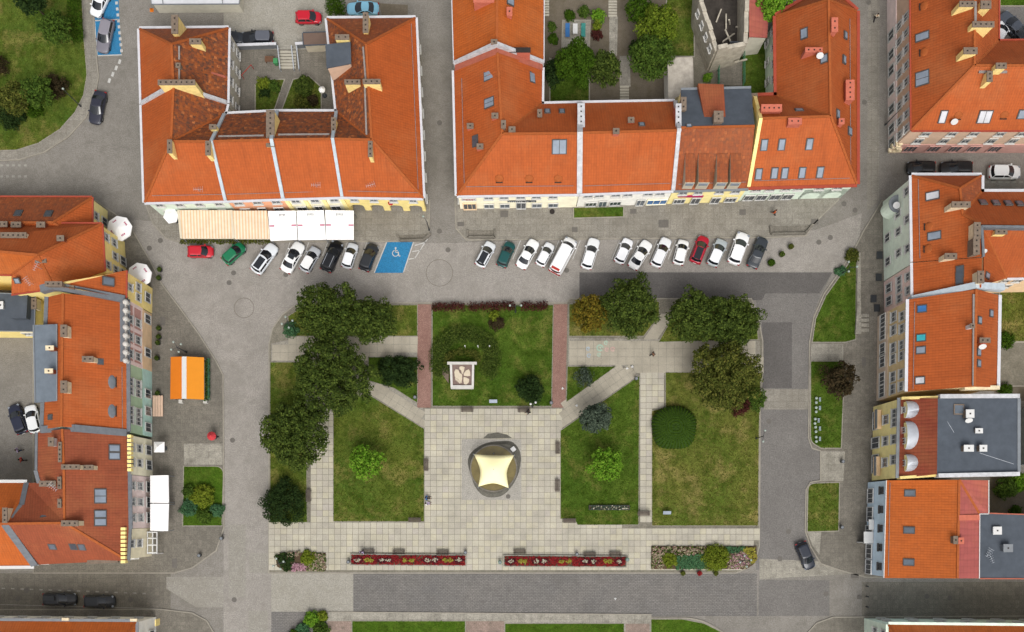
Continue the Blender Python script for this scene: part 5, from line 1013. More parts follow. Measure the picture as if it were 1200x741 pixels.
car(820, 292.5, 69, 'hatch', '#b0122c', 'crimson hatchback with dark roof glass among the white cars', extra='glassroof')
car(840.5, 296, 66, 'hatch', '#aeb6b8', 'silver hatchback with white roof next to the crimson car', roof='#eef0f2')
car(865.5, 291, 70, 'suv', '#f4f4f4', 'large white sport utility car next to the dark grey saloon', scale=1.03)
car(888, 296, 68, 'sedan', '#34393f', 'dark grey saloon at the end of the row by the dry planters', scale=.97)
car(114, 126, 258, 'sedan', '#2c2d3a', 'dark navy saloon driving past the round lawn', group='cars')
car(123, 42, 258, 'estate', '#77747c', 'grey estate car parked on the blue bay', roof='#8a868e')
car(117, 3.5, 245, 'hatch', '#eceef0', 'white car at the end of the blue bay')
car(301.5, 44, 180, 'estate', '#1b1d22', 'black estate car with pale roof in the courtyard', roof='#5c5f68', scale=.95)
car(271, 44, 0, 'hatch', '#2a2f36', 'dark car half hidden under the eave in the courtyard', scale=.9)
car(361.5, 20.5, 0, 'mini', '#c0142a', 'red hatchback parked in the courtyard near the brown shed')
car(425, 10, 180, 'sedan', '#7fb6cf', 'light blue saloon behind the house with the grey dormer', scale=.97)
car(1079.5, 196.5, 180, 'hatch', '#101012', 'black hatchback parked below the tan corner house, nearer the square'); car(1121, 196.5, 180, 'estate', '#111114', 'black estate car parked between a black hatchback and a white car', scale=.95); car(1177.5, 202, 0, 'suv', '#eef0f0', 'white car parked on the side street by the dashed line')
car(1172, 39, 60, 'hatch', '#e8eaec', 'white car in the corner of the rear yard'); car(1187, 30, 130, 'sedan', '#4a505a', 'dark grey car in the rear yard'); car(1196, 42, 120, 'sedan', '#22262c', 'black car at the edge of the rear yard')
car(70, 702.5, 0, 'estate', '#101114', 'black estate car with roof box driving along the west street', extra='box', group='cars'); car(116.5, 705, 0, 'suv', '#15171b', 'black car with pale windscreen following lane behind the estate car', scale=.95, group='cars')
car(944, 651.5, -68, 'hatch', '#1c2230', 'dark navy hatchback turning at the road junction', group='cars')
car(21, 491, 110, 'suv', '#22263a', 'navy car parked in the west courtyard', scale=.95); car(38.5, 491, 104, 'hatch', '#eceef0', 'white hatchback parked in the west courtyard beside the navy car', scale=1.0)

# ------------------------------------------------------------------ plants
def leaf_mesh(name, clumps, n, size, mat, parent, up=.15, seed=0, flat=.0):
    r = np.random.default_rng(seed); C_ = np.array([c for c, _ in clumps]); R_ = np.array([q for _, q in clumps])
    p = R_**2; idx = r.choice(len(R_), n, p=p/p.sum())
    d = r.normal(size=(n, 3)); d[:, 2] += up*1.5; d /= np.linalg.norm(d, axis=1)[:, None]; flip = d[:, 2] < -.35; d[flip, 2] *= -1
    pos = C_[idx]+d*(R_[idx]*(.72+.36*r.random(n)))[:, None]
    nn = d+r.normal(size=(n, 3))*.45; nn[:, 2] += .35+flat; nn /= np.linalg.norm(nn, axis=1)[:, None]
    t_ = np.cross(nn, r.normal(size=(n, 3))); t_ /= np.linalg.norm(t_, axis=1)[:, None]; b = np.cross(nn, t_)
    s = (size*(.65+.7*r.random(n)))[:, None]
    V = np.empty((n, 4, 3)); V[:, 0] = pos-t_*s*.55; V[:, 1] = pos-b*s*.36+t_*s*.05; V[:, 2] = pos+t_*s*.6; V[:, 3] = pos+b*s*.36+t_*s*.05
    me = bpy.data.meshes.new(name); o0 = np.array(ORG.get(parent.name, Vector())) if parent else np.zeros(3)
    me.vertices.add(4*n); me.vertices.foreach_set('co', (V-o0).reshape(-1).astype(np.float32))
    me.loops.add(4*n); me.loops.foreach_set('vertex_index', np.arange(4*n, dtype=np.int32)); me.polygons.add(n); me.polygons.foreach_set('loop_start', np.arange(0, 4*n, 4, dtype=np.int32))
    me.materials.append(M[mat]); me.update(calc_edges=True); me.validate()
    o = bpy.data.objects.new(name, me); col.objects.link(o)
    if parent: o.parent = parent
    return o
SEED = [100]
# short grass standing on the lawns: a tuft every few centimetres, too fine to count
for lw in [o for o in bpy.data.objects if o.name.split('.')[0] == 'lawn']:
    vs = [v.co for v in lw.data.vertices]; zt = max(v.z for v in vs); top_ = [v for v in vs if v.z > zt-.001]; A_ = abs(area2(top_))/2
    xs = [v.x for v in top_]; ys = [v.y for v in top_]; n_ = int(min(14000, A_*45)); r_ = np.random.default_rng(int(A_*10)); pts_ = []
    bx = np.stack([r_.uniform(min(xs), max(xs), n_*3), r_.uniform(min(ys), max(ys), n_*3)], 1)
    for x, y in bx:
        if abs(x) < 85 and abs(y) < 60 and inside(x, y, top_): pts_.append((np.array([x, y, zt-.02]), .09))
        if len(pts_) >= n_: break
    if pts_: tag(leaf_mesh('grass', pts_, len(pts_), .13, lw.data.materials[0].name.replace('grass', 'blade'), lw, up=.6, seed=len(pts_), flat=.2), kind='stuff')
def crown_clumps(c, R, rz, dens=1.0, cr=None, squash=None, jit=.3):
    SEED[0] += 1; r = np.random.default_rng(SEED[0]); cr = cr or max(.3, min(.62, R*.2)); n = max(10, int(dens*11*(R/(cr*1.9))**2)); out = []; ph = r.random(4)*6.28; sx, sy = squash or (1, 1)
    for k in range(n):
        f = (k+.5)/n; z = 1-1.3*f; a = k*2.39996+r.normal()*.3; rr = math.sqrt(max(.04, 1-z*z)); lob = 1+.08*math.sin(3*a+ph[0])+.06*math.sin(5*a+ph[1])+.05*math.sin(9*a+ph[2])
        q = 1.0-jit*r.random()**1.3-cr/R*.6
        out.append((np.array([c[0]+math.cos(a)*rr*R*q*lob*sx, c[1]+math.sin(a)*rr*R*q*lob*sy, c[2]+z*rz*q])+r.normal(size=3)*.1*cr, cr*(.7+.6*r.random())))
    for k in range(n//3): out.append((np.array(c)+r.normal(size=3)*np.array([R*sx, R*sy, rz])*.3, cr*1.3))
    return out
def tree(name, px, py, rpx, h, mat, label, cat='tree', group=None, leaf=.26, n=None, trunk=True, cz=None, rz=None, dens=1.0, cr=None, squash=None, base=LZ, up=.15, jit=.3):
    zc = cz if cz is not None else h*.62; p = W(px, py, zc); R = rpx/S*(H-zc)/H; rz = rz or (h-zc)
    root = empty(name, (p.x, p.y, base), label, cat, group)
    cl = crown_clumps((p.x, p.y, zc), R*1.07, rz, dens, cr, squash, jit); n = int(n*1.7) if n else int(min(24000, 780*R*R+300))
    leaf_mesh('crown' if trunk else 'foliage', cl, n, leaf, mat, root, seed=SEED[0], up=up)
    m = MB()
    if trunk:
        tr = .06+.035*R; m.tube((p.x, p.y, base-.05), (p.x, p.y, zc*.75), tr, tr*.6, 8); m.tube((p.x, p.y, zc*.75), (p.x+.1, p.y, zc+rz*.4), tr*.6, .03, 6)
        for k in range(6): a = k*1.05+.3; m.tube((p.x, p.y, zc*.55+.1*k), (p.x+math.cos(a)*R*.62, p.y+math.sin(a)*R*.62, zc+.1*rz*(k % 3)), tr*.42, .03, 6)
        m.build('trunk', 'bark', root)
    else:
        for k in range(7): a = k*.9; m.tube((p.x, p.y, base-.03), (p.x+math.cos(a)*R*.5, p.y+math.sin(a)*R*.5, zc+rz*.3), .03, .012, 5)
        m.build('stem', 'bark', root)
    return root
def bush(px, py, rpx, h, mat, label, **kw):
    kw.setdefault('cz', h*.35); kw.setdefault('leaf', .2); kw.setdefault('rz', h*.65); kw.setdefault('name', 'bush')
    return tree(kw.pop('name'), px, py, rpx, h, mat, label, kw.pop('cat', 'bush'), trunk=False, **kw)
tree('tree', 386, 369, 37, 8.5, 'leaf_dark', 'dark green tree at the road corner beside the lamp with round globes', base=LZ)
tree('tree', 437, 377, 27, 8, 'leaf_dark', 'smaller dark tree beside the small lawn next to the brick path')
tree('tree', 390, 441, 46, 9, 'leaf_dark', 'largest broad round tree on the west side of the square')
tree('tree', 347, 509, 39, 8.5, 'leaf_dark', 'broad dark tree above the clipped round bush')
bush(333, 590, 26, 3.2, 'leaf_deep', 'clipped dark round bush at the foot of the west lawn strip', leaf=.2, n=4200)
bush(467, 436, 19, 2.6, 'leaf_deep', 'dark clipped oblong hedge bush beside the diagonal path', squash=(1.45, 1.0), n=4200)
tree('tree', 738, 360, 34, 8, 'leaf_dark', 'round green tree between the orange tinted tree and the garden stairs'); tree('tree', 692, 367, 21, 6.5, 'leaf_orange', 'small tree with orange yellow leaves', n=2600)
tree('tree', 812, 371, 29, 7.5, 'leaf_dark', 'green tree on the lawn right after the garden stairs'); tree('tree', 857, 376, 31, 7.5, 'leaf_dark', 'green tree at the corner by the dark asphalt')
tree('tree', 848, 440, 40, 8.5, 'leaf_olive', 'broad olive tree over the dry lawn near the red bush')
bush(866, 474, 13, 2.5, 'leaf_red', 'dark red bush under the olive tree'); bush(885, 468, 13, 2.6, 'leaf_mid', 'fresh green bush beside the dark red bush')
hb = W(790.5, 501, 1.0); root = empty('clipped_bush', (hb.x, hb.y, LZ), 'large smooth clipped oval dark green bush on the dry lawn', 'bush'); m = MB(); NU, NV = 40, 14; g_ = []
for a in range(NV+1):
    th = math.pi/2*a/NV
    for b in range(NU):
        ph = 2*math.pi*b/NU; cx, sx = math.cos(ph), math.sin(ph); k = (abs(cx)**2.6+abs(sx)**2.6)**(-1/2.6)*(1+.02*math.sin(5*ph)); g_.append(Vector((hb.x+3.05*k*cx*math.sin(th)**.7, hb.y+2.95*k*sx*math.sin(th)**.7, LZ-.05+2.0*math.cos(th)**.7+.05*math.sin(7*ph+a))))
m.v = g_
for a in range(NV):
    for b in range(NU): e = (b+1) % NU; m.f.append([a*NU+b, (a+1)*NU+b, (a+1)*NU+e, a*NU+e]); m.m.append(0)
m.build('foliage', 'hedge_core', root, smooth=True); tag(leaf_mesh('leaves', [(np.array(q), .1) for q in g_ if q.z > .3], 9000, .13, 'leaf_hedge', root, seed=5), kind='stuff')
tree('spruce_tree', 698, 490, 18, 6, 'leaf_blue', 'blue grey spruce on the triangular lawn', n=2600, cr=.55); tree('young_tree', 709, 545, 20, 5, 'leaf_vivid', 'young bright green tree above the long flower rack', n=2000, cr=.4, dens=.8); tree('young_tree', 430, 542, 19, 5, 'leaf_vivid', 'thin young tree on the lawn left of the fountain', n=1500, cr=.4, dens=.8)
bush(622, 457, 16, 3.2, 'leaf_deep', 'dark glossy bush by the twin globe lamp', n=2600); bush(684, 443, 12, 2, 'leaf_blue', 'sparse shrub on the small triangular lawn', n=450, cr=.5)
bush(582, 379, 9, 1.4, 'leaf_purple', 'small dark purple shrub under the red hedge', n=700); bush(580, 370, 6, 1.5, 'leaf_lime', 'small lime shrub between the purple shrub and the red hedge', n=500)
tree('plum_tree', 984, 445, 20, 5.5, 'leaf_purple', 'dark plum coloured tree on the lawn with white disc planters', n=2200)
def hedge(pts, wpx, h, mat, label, n, leaf=.18, base=LZ, name='hedge', cat='hedge', cr=.4, part='foliage', step=.45):
    P = [W(x, y, h*.6) for x, y in pts]; c = sum(P, Vector())/len(P); root = empty(name, (c.x, c.y, base), label, cat); w = wpx/S/2; r = random.Random(len(label)); cl = []
    for a, b in zip(P, P[1:]):
        L = (b-a).length; d = (b-a)/L; e = Vector((-d.y, d.x, 0)); k = 0
        while k*step < L:
            for o in np.arange(-w, w+.01, max(.3, cr*.8)): q = a+d*(k*step)+e*(o+r.uniform(-.1, .1)); cl.append((np.array([q.x, q.y, base+(h-cr)*r.uniform(.75, 1.0)]), cr*r.uniform(.8, 1.15)))
            k += 1
    leaf_mesh(part, cl, n, leaf, mat, root, seed=len(label)*7+n)
    m = MB()
    for a, b in zip(P, P[1:]):
        for k in range(int((b-a).length/.9)+1): q = a.lerp(b, min(1, k*.9/max(.1, (b-a).length))); m.tube((q.x, q.y, base-.03), (q.x, q.y, base+h*.7), .025, .012, 5)
    m.build('stem', 'bark', root); return root
hedge([(509, 360), (545, 359.5)], 6, .9, 'leaf_red', 'dark red hedge along the road, section by the west brick path', 850); hedge([(551, 359.5), (604, 358.5)], 6, .9, 'leaf_red', 'dark red hedge along the road, middle section behind the purple shrub', 1250); hedge([(613, 358.5), (641, 359)], 6, .9, 'leaf_red', 'dark red hedge along the road, section by the east brick path', 700)
hedge([(545+33*math.cos(a), 421-31*math.sin(a)) for a in np.linspace(math.radians(215), math.radians(-40), 16)], 17, 1.0, 'leaf_dark', 'broad low green hedge ring round the mosaic monument', 7000, leaf=.16)
hedge([(520, 424), (527, 414), (540, 411), (556, 413), (562, 424)], 5, 1.0, 'leaf_olive', 'low yellowish hedge hugging the back of the mosaic monument', 1300, leaf=.16)
tree('tree', 37, 2, 17, 6, 'leaf_deep', 'dark conifer on the round lawn at the top', n=1800, base=LZ); tree('tree', 65, 34, 18, 5.5, 'leaf_mid', 'round bright green tree on the round lawn', n=2200)
hedge([(86, -10), (89, 25), (92, 50)], 11, 1.4, 'leaf_hedge', 'tall green hedge along the edge of the round lawn', 2600)
tree('tree', 18, 116, 19, 5, 'leaf_olive', 'yellow green tree on the round lawn', n=2000); tree('tree', 44, 108, 18, 5, 'leaf_mid', 'green tree beside the purple bush on the round lawn', n=2000); bush(66, 102, 14, 2.8, 'leaf_purple', 'deep purple bush on the round lawn'); bush(14, 138, 15, 1.6, 'leaf_deep', 'low dark green bush on the round lawn'); bush(-2, 78, 12, 3, 'leaf_purple', 'dark purple tree at the edge of the round lawn'); bush(42, 130, 9, 1.2, 'leaf_hedge', 'small green bush under the trees of the round lawn')
tree('tree', 673, 76, 21, 9, 'leaf_hedge', 'tall dark conifer in the garden behind the orange gabled house', n=4200, cz=4.5, cr=.7); tree('tree', 708, 82, 19, 5.5, 'leaf_dark', 'round tree beside the garden path', n=2600); tree('tree', 651, 86, 14, 4.5, 'leaf_deep', 'dark tree at the garden wall beside the conifer', n=1400)
tree('tree', 770, 32, 25, 7, 'leaf_limegreen', 'yellow green tree in the long garden', n=3600); tree('tree', 762, 68, 25, 7, 'leaf_mid', 'fresh green tree overhanging the pale annex', n=3600); tree('tree', 750, 14, 17, 5.5, 'leaf_hedge', 'dark green tree behind the yellow green tree', n=1500); bush(745, 58, 9, 3, 'leaf_deep', 'dark shrub against the garden fence', n=700)
tree('tree', 906, 6, 21, 8, 'leaf_vivid', 'bright green tree beside the corner house by the ruin', n=3600)
for q in ((648, 46, 6, 1.2, 'leaf_hedge', 'green shrub against the orange gabled house'), (647, 32, 5, 1.0, 'leaf_mid', 'small shrub at the corner of the garden terrace'), (668, 19, 6, 1.0, 'leaf_hedge', 'low shrub above the garden terrace'), (684, 14, 6, 1.4, 'leaf_mid', 'leafy shrub behind the sun loungers'), (702, 20, 8, 2, 'leaf_vivid', 'bright shrub beside the garden terrace'), (699, 32, 5, 1.2, 'leaf_lime', 'yellow flowering shrub beside the garden terrace'), (700, 42, 6, 1.2, 'leaf_red', 'dark red shrub beside the garden terrace'), (310, 100, 8, 1.6, 'leaf_lime', 'lime shrub in the small courtyard bed'), (321, 102, 7, 1.4, 'leaf_mid', 'green shrub in the small courtyard bed'), (311, 108, 6, 1.2, 'leaf_deep', 'dark shrub in the small courtyard bed'), (357, 101, 11, 3, 'leaf_dark', 'round tree like shrub in the larger courtyard bed'), (354, 122, 9, 1.6, 'leaf_olive', 'olive shrub in the larger courtyard bed'), (367, 118, 6, 1.4, 'leaf_purple', 'dark shrub in the larger courtyard bed'), (829, 91, 5, .9, 'leaf_vivid', 'bright green bush in the paved rear yard'), (865, 70, 4, 1, 'leaf_deep', 'pot shrub in the railed passage'), (1178, 572, 13, 3, 'leaf_mid', 'green tree in the yard behind the blue house'), (1192, 566, 12, 2.6, 'leaf_vivid', 'bright tree at the yard edge behind the blue house'), (1178, 400, 10, 1, 'leaf_hedge', 'low shrub in the dry rear garden'), (1178, 458, 8, 1.5, 'leaf_hedge', 'dark shrub behind the beige house'), (1190, 600, 8, 1, 'leaf_hedge', 'low shrub behind the blue house')): bush(*q, n=int(120+q[2]**2*9), base=.08)
bush(393, 10, 12, 1.8, 'leaf_hedge', 'green hedge bush beside the light blue saloon', n=900, base=.01, squash=(1, 1.3))
# bushes on the little west lawn
for q in ((237, 581, 14, 1.5, 'leaf_lime', 'yellow green bush on the small west lawn'), (222, 576, 8, 1.4, 'leaf_mid', 'round green bush at the corner of the small west lawn'), (221, 595, 10, 1, 'leaf_teal', 'blue green groundcover bush on the small west lawn'), (240, 605, 9, 1.2, 'leaf_mid', 'round bush at the foot of the small west lawn'), (255, 598, 8, .9, 'leaf_teal', 'blue green low bush near the kerb of the small west lawn')): bush(*q, n=int(200+q[2]**2*10))
for q in ((341, 387, 9, 1.2, 'leaf_teal', 'low blue green bush around the globe lamp at the road corner'), (998, 300, 8, 1.2, 'leaf_olive', 'dry tangled bush at the tip of the sloping lawn'), (985, 318, 6, .8, 'leaf_teal', 'low bush with pale globes on the sloping lawn')): bush(*q, n=700)
for q in ((365, 726, 9, 1.2, 'leaf_vivid', 'vivid green bush in the lower corner bed'), (376, 738, 10, 1.2, 'leaf_mid', 'green bush in the lower corner bed by the pink path'), (355, 737, 8, 1.0, 'leaf_teal', 'blue green bush in the lower corner bed'), (378, 722, 6, 1.0, 'leaf_lime', 'lime bush in the lower corner bed')): bush(*q, n=900, base=.05)
bush(345, 745, 8, .9, 'leaf_hedge', 'dark green bush at the tip of the lower corner bed', n=500, base=.02)
def planter(px, py, r, mat, label, z=.012, pot='paving_brown', group=None):
    p = W(px, py, .6); root = empty('planter', (p.x, p.y, z), label, 'planter', group); m = MB(); m.tube((p.x, p.y, z), (p.x, p.y, z+.5), r*.7, r*.9, 14); m.build('pot', pot, root); m = MB(); m.disc((p.x, p.y, z+.5), r*.82, 14); m.build('soil', 'soil', root)
    leaf_mesh('foliage', [(np.array([p.x+math.cos(a)*r*.35, p.y+math.sin(a)*r*.35, z+.65]), r*.55) for a in (0, 1.5, 3, 4.5)], 260, .16, mat, root, seed=int(px*3))
planter(904, 308, .6, 'leaf_hedge', 'green bush in a round planter by the dark grey saloon'); planter(916.5, 298, .45, 'leaf_dark', 'small olive bush planter on the open cobbles by the saloon'); planter(927, 289, .45, 'leaf_olive', 'dry brown planter on the cobbles near the pavement corner')
for x, m_, l in ((800.5, 'leaf_olive', 'round clipped planter at the bed edge, nearest the teal groundcover'), (820, 'flower_red', 'round planter of red flowers at the bed edge'), (839, 'leaf_olive', 'round clipped planter at the bed edge below the big lime bush')): planter(x, 672, .4, m_, l, .012)
# ------------------------------------------------------------------ flower beds
def scatter(name, polyw, n, size, mat, parent, z, seed=1, r=.1, zvar=.06):
    g_ = np.random.default_rng(seed); xs = [p[0] for p in polyw]; ys = [p[1] for p in polyw]; C_ = []; t = 0
    while len(C_) < max(3, n//4) and t < n*20:
        x, y = g_.uniform(min(xs), max(xs)), g_.uniform(min(ys), max(ys)); t += 1
        if inside(x, y, polyw): C_.append((np.array([x, y, z+g_.uniform(-zvar, zvar)]), r))
    o = leaf_mesh(name, C_, n, size, mat, parent, seed=seed, flat=.9); tag(o, kind='stuff'); return o
def long_bed(x0, x1, y0, y1, label, seed):
    c = W((x0+x1)/2, (y0+y1)/2); root = empty('flower_bed', (c.x, c.y, .13), label, 'flower bed', 'carpet flower beds'); P = gp([(x0, y0), (x1, y0+1), (x1, y1+1), (x0, y1)])
    m = MB(); m.prism(P, .1, .34); m.build('soil', 'soil', root); Q = offset_poly(P, -.14); k = MB()
    for i in range(4):
        j = (i+1) % 4; k.hexa([(P[i].x, P[i].y, .1), (Q[i].x, Q[i].y, .1), (Q[j].x, Q[j].y, .1), (P[j].x, P[j].y, .1)], [(P[i].x, P[i].y, .42), (Q[i].x, Q[i].y, .42), (Q[j].x, Q[j].y, .42), (P[j].x, P[j].y, .42)])
    k.build('edging', 'paving_light', root)
    I_ = [Vector((q.x, q.y)) for q in offset_poly(P, .06)]
    scatter('red_flowers', I_, 4200, .17, 'flower_red', root, .42, seed); L = x1-x0; ym = (y0+y1)/2+.5
    def dia(cx, w, h): return gp([(cx-w, ym), (cx, ym-h), (cx+w, ym), (cx, ym+h)])
    for f, typ in ((.03, 'W'), (.115, 'y'), (.155, 'y'), (.25, 'W'), (.315, 'W'), (.47, 'y'), (.535, 'y'), (.68, 'W'), (.75, 'W'), (.85, 'y'), (.89, 'y'), (.97, 'W')):
        cx = x0+4+f*(L-8)
        if typ == 'W':
            scatter('maroon_flowers', dia(cx, 7.0, 5.2), 240, .18, 'flower_maroon', root, .46, seed+int(f*99)); scatter('white_flowers', dia(cx, 3.6, 2.6), 70, .16, 'flower_white', root, .52, seed+int(f*77))
        else: scatter('yellow_flowers', dia(cx, 3.8, 2.8), 90, .16, 'flower_yellow', root, .5, seed+int(f*55))
    return root
long_bed(412, 545.5, 650, 661.5, 'long red carpet flower bed with diamond motifs near the bed with globe lamps', 5); long_bed(591, 733, 651.5, 663, 'long red carpet flower bed with diamond motifs near the round clipped planters', 9)
def mixed_bed(pts, label, parts):
    P = gp(rounded(pts, 0)); c = sum(P, Vector())/len(P); root = empty('flower_bed', (c.x, c.y, .1), label, 'flower bed'); m = MB(); m.prism(P, .08, .24); m.build('soil', 'soil', root)
    for i, (nm, q, n, sz, mt, z) in enumerate(parts): scatter(nm, gp(q), n, sz, mt, root, z, 31+i*7+int(c.x), r=.16)
mixed_bed([(323, 652), (330, 648), (382, 648), (382, 669), (334, 669), (325, 664)], 'mixed flower bed with globe lamps and pink flowers beside the cobbled road', [
    ('green_leaves', [(323, 652), (330, 648), (346, 648), (344, 668), (334, 669)], 700, .24, 'leaf_deep', .4), ('pink_flowers', [(344, 660), (360, 660), (358, 669), (342, 669)], 420, .18, 'flower_pink', .36), ('mixed_flowers', [(362, 649), (382, 649), (382, 669), (360, 669)], 900, .2, 'flower_mixed', .36), ('green_leaves', [(362, 649), (382, 649), (382, 669), (360, 669)], 500, .2, 'leaf_mid', .33), ('mixed_flowers', [(336, 646), (352, 646), (350, 652), (338, 652)], 150, .18, 'flower_mixed', .4)])
mixed_bed([(763, 640), (886, 640), (887, 655), (882, 662), (874, 667), (763, 667)], 'mixed flower bed with two round lime bushes at the road corner', [
    ('mixed_flowers', [(764, 641), (826, 641), (826, 649), (784, 652), (776, 666), (764, 666)], 1300, .2, 'flower_mixed', .4), ('green_leaves', [(764, 641), (826, 641), (826, 649), (764, 666)], 900, .2, 'leaf_dark', .36), ('groundcover', [(792, 652), (828, 648), (828, 666), (792, 667)], 2600, .18, 'leaf_teal', .42),
    ('pink_flowers', [(853, 650), (872, 646), (882, 660), (872, 666), (850, 666)], 700, .2, 'flower_mixed', .42), ('white_flowers', [(853, 650), (872, 646), (878, 660), (866, 666), (850, 666)], 260, .18, 'flower_pink', .45), ('groundcover', [(850, 641), (872, 641), (868, 648), (852, 648)], 500, .18, 'leaf_teal', .4), ('yellow_flowers', [(866, 642), (884, 642), (886, 658), (880, 660), (876, 650)], 450, .2, 'flower_yellow', .46)])
bush(361, 654, 9, .9, 'leaf_lime', 'lime bush in the mixed bed with globe lamps', n=900, base=.2); bush(785, 656, 9, .9, 'leaf_lime', 'smaller lime bush in the bed at the road corner', n=1000, base=.2); bush(839, 654, 16, 1.2, 'leaf_lime', 'big lime bush in the bed at the road corner', n=3000, base=.2, leaf=.17, cr=.5)
hd = raised('strip_garden', [(672.5, 244.5), (730, 243.5), (730, 254.5), (672.5, 256)], 'grass_green', .3, z0=.1); 
# ------------------------------------------------------------------ fountain
c = W(577.5, 550); fr = empty('fountain', (c.x, c.y, .1), 'round brown fountain basin ringed by wet dark rock under the ivory sail', 'fountain')
m = MB(); m.prism(gp([(541, 515), (611, 515), (611, 586), (541, 586)]), .08, .135); m.build('pad', 'pad_stone', fr)
rim = rounded([(545, 535, 14), (567, 518, 16), (602, 516, 16), (612, 532, 14), (608, 560, 20), (590, 583, 12), (568, 584, 12), (556, 572, 14)], 10)
P = gp(rim); Pi = []; cc = W(578, 549)
m = MB(); n = len(P); r2 = [cc+(p-cc)*.86 for p in P]
for i in range(n):
    j = (i+1) % n; h0, h1 = .3, .3
    m.poly([(P[i].x, P[i].y, .1), (P[j].x, P[j].y, .1), (r2[j].x, r2[j].y, .55), (r2[i].x, r2[i].y, .55)]); m.poly([(r2[i].x, r2[i].y, .55), (r2[j].x, r2[j].y, .55), (cc.x+(r2[j].x-cc.x)*.5, cc.y+(r2[j].y-cc.y)*.5, .42), (cc.x+(r2[i].x-cc.x)*.5, cc.y+(r2[i].y-cc.y)*.5, .42)])
m.build('rock_ring', 'wet_stone', fr)
cb = W(578.5, 549, .7); m = MB(); arc(m, cb.x, cb.y, 3.3, .18, 0, 2*math.pi, .72, 40); 
for k in range(40): a, b = 2*math.pi*k/40, 2*math.pi*(k+1)/40; m.poly([(cb.x+3.3*math.cos(a), cb.y+3.3*math.sin(a), .4), (cb.x+3.3*math.cos(b), cb.y+3.3*math.sin(b), .4), (cb.x+3.3*math.cos(b), cb.y+3.3*math.sin(b), .72), (cb.x+3.3*math.cos(a), cb.y+3.3*math.sin(a), .72)])
m.build('basin', 'paving_brown', fr); m = MB(); m.disc((cb.x, cb.y, .62), 3.18, 40); m.build('water', 'water', fr)
m = MB(); q = W(601.5, 526.5, .8); m.box((q.x, q.y, .62), (.62, .62, .3), Matrix.Rotation(.65, 3, 'Z')); m.build('plinth', 'white_paint', fr); m = MB(); q = W(595.5, 582, .2); m.disc((q.x, q.y, .16), .32, 14, h=.05); m.build('drain', 'manhole', fr); m = MB(); q = W(578.5, 531.5, .8); m.tube((q.x, q.y, .6), (q.x, q.y, 1.0), .12, .06); m.build('spout', 'metal_grey', fr)
wet = [(566, 514), (572, 508.5), (583, 507), (594, 509.5), (600, 513.5)]; m = MB(); m.poly([(p.x, p.y, .1345) for p in gp(wet[::-1])])
struct(m.build('wet_stain', 'wet_stone'))
# sail canopy with posts
cs = [(555.5, 532.5), (602.5, 533.5), (596, 572), (560.5, 570.5)]; zs_ = 3.1; cp = [W(a, b, zs_) for a, b in cs]; mid = W(578.5, 550, 3.9)
sl = empty('sail_canopy', (mid.x, mid.y, .1), 'ivory four cornered shade sail over the fountain', 'shade sail'); m = MB(); N = 10; sag = [.05, .24, .22, .22]; rows_ = []
def edgept(i, t_):
    a, b = cp[i], cp[(i+1) % 4]; p = a.lerp(b, t_); return p.lerp(mid, sag[i]*4*t_*(1-t_)*1.0)
for k in range(N+1):
    v = k/N; row = []
    for j in range(N+1):
        u = j/N; top_, bot, lf, rt = edgept(0, u), edgept(2, 1-u), edgept(3, 1-v), edgept(1, v)
        p = top_*(1-v)+bot*v+lf*(1-u)+rt*u-(cp[0]*(1-u)*(1-v)+cp[1]*u*(1-v)+cp[3]*(1-u)*v+cp[2]*u*v)
        p.z = zs_+.8*(math.sin(math.pi*u)*math.sin(math.pi*v))**.8; row.append(p)
    rows_.append(row)
for k in range(N):
    for j in range(N): m.poly([rows_[k][j], rows_[k+1][j], rows_[k+1][j+1], rows_[k][j+1]])
cl_ = m.build('sail', 'cloth_ivory', sl, smooth=True); sd = cl_.modifiers.new('thick', 'SOLIDIFY'); sd.thickness = .03
for p in cp: m = MB(); e = (p-mid); e.z = 0; e.normalize(); m.tube((p.x+e.x*.12, p.y+e.y*.12, .4), (p.x+e.x*.05, p.y+e.y*.05, zs_+.08), .07, .06, 8); m.build('post', 'metal_grey', sl)
m = MB(); m.tube((mid.x, mid.y, .5), (mid.x, mid.y, 3.9), .07, .07, 8); m.build('mast', 'metal_grey', sl)
# ------------------------------------------------------------------ mosaic monument
z1 = 2.0; c = W(541.5, 441, 1); mo = empty('monument', (c.x, c.y, LZ), 'low white framed monument with cream relief on brown mosaic', 'monument'); Q = [W(528.5, 426, z1), W(554.5, 426, z1), W(554, 454, 1.2), W(529.5, 454, 1.2)]
m = MB(); m.hexa([(p.x, p.y, .1) for p in Q[::-1]], Q[::-1]); m.build('slab', 'mosaic_brown', mo)
up = Vector((0, 0, .12))
for a, b, w_, e in ((Q[0], Q[1], .34, .5), (Q[1], Q[2], .3, 0), (Q[3], Q[2], .5, .12), (Q[0], Q[3], .3, 0)):
    d = (b-a).normalized(); m = MB(); m.bar(a-d*e+up*.5, b+d*e+up*.5, w_, .5); m.build('frame', 'stone_white', mo)
pl_n = (Q[1]-Q[0]).cross(Q[3]-Q[0]).normalized(); pl_n = pl_n if pl_n.z > 0 else -pl_n
def onp(u, v):
    u, v = .5+(u-.5)*.86, .5+(v-.5)*.86
    return Q[0]*(1-u)*(1-v)+Q[1]*u*(1-v)+Q[3]*(1-u)*v+Q[2]*u*v+pl_n*.09
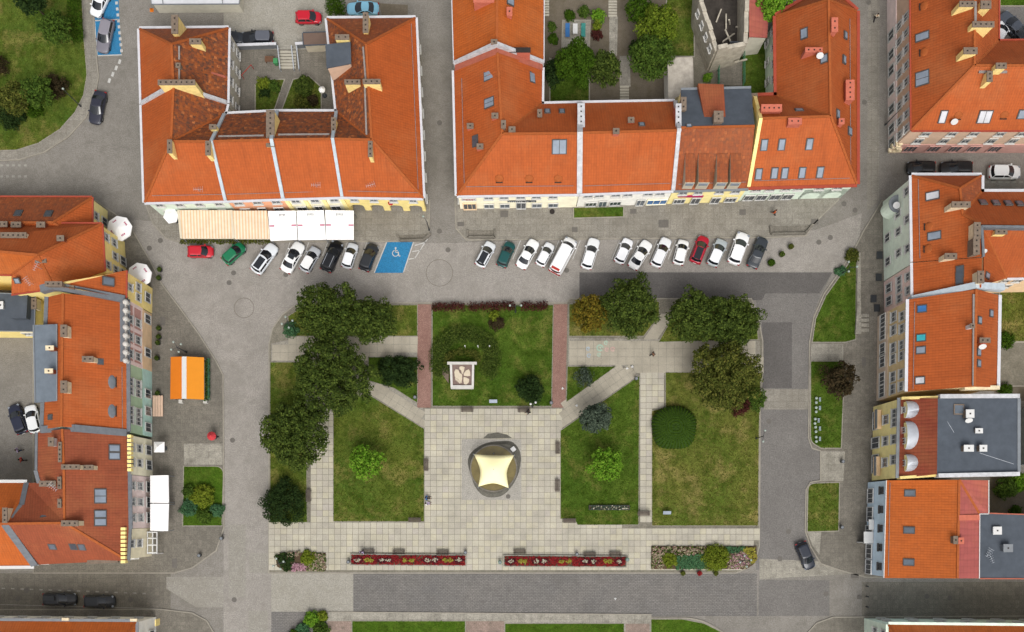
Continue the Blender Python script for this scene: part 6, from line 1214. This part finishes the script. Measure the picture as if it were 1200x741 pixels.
for blob in ([(.36, .08), (.48, .05), (.64, .1), (.6, .26), (.55, .42), (.48, .42), (.45, .26), (.36, .2)], [(.58, .42), (.7, .26), (.86, .2), (.93, .34), (.94, .52), (.8, .54), (.6, .52)], [(.58, .58), (.72, .6), (.88, .68), (.86, .84), (.72, .95), (.6, .92), (.56, .74)], [(.08, .32), (.16, .2), (.3, .22), (.36, .38), (.5, .46), (.5, .66), (.46, .88), (.34, .8), (.26, .66), (.1, .56)]):
    m = MB(); t = [onp(*q) for q in blob]; m.hexa([p-pl_n*.08 for p in t], t); m.build('relief', 'relief_cream', mo)
for k in range(4): m = MB(); t = [onp(*q) for q in ((.12+.06*k, .6+.07*k), (.2+.06*k, .58+.07*k), (.2+.07*k, .74+.05*k), (.13+.07*k, .74+.05*k))]; m.hexa([p-pl_n*.08 for p in t], t); m.build('relief', 'relief_cream', mo)
m = MB(); m.prism(gp([(518, 432), (526, 430), (526, 450), (519, 440)]), .1, .5); m.build('side_stone', 'chimney_grey', mo)
for i, x in enumerate((545.5, 560.5, 574)): m = MB(); p = W(x, 408, 0); m.tube((p.x, p.y, LZ), (p.x, p.y, LZ+1.6), .05, .04, 6); m.ball((p.x, p.y, LZ+1.65), .1); o = m.build('white_post', 'white_paint'); tag(o, 'thin white post in the hedge ring behind the monument', 'post', 'white posts in the hedge ring')
# ------------------------------------------------------------------ benches, boards, rack
def bench(px, py, rz, label, seat='wood_dark', z=.13):
    p = W(px, py, .4); root = empty('park_bench', (p.x, p.y, z), label, 'bench', 'benches in the square', rz)
    for k in range(4): m = MB(); m.box((0, -.24+k*.13, .45), (1.75, .1, .04)); m.build('slat', seat, root, org=Vector())
    for k in range(2): m = MB(); m.box((0, .27+k*.03, .62+k*.16), (1.75, .04, .11)); m.build('back_slat', seat, root, org=Vector())
    for s in (-.65, .65): m = MB(); m.box((s, -.05, .21), (.07, .5, .42)); m.bar((s, .22, .4), (s, .32, .85), .06, .06); m.build('leg', 'metal_dark', root, org=Vector())
H2 = math.pi/2
for q in ((547.5, 480.5, 0, 'bench at the plaza edge below the mosaic monument'), (614, 481, 0, 'bench at the plaza edge by the dark glossy bush'), (499.5, 545, H2, 'bench facing the fountain on its west side'), (653.5, 525, -H2, 'upper bench facing the fountain on its east side'), (653, 569, -H2, 'lower bench facing the fountain on its east side'), (486, 609.5, 0, 'bench at the lower corner of the west lawn near the seated couple'), (667.5, 610.5, 0, 'bench notched into the corner of the east lawn'), (362, 581, H2, 'bench on the narrow path beside the clipped round bush'),
          (431.5, 646.5, math.pi, 'bench behind the red bed beside the person in pale clothes'), (467.5, 647, math.pi, 'middle bench behind the red flower bed with three benches'), (519, 647.5, math.pi, 'bench behind the red flower bed near its planter end'), (609, 646.5, math.pi, 'bench behind the red bed near the round floor plate'), (691, 650, math.pi, 'middle bench behind the red bed near the clipped planters'), (721, 649.5, math.pi, 'bench behind the red bed at its end near the mixed bed'), (754.5, 602, 0, 'dark bench across the narrow slab path')): bench(*q)
def board(px, py, label, w_=1.1):
    p = W(px, py, .7); root = empty('information_board', (p.x, p.y, LZ), label, 'board', 'sloping information boards'); m = MB(); m.box((0, 0, .75), (w_, .5, .06), Matrix.Rotation(.5, 3, 'X')); m.build('panel', 'pane_sky', root, org=Vector())
    for s in (-.4, .4): m = MB(); m.tube((s, .05, 0), (s, .05, .75), .04, n=6); m.build('leg', 'metal_dark', root, org=Vector())
board(578, 470.5, 'sloping grey information board on the lawn right of the monument'); board(781.5, 601, 'sloping grey information board on the dry lawn')
p = W(714, 595, .4); rk = empty('planter_rack', (p.x, p.y, LZ), 'long low dark trough of pale flowers on the lawn below the young tree', 'trough'); m = MB()
for s in (-.3, .3): m.box((0, s, .2), (5.6, .06, .4))
for s in (-2.8, 2.8): m.box((s, 0, .2), (.06, .6, .4))
m.build('trough', 'metal_dark', rk, org=Vector()); m = MB(); m.box((0, 0, .12), (5.5, .54, .2)); m.build('soil', 'soil', rk, org=Vector()); scatter('pale_flowers', [(p.x-2.7, p.y-.26), (p.x+2.7, p.y-.26), (p.x+2.7, p.y+.26), (p.x-2.7, p.y+.26)], 130, .16, 'flower_white', rk, LZ+.36, 3); scatter('dark_leaves', [(p.x-2.7, p.y-.26), (p.x+2.7, p.y-.26), (p.x+2.7, p.y+.26), (p.x-2.7, p.y+.26)], 420, .2, 'leaf_blue', rk, LZ+.32, 4)
# white disc planters on the east lawn
for i, (x, y) in enumerate(((956.5, 466.8), (956.3, 472), (956.2, 477.8), (956.2, 482.8), (955.2, 491.2), (954.8, 496.4), (955.5, 500.8), (956, 506), (956.2, 512.4), (956.4, 517.5))):
    p = W(x, y, .5); root = empty('globe_planter', (p.x, p.y, LZ), 'small white topped round post light on the east lawn', 'post light', 'white round post lights in a row'); m = MB(); m.tube((0, 0, 0), (0, 0, .38), .06, .05, 8); m.build('post', 'metal_grey', root, org=Vector()); m = MB(); m.ball((0, 0, .48), .2, .55, 12, 6); m.build('globe', 'globe', root, org=Vector())
for i, y in enumerate((468.5, 478.5, 493, 502.5, 514.5)):
    p = W(960.5 if i != 2 else 959, y, .3); root = empty('sign_plate', (p.x, p.y, LZ), 'small pale slatted plate beside the white round post lights', 'plate', 'pale plates beside the post lights'); m = MB()
    for k in range(4): m.box((0, -.22+k*.15, .3), (.28, .09, .04))
    m.build('slats', 'chalk_blue', root, org=Vector()); m = MB(); m.tube((0, 0, 0), (0, 0, .3), .04, n=6); m.build('post', 'metal_grey', root, org=Vector())
# ------------------------------------------------------------------ lamps
def lamp(px, py, label, arms=2, h=4.2, rz=0, z=.12, group='street lamps', glob='globe', ar=.75):
    p = W(px, py); root = empty('street_lamp', (p.x, p.y, z), label, 'street lamp', group, rz); m = MB(); m.tube((0, 0, 0), (0, 0, .5), .14, .1, 8); m.tube((0, 0, .5), (0, 0, h), .07, .05, 8); m.build('pole', 'metal_dark', root, org=Vector())
    for k in range(arms):
        a = 2*math.pi*k/arms; e = Vector((math.cos(a)*ar, math.sin(a)*ar, h-.1)); m = MB(); m.tube((0, 0, h-.25), e, .03, .03, 6); m.tube(e, e+Vector((0, 0, .15)), .1, .08, 8); am = m.build('arm', 'metal_dark', root, org=Vector()); m = MB(); m.ball(e+Vector((0, 0, .3)), .16, 1, 10, 6); m.build('globe', glob, am, org=Vector())
lamp(219, 413, 'four armed black lamp beside the orange roofed kiosk', 4, rz=.5); lamp(345, 385, 'four armed lamp in the low bush at the road corner', 4, rz=.3); lamp(604, 366, 'twin globe lamp in the red hedge by the road', 2, rz=0); lamp(624, 477, 'twin white globe lamp beside the dark glossy bush', 2, rz=.3, ar=.35, glob='white_paint'); lamp(886, 514, 'lamp on the kerb of the dry lawn beside the asphalt road', 2, rz=1.4); lamp(335, 659, 'four globe lamp standing in the mixed bed by the cobbled road', 4, rz=.4); lamp(865, 656, 'four globe lamp in the flower bed at the road corner', 4, rz=.2); lamp(985, 322, 'globe lamp on the sloping lawn', 3); lamp(503, 270, 'single arm lamp at the pavement corner of the arcaded house', 1, rz=2.2); lamp(95, 125, 'lamp standing at the edge of the round lawn', 1, rz=2.3); lamp(1037, 147, 'lamp by the rusticated corner of the tan house', 1, rz=.7)
for px, py, l in ((408.5, 658.5, 'dark round litter bin at the west end of the red bed near the mixed bed'), (545.5, 647.5, 'dark litter bin at the fountain end of the three bench red bed'), (676, 649.5, 'dark litter bin between two benches behind the red bed'), (735, 656, 'dark teal litter bin at the end of the red bed by the mixed bed'), (586, 659, 'small green bin at the start of the east red bed'), (646, 472.5, 'litter bin on the lawn corner by the east brick path'), (486.5, 466, 'litter bin on the grass by the west brick path'), (745.5, 444, 'litter bin at the tip of the triangular lawn'), (260, 631, 'dark bollard on the curved kerb below the small west lawn'), (234, 651, 'dark litter bin on the brown pavement below the small west lawn'), (986, 618, 'dark litter bin by the square lawn on the east pavement'), (987, 541, 'dark litter bin on the pale patch of the east pavement')):
    p = W(px, py, .5); root = empty('litter_bin', (p.x, p.y, .13), l, 'bin', 'litter bins'); m = MB(); m.tube((0, 0, 0), (0, 0, .8), .2, .26, 12); m.build('body', 'metal_green' if 'green' in l or 'teal' in l else 'metal_dark', root, org=Vector()); m = MB(); m.tube((0, 0, .8), (0, 0, .86), .2, .16, 12); m.build('lid', 'metal_grey', root, org=Vector())
for y in (687, 699, 711):
    p = W(1015, y); root = empty('bollard', (p.x, p.y, .006), 'small dark bollard across the mouth of the side street', 'bollard', 'bollards across the side street'); m = MB(); m.tube((0, 0, 0), (0, 0, .8), .09, .07, 8); m.build('post', 'metal_dark', root, org=Vector()); m = MB(); m.ball((0, 0, .85), .11, 1, 8, 6); m.build('cap', 'metal_dark', root, org=Vector())
# ------------------------------------------------------------------ kiosk
q = [W(200, 418.5, 2.5), W(213, 418, 2.9), W(218.5, 418, 2.9), W(239, 419, 2.5), W(239, 468.5, 2.5), W(218.5, 467.5, 2.9), W(213, 467.5, 2.9), W(199.5, 468, 2.5)]; c = sum(q, Vector())/8
ko = empty('kiosk', (c.x, c.y, PAV), 'kiosk with orange canvas roof and white ridge stripe', 'kiosk'); dn = Vector((0, 0, .06))
for nm, ids, mt in (('roof_panel', (0, 1, 6, 7), 'orange_tarp_deep'), ('ridge_stripe', (1, 2, 5, 6), 'white_paint'), ('roof_panel', (2, 3, 4, 5), 'orange_tarp')): t = [q[i] for i in ids][::-1]; m = MB(); m.hexa([p-dn for p in t], t); m.build(nm, mt, ko)
I_ = [c+(p-c)*.86 for p in (q[0], q[3], q[4], q[7])]; m = MB(); m.prism([(p.x, p.y) for p in I_], .08, 2.35); m.build('wall', 'wall_drab', ko)
for p in (q[0], q[3], q[4], q[7]): m = MB(); s = c+(p-c)*.95; m.tube((s.x, s.y, .1), (s.x, s.y, 2.5), .05, n=6); m.build('post', 'metal_grey', ko)
a = W(228, 470.5, 1); m = MB(); m.box((a.x-2, a.y, .5), (.5, .5, .8)); m.box((a.x+1.4, a.y, .5), (.5, .5, .8)); m.build('counter', 'stone_white', ko)
hedge([(243, 423), (243, 469)], 4, 1.1, 'leaf_mid', 'narrow green hedge in a railing beside the orange kiosk', 900, base=PAV, cr=.25)
rl = empty('railing', W(246.5, 446), 'green metal railing beside the kiosk hedge', 'railing'); m = MB(); a, b = W(247, 421.5), W(247, 469); [m.bar((a.x, a.y, z), (b.x, b.y, z), .06, .06) for z in (.5, .9, 1.2)]; m.build('rail', 'metal_green', rl); 
for k in range(7): p = a.lerp(b, k/6); m = MB(); m.tube((p.x, p.y, PAV), (p.x, p.y, 1.25), .035, n=6); m.build('post', 'metal_green', rl)
# ------------------------------------------------------------------ parasols and awnings
def parasol(px, py, r, label, mat='cloth_white', n=8, z=2.7, marks=None, rz=.2, base=PAV):
    p = W(px, py, z); root = empty('parasol', (p.x, p.y, base), label, 'parasol', None, rz); m = MB(); h = z-base; T = Vector((0, 0, h+.45))
    R_ = [Vector((r*math.cos(2*math.pi*k/n), r*math.sin(2*math.pi*k/n), h-.12)) for k in range(n)]
    for k in range(n): m.poly([R_[k], R_[(k+1) % n], T]); m.poly([R_[k], R_[(k+1) % n], R_[(k+1) % n]-Vector((0, 0, .22)), R_[k]-Vector((0, 0, .22))])
    o = m.build('canopy', mat, root, org=Vector()); m = MB(); m.tube((0, 0, 0), (0, 0, h+.4), .04, n=8); m.build('pole', 'metal_grey', root, org=Vector()); m = MB(); m.tube((0, 0, 0), (0, 0, .1), .35, .32, 14); m.build('foot', 'metal_dark', root, org=Vector())
    if marks:
        for k in range(0, n, 2):
            a = 2*math.pi*(k+.5)/n; d = Vector((math.cos(a), math.sin(a), 0)); e = Vector((-d.y, d.x, 0)); f = .62; zc = h-.12+(.57)*(1-f/.92)+.03; m = MB(); sl = Vector((d.x, d.y, -.57/(r*.92))).normalized()
            for s in (-.22, -.02, .2): c_ = d*r*f+e*s+Vector((0, 0, zc)); m.poly([c_-e*.07-sl*.1, c_+e*.07-sl*.1, c_+e*.06+sl*.12, c_-e*.08+sl*.12])
            m.build('printed_mark', marks, o, org=Vector())
parasol(139.5, 267.5, 1.75, 'white octagonal parasol with printed marks by the low yellow house', marks='magenta_sign'); parasol(163, 322, 1.7, 'white octagonal parasol with printed marks by the slim yellow house', marks='magenta_sign'); parasol(200, 252.5, 1.1, 'small white parasol at the end of the wide striped awning', n=6); parasol(247.5, 511, .62, 'small red parasol beside the kerb below the kiosk', 'cloth_red', 10, 1.9); parasol(186, 524, 1.0, 'square white parasol in front of the pale yellow house', n=4, rz=math.pi/4, z=2.6); parasol(377, 104.5, .45, 'tiny white parasol in the courtyard corner', n=10, z=2.2, base=.006)
def awning(pts, z0, z1, mat, label, cat='awning', group=None, valance='cloth_cream', edges=None):
    Q = [W(*pts[0], z1), W(*pts[1], z1), W(*pts[2], z0), W(*pts[3], z0)]; c = sum(Q, Vector())/4; root = empty('awning', (c.x, c.y, PAV), label, cat, group); m = MB(); t = Q[::-1]; t = t if (t[1]-t[0]).cross(t[2]-t[0]).z > 0 else t[::-1]; m.hexa([p-Vector((0, 0, .05)) for p in t], t); o = m.build('canopy', mat, root)
    for p in Q: s = c+(p-c)*.96; m = MB(); m.tube((s.x, s.y, PAV), (s.x, s.y, p.z-.03), .05, n=6); m.build('post', 'metal_grey', root)
    m = MB(); m.bar(Q[2]-Vector((0, 0, .12)), Q[3]-Vector((0, 0, .12)), .06, .24); m.build('valance', valance, root)
    if edges:
        for a, b in ((Q[0], Q[3]), (Q[1], Q[2])): m = MB(); m.bar(a+Vector((0, 0, .05)), b+Vector((0, 0, .05)), .28, .06); m.build('edge', edges, root)
    return root, Q
awning([(209, 246.5), (271, 246.5), (274, 279.5), (212.5, 279.5)], 2.6, 3.1, 'awning_stripe', 'wide beige striped awning over the terrace of the mint house', edges='cloth_cream'); awning([(272, 247), (313, 247), (316.5, 280), (275, 280)], 2.6, 3.1, 'awning_stripe', 'narrow beige striped awning over the terrace of the salmon house')
wa = [((314, 247.5), (346.5, 247), (348.5, 280.5), (317, 282)), ((347.5, 247), (379.5, 246.5), (382, 280.5), (349.5, 281)), ((381, 246.5), (414.5, 247), (414.5, 280.5), (382.5, 280.5))]
for i, (pt, l) in enumerate(zip(wa, ('white awning with pink marks beside the striped awning', 'white awning with pink marks between two other white awnings', 'white awning with pink marks nearest the arcaded house'))):
    rt_, Q = awning(pt, 2.7, 3.0, 'cloth_white', l, group='white terrace awnings', valance='cloth_white')
    for u in (.1, .9):
        m = MB(); cc = [Q[0]*(1-a)*(1-b)+Q[1]*a*(1-b)+Q[3]*(1-a)*b+Q[2]*a*b+Vector((0, 0, .02)) for a, b in ((u-.09, .48), (u+.09, .48), (u+.09, .54), (u-.09, .54))]; m.poly(cc[::-1]); m.build('printed_mark', 'cloth_pink', rt_)
    m = MB()
    for k in range(5): a0 = .38+k*.05; cc = [Q[0]*(1-a)*(1-b)+Q[1]*a*(1-b)+Q[3]*(1-a)*b+Q[2]*a*b+Vector((0, 0, .02)) for a, b in ((a0, .1), (a0+.035, .1), (a0+.03, .2-.02*(k % 3)), (a0+.01, .2))]; m.poly(cc[::-1])
    m.build('printed_mark', 'gutter_grey', rt_)
awning([(176, 557.5), (176, 589.5), (197.5, 589.5), (197, 557)], 2.7, 3.1, 'cloth_white', 'big white terrace awning beside the pale yellow house', group='big white terrace awnings', valance='cloth_white'); awning([(176, 590.5), (176, 622), (196.5, 622.5), (197.5, 590.5)], 2.7, 3.1, 'cloth_white', 'big white terrace awning beside the cream corner house', group='big white terrace awnings', valance='cloth_white')
p_ = empty('pergola', W(178, 637), 'white timber pergola at the cream corner house', 'pergola')
for y in (624, 631, 639, 648): m = MB(); a, b = W(173, y, 2.6), W(184, y, 2.6); m.bar(a, b, .16, .16); m.build('rafter', 'white_paint', p_)
for x in (173, 179, 184): m = MB(); a, b = W(x, 623, 2.5), W(x, 649, 2.5); m.bar(a, b, .14, .14); m.build('beam', 'white_paint', p_); m = MB(); [m.tube((q.x, q.y, PAV), (q.x, q.y, 2.5), .06, n=6) for q in (a, b)]; m.build('post', 'white_paint', p_)
hedge([(213, 283), (316, 283.5)], 3, .7, 'leaf_olive', 'low planted trough under the striped awnings', 1500, base=PAV, cr=.22)
for i, (px, py) in enumerate(((186, 385), (186, 395), (185, 402), (184, 420), (185, 461), (187, 316), (186, 326))): planter(px, py, .38, 'leaf_dark', 'dark potted plant on the terrace pavement along the striped rose house', PAV, 'metal_dark', 'terrace pots')
for i, (px, py) in enumerate(((1031, 299), (1030, 325), (1024, 350), (1028, 361))): p = W(px, py, .3); o = MB(); o.prism([(p.x+a, p.y+b) for a, b in ((-.4, -.5), (.4, -.5), (.4, .5), (-.4, .5))], PAV-.02, .3); root = empty('doormat_grate', (p.x, p.y, PAV), 'dark cellar hatch at the foot of the mint house wall', 'hatch', 'cellar hatches'); o.build('frame', 'metal_dark', root)
for i, (px, py) in enumerate(((647, 248.5),)): p = W(px, py); root = empty('cellar_hatch', (p.x, p.y, PAV), 'round black cellar hatch in front of the cream shop house', 'hatch'); m = MB(); m.disc((0, 0, .05), .36, 18, h=.05); m.build('lid', 'soot', root, org=Vector())
p = W(185, 476, .4); root = empty('terrace_platform', (p.x, p.y, PAV), 'wooden terrace seating platform by the pale green front', 'platform')
for k in range(4): m = MB(); m.box((-.5+k*.36, 0, .4), (.32, 2.9, .06)); m.build('plank', 'wall_tan', root, org=Vector())
for s in (-1.3, 1.3): m = MB(); m.box((0, s, .2), (1.3, .1, .36)); m.build('leg', 'wood_brown', root, org=Vector())
# garden furniture
for px, py, mt, l in ((665, 36.5, 'blue_fabric', 'blue sun lounger with towel on the garden terrace'), (683.5, 36.5, 'teal_fabric', 'teal sun lounger on the garden terrace')):
    p = W(px, py, .3); root = empty('sun_lounger', (p.x, p.y, .1), l, 'lounger'); m = MB(); m.box((0, -.25, .32), (.6, 1.25, .07)); m.build('seat', mt, root, org=Vector()); m = MB(); m.bar((0, .36, .34), (0, .9, .6), .6, .07); m.build('backrest', mt, root, org=Vector())
    for a in (-.24, .24):
        for b in (-.75, .3): m = MB(); m.tube((a, b, 0), (a, b, .3), .03, n=6); m.build('leg', 'metal_grey', root, org=Vector())
p = W(674, 34.5, .6); root = empty('garden_table', (p.x, p.y, .1), 'white garden table between the two sun loungers', 'table'); m = MB(); m.box((0, 0, .7), (.65, 1.4, .05)); m.build('table_top', 'white_paint', root, org=Vector())
for a in (-.26, .26):
    for b in (-.6, .6): m = MB(); m.tube((a, b, 0), (a, b, .68), .03, n=6); m.build('leg', 'white_paint', root, org=Vector())
p = W(323.5, 73, .6); root = empty('rubbish_bin', (p.x, p.y, .006), 'green wheeled bin beside the courtyard stairs', 'bin'); m = MB(); m.hexa([(-.22, -.25, 0), (.22, -.25, 0), (.22, .25, 0), (-.22, .25, 0)], [(-.28, -.33, 1), (.28, -.33, 1), (.28, .33, 1), (-.28, .33, 1)]); m.build('body', 'green_plastic', root, org=Vector()); m = MB(); m.box((0, 0, 1.03), (.6, .7, .07)); m.build('lid', 'green_plastic', root, org=Vector())
p = W(316, 70, .4); root = empty('garden_bench', (p.x, p.y, .006), 'brown timber table bench by the retaining wall', 'bench'); 
for k in range(4): m = MB(); m.box((0, -.3+k*.2, .6), (1.25, .17, .05)); m.build('plank', 'wood_brown', root, org=Vector())
for s in (-.5, .5): m = MB(); m.box((s, 0, .3), (.08, .7, .58)); m.build('leg', 'wood_brown', root, org=Vector())
root = empty('carpet_frame', W(293, 84), 'red metal carpet beating frame in the courtyard', 'frame'); m = MB(); a, b = W(286, 93), W(297, 81); m.bar((a.x, a.y, 1.3), (b.x, b.y, 1.3), .07, .07); m.build('rail', 'red_paint', root)
for q in (a, b): m = MB(); m.tube((q.x, q.y, 0), (q.x, q.y, 1.3), .04, n=6); m.build('post', 'red_paint', root)
# chalk drawings on the slab path
for px, py, r_, mt in ((703, 408, .5, 'chalk_mint'), (710, 402, .3, 'chalk_mint'), (718, 409.5, .34, 'chalk_pink'), (711, 410, .3, 'chalk_pink'), (702, 416, .28, 'chalk_mint'), (690, 417, .3, 'chalk_blue'), (689, 409, .28, 'chalk_blue')): m = MB(); p = W(px, py); arc(m, p.x, p.y, r_, r_*.45, 0, 5.6, .134, 14); m.disc((p.x+.05, p.y, .1335), r_*.25, 8); struct(m.build('chalk_drawing', mt))
# birds
for px, py in ((741, 430), (735, 432), (675.5, 475.5), (659.5, 455.5), (721, 702)):
    p = W(px, py, .2); z = .016 if py > 690 else .14; root = empty('pigeon', (p.x, p.y, z), 'white pigeon on the '+('dark sett road' if py > 690 else 'paths by the triangular lawn'), 'bird', 'white pigeons'); m = MB()
    prof = [(-.2, .02, .12), (-.1, .06, .13), (0, .085, .14), (.08, .07, .17), (.12, .04, .21), (.15, .045, .24), (.19, .02, .235)]; rg = []
    for x, r_, zc in prof: rg.append([Vector((x, r_*math.cos(t_), zc+r_*math.sin(t_))) for t_ in np.linspace(0, 2*math.pi, 8, endpoint=False)])
    for a, b in zip(rg, rg[1:]):
        for k in range(8): m.poly([a[k], b[k], b[(k+1) % 8], a[(k+1) % 8]])
    for s in (-.03, .03): m.tube((0, s, 0), (.01, s, .1), .008, n=5)
    for s in (-1, 1): m.poly([(.08, s*.05, .2), (-.18, s*.1, .16), (-.05, s*.18, .18)])
    m.build('body', 'white_paint', root, org=Vector(), smooth=True); root.rotation_euler.z = px
# ------------------------------------------------------------------ people
def skinmesh(name, verts, edges, radii, mat, parent, sub=1):
    me = bpy.data.meshes.new(name); me.from_pydata(verts, edges, []); o = bpy.data.objects.new(name, me); col.objects.link(o); o.parent = parent; me.materials.append(M[mat])
    sk = o.modifiers.new('skin', 'SKIN'); sk.use_smooth_shade = True; me.skin_vertices or None
    if not me.skin_vertices: me.attributes
    for i, r_ in enumerate(radii): me.skin_vertices[0].data[i].radius = (r_, r_); me.skin_vertices[0].data[i].use_root = (i == 0)
    s = o.modifiers.new('sub', 'SUBSURF'); s.levels = sub; s.render_levels = sub; return o
def person(px, py, ang, label, top='white_paint', legs='denim', pose='walk', z=.13, hair='hair', held=None):
    p = W(px, py, .9); root = empty('person', (p.x, p.y, z), label, 'person', None, math.radians(ang)); s = .22 if pose == 'walk' else 0
    if pose == 'sit':
        hip = (0, 0, .47); ch = (-.02, 0, .82); nk = (-.02, 0, 1.02); hd = (.0, 0, 1.2); kn = [(.42, y, .47) for y in (-.11, .11)]; an = [(.46, y, .1) for y in (-.12, .12)]; toe = [(.62, y, .05) for y in (-.13, .13)]
        el = [(.05, y, .68) for y in (-.27, .27)]; hn = [(.28, y, .55) for y in (-.16, .16)]
    else:
        hip = (0, 0, .92); ch = (.02, 0, 1.27); nk = (.02, 0, 1.46); hd = (.05, 0, 1.63); kn = [(s*.8, -.1, .5), (-s*.2, .1, .5)]; an = [(s*1.1, -.1, .09), (-s*1.5, .1, .12)]; toe = [(s*1.1+.17, -.11, .05), (-s*1.5+.15, .11, .05)]
        el = [(-s*.6-.03, -.27, 1.12), (s*.6, .27, 1.12)]; hn = [(-s*.4+.08, -.28, .88), (s*1.2+.1, .26, .92)]
    sh = [(ch[0], y, ch[2]+.1) for y in (-.19, .19)]; hj = [(hip[0], y, hip[2]-.03) for y in (-.1, .1)]
    v = [hip, ch, nk, hd, sh[0], el[0], hn[0], sh[1], el[1], hn[1], hj[0], kn[0], an[0], toe[0], hj[1], kn[1], an[1], toe[1], (hd[0], 0, hd[2]+.09)]
    e = [(0, 1), (1, 2), (2, 3), (3, 18), (1, 4), (4, 5), (5, 6), (1, 7), (7, 8), (8, 9), (0, 10), (10, 11), (11, 12), (12, 13), (0, 14), (14, 15), (15, 16), (16, 17)]
    r_ = [.13, .14, .06, .1, .065, .045, .035, .065, .045, .035, .085, .06, .042, .035, .085, .06, .042, .035, .085]
    skinmesh('body', v, e, r_, 'skin', root)
    skinmesh('shirt', [hip, ch, (nk[0], 0, nk[2]-.05), sh[0], el[0], tuple(np.array(el[0])*.3+np.array(hn[0])*.7), sh[1], el[1], tuple(np.array(el[1])*.3+np.array(hn[1])*.7)], [(0, 1), (1, 2), (1, 3), (3, 4), (4, 5), (1, 6), (6, 7), (7, 8)], [.155, .17, .09, .09, .068, .055, .09, .068, .055], top, root)
    skinmesh('trousers', [(hip[0], 0, hip[2]+.06), hj[0], kn[0], an[0], hj[1], kn[1], an[1]], [(0, 1), (1, 2), (2, 3), (0, 4), (4, 5), (5, 6)], [.15, .115, .085, .068, .115, .085, .068], legs, root)
    m = MB(); m.ball((hd[0]-.02, 0, hd[2]+.07), .12, 1.05, 10, 6); m.build('hair', hair, root, org=Vector(), smooth=True)
    m = MB(); m.ball((hd[0]+.105, 0, hd[2]+.0), .022, 1.4, 6, 4); m.build('nose', 'skin', root, org=Vector())
    for sd_ in (-1, 1):
        m = MB(); h_ = Vector(hn[0 if sd_ < 0 else 1])
        for k in range(4): m.tube(h_+Vector((.0, (k-1.5)*.018, -.03)), h_+Vector((.035, (k-1.5)*.02, -.11+.008*abs(k-1.5))), .009, .007, 5)
        m.tube(h_+Vector((.02, -sd_*.03, -.02)), h_+Vector((.06, -sd_*.045, -.06)), .01, .008, 5); m.build('fingers', 'skin', root, org=Vector())
        m = MB(); m.box(Vector(toe[0 if sd_ < 0 else 1])*1.0+Vector((-.06, 0, 0)), (.26, .09, .08)); m.build('shoe', 'dark_cloth', root, org=Vector())
person(499.3, 583.5, 0, 'person in dark blue sitting at the west edge of the plaza', 'blue_fabric', 'dark_cloth', 'sit', .1); person(499.3, 590, 0, 'person in white sitting beside the person in blue', 'white_paint', 'lilac_cloth', 'sit', .1)
person(619, 483, 200, 'person in black standing near the bench by the dark bush', 'dark_cloth', 'dark_cloth'); person(21, 528, 40, 'person in pale top in the west courtyard', 'lilac_cloth', 'denim', z=.01); person(25.5, 539, 200, 'person in dark clothes in the west courtyard', 'cloth_red', 'dark_cloth', z=.01)
person(1027, 20, 100, 'person in pale shirt walking on the slab strip of the north east street', 'cloth_cream', 'dark_cloth', z=.01); person(908, 249, 160, 'person in orange walking past the arcade', 'orange_cloth', 'dark_cloth'); person(765, 415.5, 30, 'person in brown on the slab path crossing', 'wood_brown', 'dark_cloth'); person(252, 511, 180, 'person in dark clothes beside the small red parasol', 'cloth_cream', 'dark_cloth'); person(424, 647, 270, 'person in pale lilac beside the bench behind the red bed', 'lilac_cloth', 'lilac_cloth', 'walk')
